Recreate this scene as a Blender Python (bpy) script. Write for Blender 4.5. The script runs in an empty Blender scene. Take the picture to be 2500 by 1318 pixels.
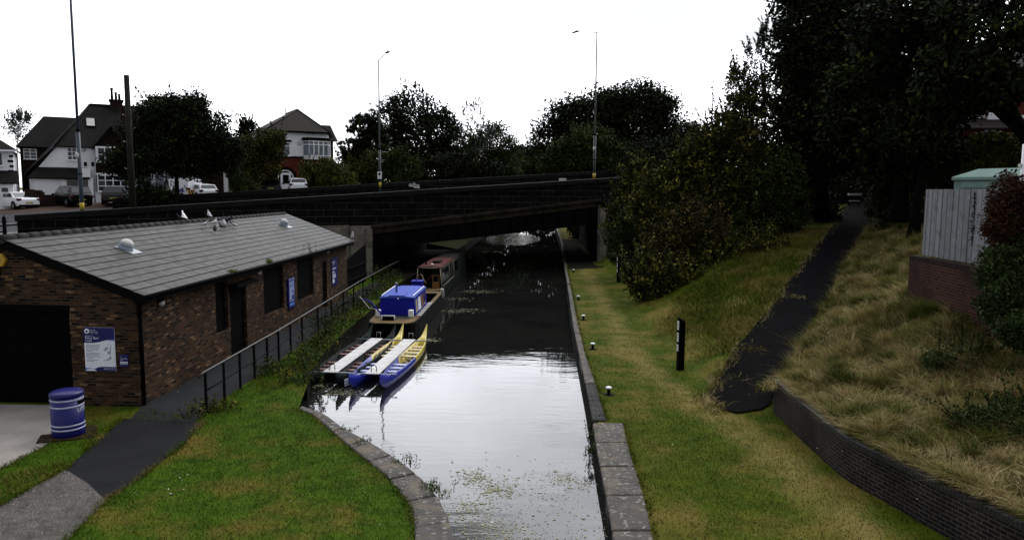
import bpy, math, random
import numpy as np
from mathutils import Vector, Matrix
from math import sin, cos, pi, radians

S = bpy.context.scene
COL = S.collection
rnd = random.Random(7)
NR = np.random.default_rng(11)

# ------------------------------------------------------------------ camera, sky, sun
CAM_H, FPX = 5.6, 1805.0
YAW, PITCH, ROLL = radians(2.53), radians(90 - 6.13), radians(0.4)
cd = bpy.data.cameras.new('camera')
cam = bpy.data.objects.new('camera', cd)
COL.objects.link(cam)
cd.sensor_width = 36.0
cd.lens = FPX / 2500.0 * 36.0
cd.clip_start, cd.clip_end = 0.1, 3000
RM = Matrix.Rotation(YAW, 3, 'Z') @ Matrix.Rotation(PITCH, 3, 'X') @ Matrix.Rotation(ROLL, 3, 'Z')
cam.matrix_world = Matrix.Translation((0, 0, CAM_H)) @ RM.to_4x4()
S.camera = cam

SUN_EL, SUN_AZ = radians(48), radians(24)
w = bpy.data.worlds.new('World')
S.world = w
w.use_nodes = True
wt = w.node_tree
wt.nodes.clear()
def wn(t, **k):
    n = wt.nodes.new(t)
    for a, b in k.items(): setattr(n, a, b)
    return n
def wl(a, b): wt.links.new(a, b)
w_out = wn('ShaderNodeOutputWorld'); w_bg = wn('ShaderNodeBackground')
w_bg.inputs['Strength'].default_value = 0.1
w_sky = wn('ShaderNodeTexSky', sky_type='NISHITA', sun_disc=False, sun_elevation=SUN_EL, sun_rotation=SUN_AZ)
w_tc = wn('ShaderNodeTexCoord')
w_dot = wn('ShaderNodeVectorMath', operation='DOT_PRODUCT')
w_dot.inputs[1].default_value = (sin(SUN_AZ - 0.25) * cos(0.62), cos(SUN_AZ - 0.25) * cos(0.62), sin(0.62))
w_rng = wn('ShaderNodeMapRange', interpolation_type='SMOOTHSTEP')
SKY_BACK, SKY_FRONT = 6.8, 40.0
for k, v in (('From Min', 0.1), ('From Max', 1.0), ('To Min', SKY_BACK), ('To Max', SKY_FRONT)):
    w_rng.inputs[k].default_value = v
w_map = wn('ShaderNodeMapping'); w_map.inputs['Scale'].default_value = (2.2, 2.2, 5.0)
w_no = wn('ShaderNodeTexNoise'); w_no.inputs['Scale'].default_value = 1.6; w_no.inputs['Detail'].default_value = 5
w_nr = wn('ShaderNodeMapRange')
for k, v in (('From Min', 0.35), ('From Max', 0.65), ('To Min', 0.62), ('To Max', 1.2)):
    w_nr.inputs[k].default_value = v
w_mul = wn('ShaderNodeMath', operation='MULTIPLY')
w_cl = wn('ShaderNodeMix', data_type='RGBA'); w_cl.inputs['Factor'].default_value = 0.86
w_col = wn('ShaderNodeVectorMath', operation='SCALE'); w_col.inputs[0].default_value = (0.965, 0.985, 1.03)
w_sk = wn('ShaderNodeVectorMath', operation='SCALE'); w_sk.inputs['Scale'].default_value = 2.0
wl(w_tc.outputs['Generated'], w_dot.inputs[0]); wl(w_dot.outputs['Value'], w_rng.inputs['Value'])
wl(w_tc.outputs['Generated'], w_map.inputs['Vector']); wl(w_map.outputs[0], w_no.inputs['Vector'])
wl(w_no.outputs[0], w_nr.inputs['Value']); wl(w_rng.outputs[0], w_mul.inputs[0]); wl(w_nr.outputs[0], w_mul.inputs[1])
wl(w_mul.outputs[0], w_col.inputs['Scale'])
wl(w_sky.outputs[0], w_sk.inputs[0])
wl(w_sk.outputs[0], w_cl.inputs[6]); wl(w_col.outputs[0], w_cl.inputs[7])
w_n2 = wn('ShaderNodeTexNoise'); w_n2.inputs['Scale'].default_value = 2.3; w_n2.inputs['Detail'].default_value = 4
w_m2 = wn('ShaderNodeMapping'); w_m2.inputs['Scale'].default_value = (1.6, 1.6, 5.5); w_m2.inputs['Location'].default_value = (3.1, 1.7, 0.4)
w_r2 = wn('ShaderNodeMapRange', interpolation_type='SMOOTHSTEP')
for k, v in (('From Min', 0.56), ('From Max', 0.71), ('To Min', 0.0), ('To Max', 0.97)): w_r2.inputs[k].default_value = v
w_c2 = wn('ShaderNodeMix', data_type='RGBA'); w_c2.inputs[7].default_value = (10.1, 10.5, 10.9, 1)
wl(w_tc.outputs['Generated'], w_m2.inputs['Vector']); wl(w_m2.outputs[0], w_n2.inputs['Vector']); wl(w_n2.outputs[0], w_r2.inputs['Value'])
wl(w_r2.outputs[0], w_c2.inputs[0]); wl(w_cl.outputs[2], w_c2.inputs[6])
wl(w_c2.outputs[2], w_bg.inputs['Color']); wl(w_bg.outputs[0], w_out.inputs['Surface'])

ld = bpy.data.lights.new('sun', 'SUN'); ld.energy = 1.1; ld.angle = radians(14); ld.color = (1.0, 0.95, 0.88)
sun = bpy.data.objects.new('sun', ld); COL.objects.link(sun)
sun.rotation_euler = Vector((sin(SUN_AZ) * cos(SUN_EL), cos(SUN_AZ) * cos(SUN_EL), sin(SUN_EL))).to_track_quat('Z', 'Y').to_euler()
S.view_settings.view_transform = 'Standard'
S.view_settings.look = 'None'
S.view_settings.exposure = -0.12
S.view_settings.gamma = 1.0

# ------------------------------------------------------------------ surveying helpers (photo measurements -> metres)
def ray(px, py): return RM @ Vector(((px - 1250) / FPX, -(py - 659) / FPX, -1.0))
def G(px, py, z=0.0):
    d = ray(px, py); t = (z - CAM_H) / d.z
    return (d.x * t, d.y * t)
def G3(px, py, z=0.0): return (*G(px, py, z), z)
def at(px, py, Y):
    d = ray(px, py); t = Y / d.y
    return Vector((d.x * t, Y, CAM_H + d.z * t))
def hit(o, u, px, py):
    """where a photo point lies on the upright plane through o along u: (metres along, height)"""
    d = ray(px, py)
    t = (u[0] * o[1] - u[1] * o[0]) / (u[0] * d.y - u[1] * d.x)
    return ((d.x * t - o[0]) * u[0] + (d.y * t - o[1]) * u[1], CAM_H + d.z * t)
def hitp(px, py, p0, n):
    d = ray(px, py); o = Vector((0, 0, CAM_H)); n = Vector(n)
    t = (Vector(p0) - o).dot(n) / d.dot(n)
    return o + d * t

# ------------------------------------------------------------------ mesh helpers
class MB:
    def __init__(s): s.v = []; s.f = []; s.m = []; s.s = []; s.uv = {}
    def add(s, vs, fs, mat=0, smooth=False, uvs=None):
        b = len(s.v); s.v += [tuple(x) for x in vs]
        for i, f in enumerate(fs):
            if uvs: s.uv[len(s.f)] = uvs[i]
            s.f.append([b + k for k in f]); s.m.append(mat); s.s.append(smooth)
        return s
    def box(s, c, size, rz=0, mat=0, tilt=None):
        x, y, z = (d / 2 for d in size); q = []
        for dz in (-z, z):
            for dx, dy in ((-x, -y), (x, -y), (x, y), (-x, y)):
                p = Vector((dx, dy, dz))
                if tilt: p = tilt @ p
                if rz: p = Matrix.Rotation(rz, 3, 'Z') @ p
                q.append(p + Vector(c))
        return s.add(q, [(3, 2, 1, 0), (4, 5, 6, 7), (0, 1, 5, 4), (1, 2, 6, 5), (2, 3, 7, 6), (3, 0, 4, 7)], mat)
    def bb(s, a, b, mat=0):
        return s.box([(p + q) / 2 for p, q in zip(a, b)], [abs(q - p) for p, q in zip(a, b)], 0, mat)
    def loft(s, rings, mat=0, smooth=True, caps=True, closed=True):
        n = len(rings[0]); vs = [p for r in rings for p in r]; fs = []
        for i in range(len(rings) - 1):
            for j in range(n if closed else n - 1):
                k = (j + 1) % n
                fs.append((i * n + j, i * n + k, (i + 1) * n + k, (i + 1) * n + j))
        s.add(vs, fs, mat, smooth)
        if caps:
            b = len(s.v) - len(vs)
            for ring in (list(range(n))[::-1], [len(vs) - n + k for k in range(n)]):
                s.f.append([b + k for k in ring]); s.m.append(mat); s.s.append(False)
        return s
    def tube(s, pts, r, n=8, mat=0, caps=True):
        pts = [Vector(p) for p in pts]
        if not hasattr(r, '__len__'): r = [r] * len(pts)
        rings = []; ref = None
        for i, p in enumerate(pts):
            d = (pts[min(i + 1, len(pts) - 1)] - pts[max(i - 1, 0)]).normalized()
            if ref is None: ref = Vector((0, 0, 1)) if abs(d.z) < 0.9 else Vector((0, 1, 0))
            a = d.cross(ref).normalized(); b = a.cross(d).normalized()
            rings.append([p + (a * cos(2 * pi * k / n) + b * sin(2 * pi * k / n)) * r[i] for k in range(n)])
        return s.loft(rings, mat, True, caps)
    def lathe(s, prof, c=(0, 0, 0), n=24, mat=0, smooth=True, caps=True, sy=1.0):
        return s.loft([[(c[0] + r * cos(2 * pi * k / n), c[1] + sy * r * sin(2 * pi * k / n), c[2] + z) for k in range(n)] for r, z in prof], mat, smooth, caps)
    def prism(s, poly, o, ux, uy, h, mat=0):
        o, ux, uy = Vector(o), Vector(ux), Vector(uy); uz = ux.cross(uy).normalized() * h; n = len(poly)
        a = [o + ux * x + uy * y for x, y in poly]
        return s.add(a + [p + uz for p in a], [tuple(range(n))[::-1], tuple(range(n, 2 * n))] + [(i, (i + 1) % n, n + (i + 1) % n, n + i) for i in range(n)], mat)
    def poly(s, pts, mat=0): return s.add(pts, [tuple(range(len(pts)))], mat)
    def text(s, body, o, ux, uy, size, mat=0, align='LEFT', off=0.003, fit=None, bend=None):
        vs, fs = text_flat(body); o, ux, uy = Vector(o), Vector(ux), Vector(uy); uz = ux.cross(uy).normalized()
        wd = max(v[0] for v in vs); sx = size
        if fit and wd * size > fit: sx = fit / wd
        x0 = {'LEFT': 0, 'CENTER': -wd / 2, 'RIGHT': -wd}[align]
        if bend:
            pts = [bend((v[0] + x0) * sx, v[1] * size) for v in vs]
        else:
            pts = [o + ux * ((v[0] + x0) * sx) + uy * (v[1] * size) + uz * off for v in vs]
        return s.add(pts, fs, mat)
    def build(s, name, mats, parent=None, bevel=0, world=False, segs=1):
        vs = s.v
        if world and parent is not None:
            inv = parent.matrix_basis.inverted(); vs = [inv @ Vector(p) for p in vs]
        me = bpy.data.meshes.new(name)
        me.from_pydata([tuple(p) for p in vs], [], s.f)
        if not isinstance(mats, (list, tuple)): mats = [mats]
        for m in mats: me.materials.append(m)
        me.polygons.foreach_set('material_index', s.m)
        me.polygons.foreach_set('use_smooth', s.s)
        uvl = me.uv_layers.new(name='UVMap').data
        for p in me.polygons:
            if p.index in s.uv:
                for li, c in zip(p.loop_indices, s.uv[p.index]): uvl[li].uv = c
                continue
            n = p.normal
            if abs(n.z) > 0.93: t, b = Vector((1, 0, 0)), Vector((0, 1, 0))
            else:
                t = Vector((-n.y, n.x, 0)).normalized(); b = n.cross(t)
            for li in p.loop_indices:
                co = me.vertices[me.loops[li].vertex_index].co
                uvl[li].uv = (co.dot(t), co.dot(b))
        me.update()
        o = bpy.data.objects.new(name, me); COL.objects.link(o)
        if parent is not None: o.parent = parent
        if bevel:
            md = o.modifiers.new('b', 'BEVEL'); md.width = bevel; md.segments = segs; md.limit_method = 'ANGLE'; md.angle_limit = radians(40)
        return o

_tc = {}
def text_flat(body):
    if body not in _tc:
        cu = bpy.data.curves.new('t', 'FONT'); cu.body = body; cu.resolution_u = 2
        ob = bpy.data.objects.new('t', cu); COL.objects.link(ob)
        bpy.context.view_layer.update()
        me = bpy.data.meshes.new_from_object(ob.evaluated_get(bpy.context.evaluated_depsgraph_get()))
        _tc[body] = ([tuple(v.co) for v in me.vertices], [tuple(p.vertices) for p in me.polygons])
        bpy.data.objects.remove(ob); bpy.data.meshes.remove(me); bpy.data.curves.remove(cu)
    return _tc[body]

def np_mesh(name, verts, faces, mat, parent=None):
    """verts (N,3); faces (M,k) all of the same size k"""
    me = bpy.data.meshes.new(name); k = faces.shape[1]
    me.vertices.add(len(verts)); me.vertices.foreach_set('co', np.ascontiguousarray(verts, np.float32).ravel())
    me.loops.add(faces.size); me.loops.foreach_set('vertex_index', np.ascontiguousarray(faces, np.int32).ravel())
    me.polygons.add(len(faces)); me.polygons.foreach_set('loop_start', np.arange(0, faces.size, k, dtype=np.int32))
    me.update(calc_edges=True); me.materials.append(mat)
    o = bpy.data.objects.new(name, me); COL.objects.link(o)
    if parent is not None: o.parent = parent
    return o

def tag(o, label=None, cat=None, group=None, kind=None):
    if label: o['label'] = label
    if cat: o['category'] = cat
    if group: o['group'] = group
    if kind: o['kind'] = kind
    return o
def thing(name, label, cat, loc=(0, 0, 0), rz=0.0, group=None):
    o = bpy.data.objects.new(name, None); COL.objects.link(o); o.empty_display_size = 0.2
    o.location = loc; o.rotation_euler = (0, 0, rz)
    o.matrix_basis = Matrix.Translation(Vector(loc)) @ Matrix.Rotation(rz, 4, 'Z')
    return tag(o, label, cat, group)
def dup(root, loc, rz, label, group=None, mats=None):
    """copy of a thing with copies of its parts and sub-parts; mats swaps materials"""
    def cp(o, par):
        c = o.copy(); COL.objects.link(c); c.parent = par
        if mats and o.type == 'MESH' and any(m in mats for m in o.data.materials):
            c.data = o.data.copy()
            for i, m in enumerate(c.data.materials):
                if m in mats: c.data.materials[i] = mats[m]
        for ch in list(o.children): cp(ch, c)
        return c
    r = root.copy(); COL.objects.link(r); r.location = loc; r.rotation_euler = (0, 0, rz)
    for ch in list(root.children): cp(ch, r)
    r['label'] = label
    if group: r['group'] = group
    return r

# ------------------------------------------------------------------ materials
def new_mat(name):
    m = bpy.data.materials.new(name); m.use_nodes = True; t = m.node_tree
    return m, t, t.nodes['Principled BSDF']
def nd(t, typ, ins=None, **k):
    n = t.nodes.new(typ)
    for a, b in k.items(): setattr(n, a, b)
    for a, b in (ins or {}).items(): n.inputs[a].default_value = b
    return n
def tone(c, k=0.36):
    """pull dark paints and stones down to the depth they have in the photograph"""
    l = max(c); f = min(1.0, (l / 0.5) ** k); return tuple(x * f for x in c)
def rgb(c): return (c[0], c[1], c[2], 1)
def mixc(t, fac, a, b, blend='MIX'):
    n = nd(t, 'ShaderNodeMix', data_type='RGBA', blend_type=blend)
    for i, x in ((0, fac), (6, a), (7, b)):
        if hasattr(x, 'is_output'): t.links.new(x, n.inputs[i])
        elif i == 0: n.inputs[0].default_value = x
        else: n.inputs[i].default_value = rgb(x)
    return n.outputs[2]
def noise(t, vec, scale, detail=4, rough=0.6, lo=0.35, hi=0.65):
    n = nd(t, 'ShaderNodeTexNoise', {'Scale': scale, 'Detail': detail, 'Roughness': rough})
    if vec is not None: t.links.new(vec, n.inputs['Vector'])
    r = nd(t, 'ShaderNodeMapRange', {'From Min': lo, 'From Max': hi})
    t.links.new(n.outputs[0], r.inputs['Value'])
    return r.outputs[0]
def bump(t, b, h, strength, dist):
    n = nd(t, 'ShaderNodeBump', {'Strength': strength, 'Distance': dist})
    t.links.new(h, n.inputs['Height']); t.links.new(n.outputs[0], b.inputs['Normal'])
def P(name, col, rough=0.6, metal=0.0, var=0.35, scale=3.0, col2=None, bmp=0.0, spec=None, fine=40, coat=0.0):
    col = tone(col); col2 = tone(col2) if col2 else None
    if spec is None: spec = 0.06 if rough >= 0.6 else 0.3
    m, t, b = new_mat(name)
    tc = nd(t, 'ShaderNodeTexCoord').outputs['Object']
    c2 = col2 if col2 else tuple(x * (1 - var) for x in col)
    f = noise(t, tc, scale)
    c = mixc(t, f, col, c2)
    f2 = noise(t, tc, fine, 2)
    c = mixc(t, f2, c, mixc(t, 0.5, c, tuple(x * 0.6 for x in col)))
    t.links.new(c, b.inputs['Base Color'])
    b.inputs['Roughness'].default_value = rough; b.inputs['Metallic'].default_value = metal
    b.inputs['Specular IOR Level'].default_value = spec
    b.inputs['Coat Weight'].default_value = coat
    if bmp: bump(t, b, f2, bmp, 0.02)
    return m
def bricks(name, tones, mortar, bw=0.225, bh=0.075, ms=0.012, rough=0.85, bmp=0.5, stain=None, stain_scale=0.6, stain_amt=0.7, bias=0.0):
    tones = [tone(c) for c in tones]; mortar = tone(mortar); stain = tone(stain) if stain else None
    m, t, b = new_mat(name)
    uv = nd(t, 'ShaderNodeTexCoord').outputs['UV']
    br = nd(t, 'ShaderNodeTexBrick', {'Scale': 1.0, 'Color1': (0, 0, 0, 1), 'Color2': (1, 1, 1, 1), 'Mortar': (0, 0, 0, 1), 'Mortar Size': ms, 'Mortar Smooth': 0.2, 'Bias': bias, 'Brick Width': bw, 'Row Height': bh})
    t.links.new(uv, br.inputs['Vector'])
    rp = nd(t, 'ShaderNodeValToRGB'); cr = rp.color_ramp
    while len(cr.elements) > 1: cr.elements.remove(cr.elements[-1])
    for i, c in enumerate(tones):
        e = cr.elements[0] if i == 0 else cr.elements.new(i / max(1, len(tones) - 1))
        e.position = i / max(1, len(tones) - 1); e.color = rgb(c)
    t.links.new(br.outputs['Color'], rp.inputs['Fac'])
    c = rp.outputs[0]
    nz = noise(t, uv, 14, 4)
    c = mixc(t, nz, c, mixc(t, 0.45, c, (0, 0, 0)))
    c = mixc(t, br.outputs['Fac'], c, mortar)
    if stain:
        st = noise(t, uv, stain_scale, 5, 0.65, 0.42, 0.62)
        ms_ = nd(t, 'ShaderNodeMath', {1: stain_amt}, operation='MULTIPLY'); t.links.new(st, ms_.inputs[0])
        c = mixc(t, ms_.outputs[0], c, stain)
    t.links.new(c, b.inputs['Base Color']); b.inputs['Roughness'].default_value = rough
    b.inputs['Specular IOR Level'].default_value = 0.08
    iv = nd(t, 'ShaderNodeMath', {0: 1.0}, operation='SUBTRACT'); t.links.new(br.outputs['Fac'], iv.inputs[1])
    ad = nd(t, 'ShaderNodeMath', {2: 0.0}, operation='MULTIPLY_ADD'); ad.inputs[1].default_value = 0.25
    t.links.new(nz, ad.inputs[0]); t.links.new(iv.outputs[0], ad.inputs[2])
    if bmp: bump(t, b, ad.outputs[0], bmp, 0.008)
    return m
def leafmat(name, cols, rough=0.75, scale=0.8, trans=0.0, spec=0.06, hi0=0.55):
    """foliage: large colour drifts by position, a tone per leaf; on trees the pale tone paints lit leaves"""
    m, t, b = new_mat(name)
    pos = nd(t, 'ShaderNodeNewGeometry')
    f = noise(t, pos.outputs['Position'], scale, 3)
    c = mixc(t, f, cols[0], cols[1])
    rp = nd(t, 'ShaderNodeMapRange', {'From Min': hi0, 'From Max': 1.0})
    t.links.new(pos.outputs['Random Per Island'], rp.inputs['Value'])
    cl = noise(t, pos.outputs['Position'], scale * 2.2, 2, .5, .44, .6)
    hl = nd(t, 'ShaderNodeMath', operation='MULTIPLY'); t.links.new(rp.outputs[0], hl.inputs[0]); t.links.new(cl, hl.inputs[1])
    c = mixc(t, hl.outputs[0], c, cols[2] if len(cols) > 2 else tuple(x * 1.6 for x in cols[1]))  # on trees and shrubs the third colour paints light onto leaf clumps
    t.links.new(c, b.inputs['Base Color']); b.inputs['Roughness'].default_value = rough
    b.inputs['Specular IOR Level'].default_value = spec
    return m
def grassmat(name, base, lush, dry, sc=0.55, sc2=2.3, dry_lo=0.5, dry_hi=0.68, track=False):
    """mown grass: green ground with lusher and straw coloured patches, shared by turf and blades"""
    m, t, b = new_mat(name)
    pos = nd(t, 'ShaderNodeNewGeometry')
    p = pos.outputs['Position']
    c = mixc(t, noise(t, p, sc2, 4), base, lush)
    c = mixc(t, noise(t, p, sc, 5, 0.6, dry_lo, dry_hi), c, dry)
    if track:    # turf worn straw-coloured where people walk: along the canal, and along the curved wall
        sp = nd(t, 'ShaderNodeSeparateXYZ'); t.links.new(p, sp.inputs[0])
        c1 = nd(t, 'ShaderNodeMapRange', {'From Min': 8.0, 'From Max': 18.8, 'To Min': 5.75, 'To Max': 4.5}); t.links.new(sp.outputs[1], c1.inputs['Value'])
        k1 = nd(t, 'ShaderNodeMapRange', {'From Min': 17.5, 'From Max': 25.0}); t.links.new(sp.outputs[1], k1.inputs['Value'])
        cm = nd(t, 'ShaderNodeMix'); t.links.new(k1.outputs[0], cm.inputs[0]); t.links.new(c1.outputs[0], cm.inputs[2]); cm.inputs[3].default_value = 2.95
        wob = noise(t, p, .35, 2, .5, 0, 1); wb = nd(t, 'ShaderNodeMath', {1: 1.2}, operation='MULTIPLY_ADD'); t.links.new(wob, wb.inputs[0]); t.links.new(cm.outputs[0], wb.inputs[2])
        ds = nd(t, 'ShaderNodeMath', operation='SUBTRACT'); t.links.new(sp.outputs[0], ds.inputs[0]); t.links.new(wb.outputs[0], ds.inputs[1])
        d2 = nd(t, 'ShaderNodeMath', {1: .55}, operation='ADD'); t.links.new(ds.outputs[0], d2.inputs[0])
        ab = nd(t, 'ShaderNodeMath', operation='ABSOLUTE'); t.links.new(d2.outputs[0], ab.inputs[0])
        tm = nd(t, 'ShaderNodeMapRange', {'From Min': .75, 'From Max': .1, 'To Max': .62}); t.links.new(ab.outputs[0], tm.inputs['Value'])
        tn = nd(t, 'ShaderNodeMath', operation='MULTIPLY'); t.links.new(tm.outputs[0], tn.inputs[0]); t.links.new(noise(t, p, 1.4, 4, .6, .3, .55), tn.inputs[1])
        c = mixc(t, tn.outputs[0], c, (0.21, 0.16, 0.055))
    rp = nd(t, 'ShaderNodeMapRange', {'To Min': 0.0, 'To Max': 0.5}); t.links.new(pos.outputs['Random Per Island'], rp.inputs['Value'])
    c = mixc(t, rp.outputs[0], c, mixc(t, 0.5, c, (0.0, 0.0, 0.0)))
    t.links.new(c, b.inputs['Base Color']); b.inputs['Roughness'].default_value = 0.75
    b.inputs['Specular IOR Level'].default_value = 0.02
    bump(t, b, noise(t, p, 30, 3), 0.5, 0.03)
    return m

M = {}
M['grass'] = grassmat('mown_grass', (0.03, 0.06, 0.004), (0.055, 0.10, 0.006), (0.13, 0.10, 0.02))
M['towgrass'] = grassmat('towpath_grass', (0.036, 0.054, 0.004), (0.058, 0.082, 0.006), (0.14, 0.108, 0.026), 0.45, 1.6, 0.46, 0.66, True)
M['drygrass'] = grassmat('dry_grass', (0.15, 0.125, 0.032), (0.085, 0.10, 0.012), (0.43, 0.34, 0.165), 1.3, 1.0, 0.42, 0.62)
M['verge'] = grassmat('rough_grass', (0.035, 0.06, 0.006), (0.085, 0.105, 0.009), (0.19, 0.145, 0.04), 0.5, 1.2, 0.46, 0.64)
M['shadebank'] = grassmat('bank_painted_shade', (0.008, 0.012, 0.002), (0.02, 0.028, 0.004), (0.02, 0.016, 0.006))  # bank grass darkened in colour to stand in for shade
M['earth'] = P('earth', (0.035, 0.03, 0.02), 0.95, bmp=0.4)
M['tarmac'] = P('tarmac', (0.035, 0.036, 0.04), 0.85, scale=1.2, var=0.3, bmp=0.4, fine=60, spec=0.05)
M['oldtar'] = P('old_tarmac', (0.016, 0.016, 0.018), 0.95, scale=1.5, var=0.4, bmp=0.5, fine=50, spec=0.02)
M['concrete'] = P('concrete', (0.34, 0.31, 0.28), 0.85, scale=0.9, var=0.3, bmp=0.2, fine=25)
M['pathcon'] = P('path_concrete', (0.052, 0.055, 0.06), 0.8, scale=1.0, var=0.35, bmp=0.2, fine=30)
M['gravel'] = P('gravel', (0.24, 0.22, 0.20), 0.95, scale=0.8, var=0.3, col2=(0.14, 0.125, 0.115), bmp=1.0, fine=45)
M['road'] = P('road_asphalt', (0.10, 0.10, 0.105), 0.85, scale=0.6, var=0.25)
M['pave'] = P('pavement_slab', (0.13, 0.127, 0.124), 0.85, scale=0.6, var=0.25)
M['blockpave'] = P('red_block_paving', (0.12, 0.075, 0.058), 0.85, scale=0.8, var=0.3)
M['brick'] = bricks('mixed_stock_brick', [(0.022, 0.012, 0.008), (0.065, 0.029, 0.014), (0.12, 0.051, 0.021), (0.155, 0.069, 0.028), (0.085, 0.037, 0.018), (0.30, 0.165, 0.08)], (0.085, 0.074, 0.06), stain=(0.02, 0.014, 0.011), stain_amt=0.5)
M['bluebrick'] = bricks('blue_engineering_brick', [(0.03, 0.028, 0.036), (0.045, 0.04, 0.045), (0.06, 0.045, 0.04), (0.038, 0.034, 0.042)], (0.115, 0.095, 0.08), ms=0.011, rough=0.55, stain=(0.01, 0.01, 0.01))
M['redbrick'] = bricks('red_brick', [(0.05, 0.014, 0.010), (0.09, 0.021, 0.013), (0.07, 0.018, 0.012), (0.10, 0.035, 0.02)], (0.10, 0.07, 0.055), ms=0.01, stain=(0.02, 0.01, 0.008))
M['houseredbrick'] = bricks('bright_red_brick', [(0.13, 0.022, 0.012), (0.18, 0.03, 0.016), (0.15, 0.028, 0.016)], (0.12, 0.05, 0.035), ms=0.01, bmp=0.2)
M['housebrick'] = bricks('brown_brick', [(0.035, 0.018, 0.012), (0.05, 0.024, 0.016), (0.042, 0.022, 0.016)], (0.05, 0.035, 0.03), ms=0.01, bmp=0.2)
M['stone'] = bricks('sooty_sandstone', [(0.012, 0.011, 0.010), (0.022, 0.020, 0.017), (0.016, 0.014, 0.012), (0.075, 0.064, 0.048)], (0.095, 0.09, 0.08), bw=1.0, bh=0.43, ms=0.013, rough=0.9, bmp=0.9, stain=(0.005, 0.005, 0.005), stain_scale=1.1, stain_amt=0.75, bias=-0.35)
M['palestone'] = bricks('weathered_sandstone', [(0.26, 0.23, 0.19), (0.32, 0.28, 0.23), (0.20, 0.17, 0.14)], (0.22, 0.2, 0.17), bw=0.9, bh=0.45, ms=0.01, rough=0.9, bmp=0.7, stain=(0.06, 0.052, 0.04), stain_scale=0.9, stain_amt=0.55)
M['coping'] = P('coping_stone', (0.030, 0.028, 0.027), 0.7, scale=1.5, var=0.5, bmp=0.4)
M['steel'] = P('dark_girder_steel', (0.008, 0.008, 0.010), 0.7, scale=2)
M['lichen'] = None
M['slate'] = bricks('roof_slate', [(0.045, 0.043, 0.041), (0.078, 0.074, 0.07), (0.11, 0.105, 0.10), (0.058, 0.056, 0.053), (0.09, 0.085, 0.08)], (0.04, 0.038, 0.036), bw=0.25, bh=50.0, ms=0.010, rough=0.55, bmp=0.3, stain=(0.13, 0.125, 0.105), stain_scale=3.5, stain_amt=0.6)
M['rooftile'] = bricks('dark_roof_tile', [(0.018, 0.017, 0.018), (0.025, 0.023, 0.023), (0.021, 0.02, 0.02)], (0.008, 0.008, 0.008), bw=0.2, bh=0.12, ms=0.012, rough=0.8, bmp=0.5, stain=(0.03, 0.026, 0.024), stain_scale=0.4, stain_amt=0.6)
M['browntile'] = bricks('brown_roof_tile', [(0.055, 0.042, 0.038), (0.075, 0.055, 0.048), (0.065, 0.048, 0.043)], (0.02, 0.016, 0.015), bw=0.2, bh=0.12, ms=0.012, rough=0.8, bmp=0.5, stain=(0.045, 0.04, 0.037), stain_scale=0.4, stain_amt=0.6)
M['hung'] = bricks('tile_hanging', [(0.03, 0.013, 0.01), (0.04, 0.017, 0.012)], (0.012, 0.007, 0.006), bw=0.2, bh=0.12, ms=0.01, rough=0.8)
M['render'] = P('white_render', (0.80, 0.80, 0.82), 0.8, scale=0.6, var=0.1, bmp=0.1, fine=12)
M['white'] = P('white_paint', (0.80, 0.80, 0.82), 0.45, var=0.08)
M['offwhite'] = P('weathered_white', (0.55, 0.53, 0.52), 0.6, scale=2.5, var=0.25)
M['black'] = P('black_paint', (0.006, 0.006, 0.007), 0.7, var=0.3, spec=0.04)
M['blackmetal'] = P('black_railing_paint', (0.012, 0.012, 0.013), 0.65, var=0.3)
M['fascia'] = P('dark_fascia', (0.007, 0.006, 0.006), 0.6)
M['navy'] = P('navy_sign', (0.010, 0.008, 0.16), 0.5, var=0.05)
M['signblue'] = P('light_blue_print', (0.12, 0.22, 0.62), 0.5, var=0.05)
M['signwhite'] = P('sign_white', (0.78, 0.80, 0.88), 0.5, var=0.04)
M['signgrey'] = P('sign_grey_print', (0.33, 0.39, 0.44), 0.5, var=0.1)
M['signtext'] = P('sign_dark_print', (0.16, 0.16, 0.22), 0.5, var=0.1)
M['binblue'] = P('bin_blue_plastic', (0.012, 0.012, 0.17), 0.38, var=0.2, scale=2)
M['boatblue'] = P('boat_blue_paint', (0.016, 0.02, 0.34), 0.6, var=0.2, scale=1.5)
M['roofblue'] = P('faded_blue_paint', (0.06, 0.10, 0.45), 0.6, var=0.25, scale=1.5)
M['tan'] = P('worn_tan_deck', (0.22, 0.15, 0.07), 0.75, var=0.5, scale=2, bmp=0.2)
M['deckgrey'] = P('grey_deck', (0.12, 0.115, 0.11), 0.7, var=0.4, scale=3)
M['hull'] = P('black_hull', (0.010, 0.009, 0.009), 0.7, var=0.4, scale=2)
M['redroof'] = P('red_cabin_roof', (0.11, 0.016, 0.012), 0.7, var=0.4, scale=1.5)
M['boatgreen'] = P('dark_green_paint', (0.012, 0.02, 0.015), 0.6, var=0.2)
M['cream'] = P('cream_line', (0.42, 0.37, 0.24), 0.5, var=0.2)
M['brass'] = P('varnished_wood', (0.28, 0.13, 0.025), 0.4, var=0.4)
M['canoeblue'] = P('blue_hull_plastic', (0.025, 0.035, 0.36), 0.32, var=0.15, scale=2, coat=0.3)
M['canoeyellow'] = P('yellow_hull_plastic', (0.55, 0.42, 0.02), 0.35, var=0.15, scale=2, coat=0.3)
M['canoedark'] = P('dark_green_hull_plastic', (0.014, 0.026, 0.027), 0.6, var=0.2, scale=2)
M['canoetip'] = P('grey_green_hull', (0.06, 0.085, 0.09), 0.35, var=0.2, scale=2, coat=0.3)
M['paleyellow'] = P('pale_yellow_tip', (0.62, 0.52, 0.24), 0.4, var=0.1)
M['paleblue'] = P('pale_blue_bench', (0.40, 0.43, 0.66), 0.45, var=0.15)
M['redseat'] = P('red_brown_bench', (0.17, 0.035, 0.022), 0.5, var=0.25)
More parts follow.
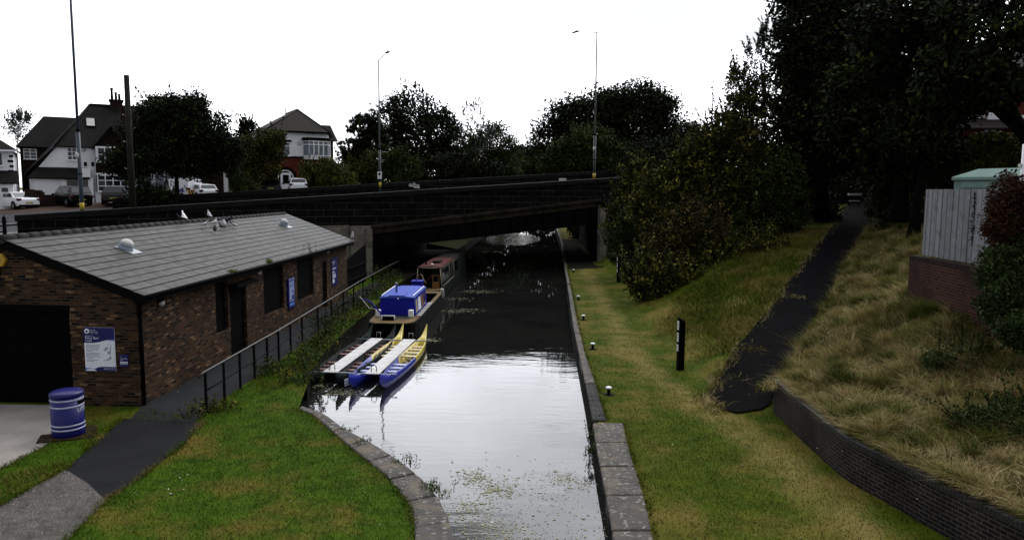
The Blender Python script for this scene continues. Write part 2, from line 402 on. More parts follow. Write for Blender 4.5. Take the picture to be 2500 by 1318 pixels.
M['platform'] = P('white_platform', (0.60, 0.58, 0.57), 0.6, var=0.3, scale=3)
M['bucket'] = P('pale_bench', (0.62, 0.52, 0.30), 0.5, var=0.15)
M['metal'] = P('galvanised_steel', (0.30, 0.32, 0.34), 0.45, metal=0.6, var=0.2)
M['lamppole'] = P('lamp_post_blue_grey', (0.07, 0.09, 0.13), 0.5, var=0.25)
M['lampgreen'] = P('lamp_post_green', (0.06, 0.09, 0.08), 0.5, var=0.25)
M['lampgrey'] = P('lamp_post_grey', (0.20, 0.20, 0.21), 0.5, var=0.2)
M['yellow'] = P('yellow_band', (0.52, 0.38, 0.03), 0.5, var=0.2)
M['wood'] = P('telegraph_wood', (0.055, 0.05, 0.038), 0.85, var=0.4, scale=2, bmp=0.4)
M['bark'] = P('bark', (0.014, 0.012, 0.009), 0.95, var=0.4, scale=4, bmp=0.6)
M['carwhite'] = P('white_car_paint', (0.82, 0.82, 0.85), 0.25, var=0.03, coat=0.6)
M['carblack'] = P('black_car_paint', (0.008, 0.008, 0.010), 0.3, var=0.1, coat=0.1)
M['glass'] = P('car_glass', (0.012, 0.014, 0.018), 0.08, var=0.1, spec=0.6)
M['pane'] = P('window_glass', (0.018, 0.022, 0.028), 0.1, var=0.2, spec=0.6)
M['curtain'] = P('net_curtain_glass', (0.22, 0.25, 0.30), 0.3, var=0.35, scale=5)
M['skypane'] = P('sky_pane', (0.30, 0.34, 0.46), 0.1, var=0.2, spec=0.8)
M['tyre'] = P('tyre', (0.010, 0.010, 0.010), 0.85)
M['rim'] = P('alloy_rim', (0.20, 0.20, 0.21), 0.35, metal=0.5)
M['redlight'] = P('tail_lamp', (0.09, 0.008, 0.010), 0.2, var=0.2)
M['plate'] = P('yellow_plate', (0.42, 0.34, 0.05), 0.5, var=0.05)
M['chevred'] = P('chevron_red', (0.16, 0.012, 0.012), 0.5, var=0.1)
M['chevyel'] = P('chevron_yellow', (0.62, 0.44, 0.10), 0.5, var=0.1)
M['vanprint'] = P('van_purple_print', (0.10, 0.09, 0.28), 0.5, var=0.1)
M['mint'] = P('mint_green_kiosk', (0.22, 0.32, 0.28), 0.7, var=0.18, scale=1.5)
M['pigeon'] = P('pigeon_grey', (0.06, 0.065, 0.08), 0.7, var=0.5, scale=9, fine=20)
M['pigeondark'] = P('pigeon_dark', (0.015, 0.016, 0.02), 0.7, var=0.5, scale=9, fine=20)
M['pigeonpied'] = P('pigeon_pied', (0.55, 0.55, 0.57), 0.7, col2=(0.05, 0.05, 0.06), scale=7, fine=20)
M['dove'] = P('white_feather', (0.85, 0.84, 0.84), 0.7, var=0.1)
M['pink'] = P('pigeon_leg', (0.3, 0.08, 0.06), 0.6)
M['scum'] = leafmat('floating_weed', [(0.15, 0.15, 0.085), (0.22, 0.21, 0.14), (0.36, 0.35, 0.29)], 0.7, 1.5)
M['litterleaf'] = leafmat('fallen_leaf', [(0.20, 0.17, 0.12), (0.10, 0.085, 0.06), (0.4, 0.37, 0.3)], 0.7, 1.5)

m, t, b = new_mat('fence_wood')
uv = nd(t, 'ShaderNodeTexCoord').outputs['UV']
mp = nd(t, 'ShaderNodeMapping', {'Scale': (30.0, 1.6, 1.0)}); t.links.new(uv, mp.inputs['Vector'])
geo = nd(t, 'ShaderNodeNewGeometry')
f = noise(t, mp.outputs[0], 1.0, 6, 0.7, 0.3, 0.7)
c = mixc(t, f, (0.13, 0.132, 0.146), (0.05, 0.052, 0.058))
mr = nd(t, 'ShaderNodeMapRange', {'To Min': 0.0, 'To Max': 0.55}); t.links.new(geo.outputs['Random Per Island'], mr.inputs['Value'])
c = mixc(t, mr.outputs[0], c, (0.19, 0.19, 0.205))
c = mixc(t, noise(t, uv, 9, 3, 0.6, 0.6, 0.72), c, (0.24, 0.24, 0.26))
c = mixc(t, noise(t, uv, 2.4, 4, 0.6, 0.52, 0.75), c, (0.045, 0.042, 0.045))
t.links.new(c, b.inputs['Base Color']); b.inputs['Roughness'].default_value = 0.85
bump(t, b, f, 0.4, 0.01); M['fence'] = m

m, t, b = new_mat('lichened_stone')
pos = nd(t, 'ShaderNodeTexCoord').outputs['Object']
c = mixc(t, noise(t, pos, 1.3, 4), (0.055, 0.047, 0.041), (0.034, 0.029, 0.026))
c = mixc(t, noise(t, pos, 9, 4, 0.6, 0.57, 0.63), c, (0.17, 0.165, 0.145))
c = mixc(t, noise(t, pos, 2.2, 4, 0.6, 0.5, 0.66), c, (0.10, 0.08, 0.055))
t.links.new(c, b.inputs['Base Color']); b.inputs['Roughness'].default_value = 0.9
bump(t, b, noise(t, pos, 12, 5), 0.6, 0.02); M['lichen'] = m

m, t, b = new_mat('canal_water')
pos = nd(t, 'ShaderNodeTexCoord').outputs['Object']
c = mixc(t, noise(t, pos, 0.5, 3), (0.006, 0.0065, 0.006), (0.010, 0.0105, 0.009))
t.links.new(c, b.inputs['Base Color']); b.inputs['Roughness'].default_value = 0.0
b.inputs['IOR'].default_value = 1.42
b.inputs['Specular IOR Level'].default_value = 0.5
mp = nd(t, 'ShaderNodeMapping', {'Scale': (0.9, 2.6, 1.0), 'Rotation': (0, 0, 0.12)}); t.links.new(pos, mp.inputs['Vector'])
n1 = noise(t, mp.outputs[0], 0.75, 2, 0.5, 0.0, 1.0); n2 = noise(t, mp.outputs[0], 1.9, 2, 0.5, 0.0, 1.0)
mp2 = nd(t, 'ShaderNodeMapping', {'Scale': (1.2, 4.5, 1.0), 'Rotation': (0, 0, -0.2)}); t.links.new(pos, mp2.inputs['Vector'])
n3 = noise(t, mp2.outputs[0], 6.0, 2, 0.5, 0.0, 1.0)
ad = nd(t, 'ShaderNodeMath', {1: 0.42}, operation='MULTIPLY_ADD'); t.links.new(n2, ad.inputs[0])
n1h = nd(t, 'ShaderNodeMath', {1: 1.0}, operation='MULTIPLY'); t.links.new(n1, n1h.inputs[0]); t.links.new(n1h.outputs[0], ad.inputs[2])
ad2 = nd(t, 'ShaderNodeMath', {1: 0.06}, operation='MULTIPLY_ADD'); t.links.new(n3, ad2.inputs[0]); t.links.new(ad.outputs[0], ad2.inputs[2])
# a gust ruffles the open water just beyond the bridge
dist = nd(t, 'ShaderNodeVectorMath', operation='DISTANCE'); dist.inputs[1].default_value = (-4.3 * 3, 92, -0.4)
dm = nd(t, 'ShaderNodeMapping', {'Scale': (3.0, 1.0, 1.0)}); t.links.new(pos, dm.inputs['Vector']); t.links.new(dm.outputs[0], dist.inputs[0])
gust = nd(t, 'ShaderNodeMapRange', {'From Min': 12.0, 'From Max': 8.0, 'To Min': 0.0, 'To Max': 1.2}); t.links.new(dist.outputs['Value'], gust.inputs['Value'])
sx_ = nd(t, 'ShaderNodeSeparateXYZ'); t.links.new(pos, sx_.inputs[0]); shel = nd(t, 'ShaderNodeMapRange', {'From Min': 26.0, 'From Max': 36.0, 'To Min': 0.11, 'To Max': 0.014}); t.links.new(sx_.outputs[1], shel.inputs['Value'])
gsum = nd(t, 'ShaderNodeMath', operation='ADD'); t.links.new(gust.outputs[0], gsum.inputs[0]); t.links.new(shel.outputs[0], gsum.inputs[1])
bump(t, b, ad2.outputs[0], 0.07, 0.045); t.links.new(gsum.outputs[0], [n for n in t.nodes if n.type == 'BUMP'][0].inputs['Strength']); M['water'] = m

# ------------------------------------------------------------------ foliage helpers
def leaf_mesh(name, cen, size, mat, parent=None, up=0.35, aspect=0.55, seed=0):
    r = np.random.default_rng(seed); n = len(cen)
    nrm = r.normal(size=(n, 3)); nrm[:, 2] += up * 2.0
    nrm /= np.linalg.norm(nrm, axis=1)[:, None]
    a = np.cross(nrm, r.normal(size=(n, 3))); a /= np.linalg.norm(a, axis=1)[:, None]
    bb = np.cross(nrm, a)
    L = (size * r.uniform(0.6, 1.25, n))[:, None]; W = L * aspect
    droop = nrm * L * r.uniform(-0.15, 0.15, n)[:, None]
    v = np.stack([cen - a * L * .5, cen + bb * W * .5 + droop, cen + a * L * .5, cen - bb * W * .5 + droop], 1).reshape(-1, 3)
    return np_mesh(name, v, np.arange(n * 4).reshape(n, 4), mat, parent)

def crown_points(blobs, n, clump, seed, shell=0.45, wisp=0.06, per=60):
    """leaf positions: clumps spread through ellipsoids, denser near their surface"""
    r = np.random.default_rng(seed); out = []
    wts = np.array([(b[3] * b[4] + b[3] * b[5] + b[4] * b[5]) for b in blobs], float); wts /= wts.sum()
    for b, wt_ in zip(blobs, wts):
        k = max(6, int(n * wt_ / per))
        d = r.normal(size=(k, 3)); d /= np.linalg.norm(d, axis=1)[:, None]
        rad = r.uniform(shell, 1.0, k) ** 0.6
        f1, f2, f3 = r.uniform(0, 6.28, 3); rad = rad * (1 + .20 * np.sin(3.1 * d[:, 0] + f1) * np.sin(3.7 * d[:, 2] + f2) + .13 * np.sin(6.5 * d[:, 0] + f3) * np.cos(5.5 * d[:, 2] + f1))
        wsp = r.random(k) < wisp; rad[wsp] = r.uniform(0.98, 1.10, wsp.sum())
        c = d * rad[:, None]
        cs = r.uniform(0.55, 1.35, k) * clump; cs[wsp] *= 0.55
        cnt = np.maximum(3, (per * (cs / clump) ** 1.5).astype(int))
        idx = np.repeat(np.arange(k), cnt)
        p = c[idx] * np.array([b[3], b[4], b[5]]) + np.clip(r.normal(size=(len(idx), 3)), -1.5, 1.5) * cs[idx][:, None] * np.array([1, 1, .75]) * .55
        out.append(p + np.array(b[:3]))
    return np.concatenate(out)

def pxblob(px, py, rx, ry, Y, ratio=0.9):
    p = at(px, py, Y); k = Y / FPX
    return (p.x, p.y, p.z, rx * k, rx * k * ratio, ry * k)

def shoot_points(blobs, n, ln, seed, per=26):
    """leaf-lined young shoots that break the outline upwards and outwards"""
    r = np.random.default_rng(seed); pts = []; paths = []
    for i in range(n):
        b = blobs[r.integers(len(blobs))]; d = r.normal(size=3); d[2] = abs(d[2]) * .9 + .15; d /= np.linalg.norm(d)
        p0 = np.array(b[:3]) + d * np.array(b[3:6]) * .9; g = d * .55 + np.array([r.normal(0, .18), r.normal(0, .18), .85]); g /= np.linalg.norm(g)
        L = ln * r.uniform(.5, 1.4); bend = r.normal(0, .18, 3) * L; t = r.uniform(0, 1, per)[:, None]
        pts.append(p0 + g * L * t + bend * t * t + r.normal(0, .05, (per, 3)) * (1.15 - t)); paths.append([p0 - g * .3, p0 + g * L * .5 + bend * .25, p0 + g * L + bend])
    return np.concatenate(pts), paths
def trunk_mesh(base, blobs, r0, seed, limbs=6, fork=0.5):
    rr = random.Random(seed); mb = MB(); base = Vector(base)
    cz = sum(b[2] * b[3] for b in blobs) / sum(b[3] for b in blobs)
    cx = sum(b[0] * b[3] for b in blobs) / sum(b[3] for b in blobs); cy = sum(b[1] * b[3] for b in blobs) / sum(b[3] for b in blobs)
    top = Vector((cx, cy, cz)); pts = []
    for i in range(6):
        q = i / 5; p = base.lerp(top, q) + Vector((rr.uniform(-.1, .1), rr.uniform(-.1, .1), 0)) * (r0 * 3 * (0 < i))
        p.x = base.x + (top.x - base.x) * q ** 1.6; p.y = base.y + (top.y - base.y) * q ** 1.6
        pts.append(p)
    mb.tube(pts, [r0 * (1.25 if i == 0 else 1 - 0.75 * i / 5) for i in range(6)], 9)
    for i in range(limbs):
        b = blobs[i % len(blobs)]
        st = pts[2].lerp(pts[5], rr.uniform(0, .9)) if fork else pts[rr.randint(2, 4)]
        a = rr.uniform(0, 2 * pi); q = rr.uniform(.3, .8)
        en = Vector((b[0] + cos(a) * b[3] * q, b[1] + sin(a) * b[4] * q, b[2] + b[5] * rr.uniform(-.2, .8)))
        md = st.lerp(en, .5) + Vector((rr.uniform(-.3, .3), rr.uniform(-.3, .3), .3)) * r0 * 2
        mb.tube([st, md, en], [r0 * .38, r0 * .24, r0 * .06], 6)
    return mb

NTREE = [0]
def tree(name, label, base, blobs, n, leaf, mat, r0=0.2, clump=None, cat='tree', group=None, limbs=6, up=0.35, shell=0.45, wisp=0.06, aspect=0.55, crown='crown', stem='trunk', per=60, shoots=0, slen=.9):
    n = int(n * 1.9); NTREE[0] += 1; sd = NTREE[0] * 13 + 5
    base = Vector(base); o = thing(name, label, cat, base, 0, group)
    pts = crown_points(blobs, n, clump or max(0.25, 0.22 * blobs[0][3]), sd, shell, wisp, per) - np.array(base)
    tm = trunk_mesh(base, blobs, r0, sd, limbs)
    if shoots:
        sp, paths = shoot_points(blobs, shoots, slen, sd + 3); pts = np.concatenate([pts, sp - np.array(base)])
        for q in paths: tm.tube(q, [.012, .008, .003], 4)
    leaf_mesh(crown, pts, leaf, mat, o, up, aspect, sd + 1)
    tm.build(stem, M['bark'], o, world=True)
    return o

def blades(name, xy, zf, h, wd, lean, mat, seed, segs=1, comb=(0, 0)):
    """grass: one tapering blade per point (segs 1: a triangle; 2: a bent blade)"""
    r = np.random.default_rng(seed); n = len(xy); z = zf(xy[:, 0], xy[:, 1])
    hh = h * r.uniform(.45, 1.3, n); ww = wd * r.uniform(.6, 1.3, n); a = r.uniform(0, 2 * pi, n)
    side = np.stack([np.cos(a), np.sin(a), np.zeros(n)], 1) * ww[:, None] * .5
    l = np.stack([r.normal(comb[0], 1, n), r.normal(comb[1], 1, n), np.zeros(n)], 1) * (lean * hh)[:, None]
    base = np.stack([xy[:, 0], xy[:, 1], z - .01], 1); up = np.stack([np.zeros(n), np.zeros(n), hh], 1)
    if segs == 1:
        v = np.stack([base - side, base + side, base + up + l], 1).reshape(-1, 3)
        return np_mesh(name, v, np.arange(n * 3).reshape(n, 3), mat)
    mid = base + up * .62 + l * .35; tip = base + up * .9 + l * 1.1
    v = np.stack([base - side, base + side, mid + side * .7, tip, mid - side * .7], 1).reshape(-1, 3)
    i = np.arange(n)[:, None] * 5
    return np_mesh(name, v, np.stack([i + np.array([0, 1, 2]), i + np.array([0, 2, 4]), i + np.array([4, 2, 3])], 1).reshape(-1, 3), mat)

def inside(poly, x, y):
    poly = np.array(poly); res = np.zeros(len(x), bool); j = len(poly) - 1
    for i in range(len(poly)):
        xi, yi = poly[i][:2]; xj, yj = poly[j][:2]
        c = ((yi > y) != (yj > y)) & (x < (xj - xi) * (y - yi) / (yj - yi + 1e-12) + xi)
        res ^= c; j = i
    return res
def scatter(poly, n, seed, weight=None):
    r = np.random.default_rng(seed); p = np.array(poly)
    lo, hi = p.min(0)[:2], p.max(0)[:2]
    xy = r.uniform(lo, hi, (n, 2)); k = inside(poly, xy[:, 0], xy[:, 1])
    if weight is not None: k &= r.random(n) < weight(xy[:, 0], xy[:, 1])
    return xy[k]

# ================================================================== SETTING
WZ = -0.40                                   # water level; towpath and lawn are z = 0
BO, BU = Vector((-11.5, 48.0, 0)), Vector((0.8351, 0.5501, 0))   # near face of the road bridge
BN = Vector((-0.5501, 0.8351, 0))
def bp(s, n, z=0.0):
    p = BO + BU * s + BN * n
    return (p.x, p.y, z)
def ptop(s): return 5.37 + 0.0635 * s
def sn(x, y):
    dx, dy = x - BO.x, y - BO.y
    return dx * BU.x + dy * BU.y, dx * BN.x + dy * BN.y
def road_z(x, y):
    s, n = sn(x, y); s = np.clip(s, -70, 60)
    return 4.22 + 0.0635 * s + np.clip((n - 18) * 0.095, 0, 0.85)
def on_road(px, py):
    """photo point -> place on the road-level ground"""
    d = ray(px, py); t = 30.0
    while t < 400:
        x, y, z = d.x * t, d.y * t, CAM_H + d.z * t
        if z <= float(road_z(x, y)): return Vector((x, y, float(road_z(x, y))))
        t += 0.05
    return Vector((d.x * 95, d.y * 95, float(road_z(d.x * 95, d.y * 95))))
def on_road_at(px, Y):
    p = at(px, 470, Y); return Vector((p.x, p.y, float(road_z(p.x, p.y))))

def struct(name, mb, mats, **k):
    o = mb.build(name, mats, **k); o['kind'] = 'structure'; return o

# ---- water
wm = MB(); wm.poly([(-10, 3, WZ), (4, 3, WZ), (4, 200, WZ), (-2, 330, WZ), (-12, 330, WZ), (-10, 100, WZ)])
struct('canal_water', wm, M['water'])

# ---- left bank edge (water side) and lock coping
copW = [G(*p) for p in ((735, 992), (790, 1010), (838, 1047), (901, 1080), (967, 1121), (1030, 1169), (1070, 1216), (1092, 1261), (1110, 1318), (1128, 1420), (1142, 1560), (1150, 1750))]
copL = [G(*p) for p in ((728, 1000), (765, 1014), (801, 1047), (871, 1106), (938, 1158), (974, 1198), (1004, 1242), (1012, 1280), (1013, 1318), (1016, 1420), (1020, 1560), (1022, 1750))]
bankL = [(-6.75, 20.4), (-7.2, 22.2), (-7.55, 24.5), (-7.85, 28), (-8.1, 34), (-8.5, 40), (-8.8, 46), (-8.8, 60), (-8.3, 78), (-8.5, 120), (-9, 200), (-9.5, 330)]
lawn_poly = copL[::-1] + bankL[:7] + [(-10.9, 47.5), (-26, 38.2), (-60, 38.2), (-60, 2), (copL[-1][0], 2)]
lm = MB(); lm.poly([(x, y, 0) for x, y in lawn_poly])
struct('lawn', lm, M['grass'])

def wall_strip(mb, pts, z0, z1, mat=0):
    d = 0; uvs = []; fs = []; vs = []
    for i, p in enumerate(pts):
        vs += [(p[0], p[1], z0), (p[0], p[1], z1)]
        if i:
            d1 = d + math.hypot(p[0] - pts[i - 1][0], p[1] - pts[i - 1][1])
            fs.append((2 * i - 2, 2 * i, 2 * i + 1, 2 * i - 1)); uvs.append([(d, z0), (d1, z0), (d1, z1), (d, z1)]); d = d1
    mb.add(vs, fs, mat, False, uvs)

def lerp2(a, b, t): return (a[0] + (b[0] - a[0]) * t, a[1] + (b[1] - a[1]) * t)
def coping_wall(label, inner, outer, stones, mat, wallmat):
    """quay wall whose coping stones are separate children"""
    o = thing('canal_wall', label, 'wall', (*inner[-1], 0))
    mb = MB(); wall_strip(mb, inner[::-1] if stones < 0 else inner, -1.5, 0.0)
    mb.build('wall_face', wallmat, o, world=True)
    r = random.Random(3)
    # resample
    def res(pts, n):
        d = [0]
        for i in range(1, len(pts)): d.append(d[-1] + math.dist(pts[i], pts[i - 1]))
        out = []
        for k in range(n + 1):
            t = d[-1] * k / n; i = 0
            while i < len(d) - 2 and d[i + 1] < t: i += 1
            out.append(lerp2(pts[i], pts[i + 1], (t - d[i]) / max(1e-6, d[i + 1] - d[i])))
        return out
    n = abs(stones); a, b = res(inner, n * 4), res(outer, n * 4)
    for k in range(n):
        s = MB(); top = 0.045 + r.uniform(-.015, .015); gap = 0.045
        ii = [k * 4 + gap] + [k * 4 + q for q in (1, 2, 3)] + [k * 4 + 4 - gap]
        def ev(p, t): i = min(int(t), len(p) - 2); return lerp2(p[i], p[i + 1], t - i)
        ia = [ev(a, t) for t in ii]; ib = [ev(b, t) for t in ii]
        ring = ia + ib[::-1]
        # keep counter-clockwise
        ar = sum(ring[i][0] * ring[(i + 1) % len(ring)][1] - ring[(i + 1) % len(ring)][0] * ring[i][1] for i in range(len(ring)))
        if ar < 0: ring = ring[::-1]
        s.prism(ring, (0, 0, -0.28), (1, 0, 0), (0, 1, 0), 0.28 + top)
        s.build('coping_stone', mat, o, bevel=0.045, world=True, segs=3)
    return o
coping_wall('curved stone coping at the edge of the left lawn', copW, copL, 11, M['lichen'], M['stone'])

inR = [G(*p) for p in ((1378, 655), (1386, 702), (1393, 750), (1400, 802), (1415, 872), (1429, 939))]
outR = [G(*p) for p in ((1383, 655), (1394, 702), (1403, 750), (1413, 802), (1431, 872), (1455, 939))]
inB = [inR[-1], G(1446, 1030)]; outB = [outR[-1], G(1480, 1030)]
inS = [G(*p) for p in ((1446.5, 1034), (1455, 1091), (1481, 1224), (1497, 1318), (1512, 1420), (1532, 1560), (1560, 1750))]
outS = [G(*p) for p in ((1521, 1034), (1537, 1106), (1571, 1209), (1595, 1318), (1624, 1420), (1664, 1560), (1715, 1750))]
inFar = [(1.6, 330), (1.6, 120), (1.75, 80), inR[0]]
coping_wall('narrow stone edge of the towpath running under the bridge', inFar + inR[1:], [(2.0, 330), (2.0, 120), (1.95, 80)] + outR, 40, M['lichen'], M['stone'])
coping_wall('blue brick edging of the towpath beside the nearest white topped bollard', inB, outB, 2, bricks('edging_brick', [(0.07, 0.066, 0.07), (0.12, 0.11, 0.11), (0.09, 0.085, 0.088)], (0.03, 0.03, 0.026), bw=0.24, bh=0.11, ms=0.014), M['stone'])
coping_wall('broad lichened coping stones on the right of the lock mouth', inS, outS, 7, M['lichen'], M['stone'])
lb = MB(); wall_strip(lb, bankL, -1.5, 0.0)
struct('canal_bank', lb, M['earth'])

# ---- right hand ground: towpath verge, ramp, bank
RAMP = [(4.95, 18.35, 0.0, .62), (5.2, 19.6, 0.0, .82), (5.9, 21.2, 0.16, .85), (6.9, 23.2, 0.55, .86), (9.75, 28.2, 1.55, .86), (12.9, 34.5, 2.5, .86), (16.9, 42, 3.6, .88), (20.8, 50, 4.65, .9), (24, 56, 5.3, .9)]
def ramp_edges(p, i):
    a = RAMP[max(i - 1, 0)]; b = RAMP[min(i + 1, len(RAMP) - 1)]
    d = Vector((b[0] - a[0], b[1] - a[1], 0)).normalized(); nn = Vector((d.y, -d.x, 0))
    c = Vector(p[:3]); return c - nn * p[3], c + nn * p[3]
RL, RR = zip(*[ramp_edges(p, i) for i, p in enumerate(RAMP)])
WALLB = [G(*p) for p in ((1887, 1004), (1935, 1053), (1986, 1102), (2067, 1172), (2182, 1237), (2271, 1290), (2330, 1322), (2450, 1390), (2600, 1470), (2800, 1570))]
xw_pts = [(7.9, 2.0), (7.6, 7.0)] + WALLB[::-1] + [(RR[k].x, RR[k].y) for k in range(2, len(RR))] + [(40, 90)]
xw_pts = sorted(xw_pts, key=lambda p: p[1])
XWY = np.array([p[1] for p in xw_pts]); XWX = np.array([p[0] for p in xw_pts])
def xw(y): return np.interp(y, XWY, XWX)
xe_pts = sorted(inS + inB[:1] + inR + [(1.75, 80), (1.6, 120)], key=lambda p: p[1])
def xe(y): return np.interp(y, [p[1] for p in xe_pts], [p[0] for p in xe_pts]) + 0.06
def idw(pts):
    """smooth surface through surveyed heights (thin plate spline, slightly relaxed)"""
    p = np.array(pts, float); n = len(p)
    def ker(d2): return 0.5 * d2 * np.log(d2 + 1e-9)
    d2 = ((p[:, None, :2] - p[None, :, :2]) ** 2).sum(-1)
    A = np.zeros((n + 3, n + 3)); A[:n, :n] = ker(d2) + np.eye(n) * 0.08
    A[:n, n] = 1; A[:n, n + 1:] = p[:, :2]; A[n:, :n] = A[:n, n:].T
    c = np.linalg.solve(A, np.concatenate([p[:, 2], np.zeros(3)]))
    def f(x, y):
        q = ker((x[..., None] - p[:, 0]) ** 2 + (y[..., None] - p[:, 1]) ** 2)
        return (q * c[:n]).sum(-1) + c[n] + c[n + 1] * x + c[n + 2] * y
    return f
WTOP = 0.84
lo_pts = [(x, y, 0) for y in range(4, 80, 3) for x in (1.5, 2.4, 3.4)] + [(4.3, y, 0) for y in range(4, 56, 3)] + [(5.4, y, 0) for y in (4, 7, 10, 13, 16)] + [(6.2, y, 0) for y in (4, 7, 10, 13)]
lo_pts += [(p.x - .15, p.y, max(0, p.z - .03)) for p in RL] + [(p.x - .15, p.y, p.z - .02) for p in RR]
lo_pts += [(RL[i].lerp(RL[i + 1], q).x + e * .9, RL[i].lerp(RL[i + 1], q).y, RL[i].lerp(RL[i + 1], q).z - .03) for i in range(len(RL) - 1) for q in (.25, .75) for e in (0, 1)]
lo_pts += [((RL[i].x + RL[i + 1].x) / 2 - .1, (RL[i].y + RL[i + 1].y) / 2, (RL[i].z + RL[i + 1].z) / 2) for i in range(len(RL) - 1)]
lo_pts += [(5.0, 24, .08), (5.2, 28, .1), (6.2, 27, .5), (5.4, 33, .25), (7, 33, 1.2), (5.6, 40, .7), (8, 40, 2.2), (11, 40, 2.8), (5.6, 47, 1.2), (8, 46, 2.8), (12, 47, 3.8), (7, 53, 3.2), (10, 55, 4.4), (14, 57, 5.0), (5.3, 54, 1.5), (4.4, 57, .3), (4.2, 66, 0), (4.2, 78, 0), (9, 62, 5.2), (9, 70, 5.4), (9, 80, 5.4), (20, 62, 5.5), (20, 75, 5.6), (30, 85, 5.6), (8, 88, 4.5), (8, 100, 4.5), (3.5, 95, .2), (3.5, 115, .2), (12, 115, 5), (40, 120, 5.5)]
hi_pts = [(x + .35, y, WTOP - .02) for x, y in WALLB] + [(8.2, 4, .86), (8.0, 7, .86)] + [(p.x + .1, p.y, p.z - .01) for p in RR[2:]]
hi_pts += [((RR[i].x + RR[i + 1].x) / 2 + .1, (RR[i].y + RR[i + 1].y) / 2, (RR[i].z + RR[i + 1].z) / 2) for i in range(2, len(RR) - 1)]
hi_pts += [(9.3, 20.5, 1.75), (10.2, 20.9, 2.55), (10.4, 17.9, 2.55), (9.2, 17.3, 1.75), (8.4, 16.5, 1.3), (10.6, 14, 2.4), (9.2, 13.5, 1.6), (11, 10, 2.4), (11.2, 6, 2.4), (9.5, 9, 1.5), (13, 20, 3.4), (13, 14, 3.4), (20, 15, 3.8), (20, 25, 4.0), (13.5, 25, 3.0), (16, 30, 3.6), (20, 36, 4.4), (28, 30, 4.4), (26, 42, 4.8), (30, 55, 5.2), (40, 40, 5), (45, 60, 5.4), (40, 20, 4.4), (60, 30, 4.6), (60, 80, 5.5), (12, 27, 2.3), (14.6, 32, 3.0)]
f_lo, f_hi = idw(lo_pts), idw(hi_pts)
def h_low(x, y): return np.maximum(f_lo(x, y), 0) * np.clip((x - 4.2) / .8, 0, 1)
def h_bank(x, y): return f_hi(x, y)
ys = np.concatenate([np.arange(2, 60, 0.5), np.arange(60, 121, 3.0)])
def grid(name, mat, u0, u1, nu, zf, spread=1.0):
    uu = np.linspace(0, 1, nu) ** spread
    X = np.stack([u0(y) + (u1(y) - u0(y)) * uu for y in ys]); Y = np.repeat(ys[:, None], nu, 1)
    Z = zf(X, Y); v = np.stack([X, Y, Z], -1).reshape(-1, 3); ny = len(ys)
    i = (np.arange(ny - 1)[:, None] * nu + np.arange(nu - 1)[None]).ravel()
    o = np_mesh(name, v, np.stack([i, i + 1, i + nu + 1, i + nu], 1), mat)
    o['kind'] = 'structure'; return o
grid('towpath', M['towgrass'], xe, lambda y: xw(y) + 0.12, 34, h_low)
M['thatch'] = P('dead_thatch', (.06, .048, .016), .95, var=.4, scale=2)
grid('bank', M['thatch'], lambda y: xw(y) + np.where(y < 18.9, 0.12, -0.05), lambda y: 90.0, 60, h_bank, 2.2)

def strip(name, left, right, mat, dz=0.004, jit=0.0, kind='structure', sub=6):
    r = random.Random(5); mb = MB(); vs = []; fs = []; n = 0
    for i in range(len(left) - 1):
        for k in range(sub):
            t = k / sub
            a = left[i].lerp(left[i + 1], t); b = right[i].lerp(right[i + 1], t); d = (b - a).normalized()
            j1, j2 = r.uniform(-jit, jit), r.uniform(-jit, jit); u = Vector((0, 0, dz))
            vs += [a + d * j1 + u, b + d * j2 + u]; n += 1
    vs += [left[-1] + Vector((0, 0, dz)), right[-1] + Vector((0, 0, dz))]; n += 1
    for i in range(n - 1): fs.append((2 * i, 2 * i + 1, 2 * i + 3, 2 * i + 2))
    mb.add(vs, fs); o = mb.build(name, mat); o['kind'] = kind; return o
# rounded foot of the ramp
foot = [Vector((*G(px, py), 0.0)) for px, py in ((1734, 976), (1748, 998), (1800, 1011), (1850, 1003), (1884, 988))]
strip('path', [foot[0].lerp(foot[1], .5), foot[0], *RL[1:]], [foot[3], foot[4], *RR[1:]], M['oldtar'], 0.05, 0.05)
pf = MB(); pf.poly([(p.x, p.y, 0.054) for p in foot]); struct('path', pf, M['oldtar'])

# ---- left paths
def flat(name, pts, mat, z): mb = MB(); mb.poly([(x, y, z) for x, y in pts]); return struct(name, mb, mat)
WX, WY0, WY1 = -10.36, 18.1, 38.2           # canal-side wall of the brick building
flat('concrete_yard', [(-24, WY0 - .02), (G(136, 1008)[0], WY0 - .02)] + [G(*p) for p in ( (133, 1075), (0, 1146), (-500, 1400))] , M['concrete'], 0.006)
tar = [G(*p) for p in ((300, 1022), (497, 1030), (440, 1092), (345, 1165), (258, 1222), (215, 1180), (160, 1146))]
flat('path', tar, M['tarmac'], 0.010)
flat('path', [G(*p) for p in ((160, 1146), (215, 1180), (258, 1222), (165, 1318), (40, 1450), (-250, 1450), (0, 1235))], M['gravel'], 0.005)
flat('path', [G(*p) for p in ((318, 1022), (342, 998))] + [(WX, WY0), (WX, 44), (-9.4, 44), (-9.15, 36.5), (-8.75, 26), (-8.5, 18), G(475, 1029)], M['pathcon'], 0.008)

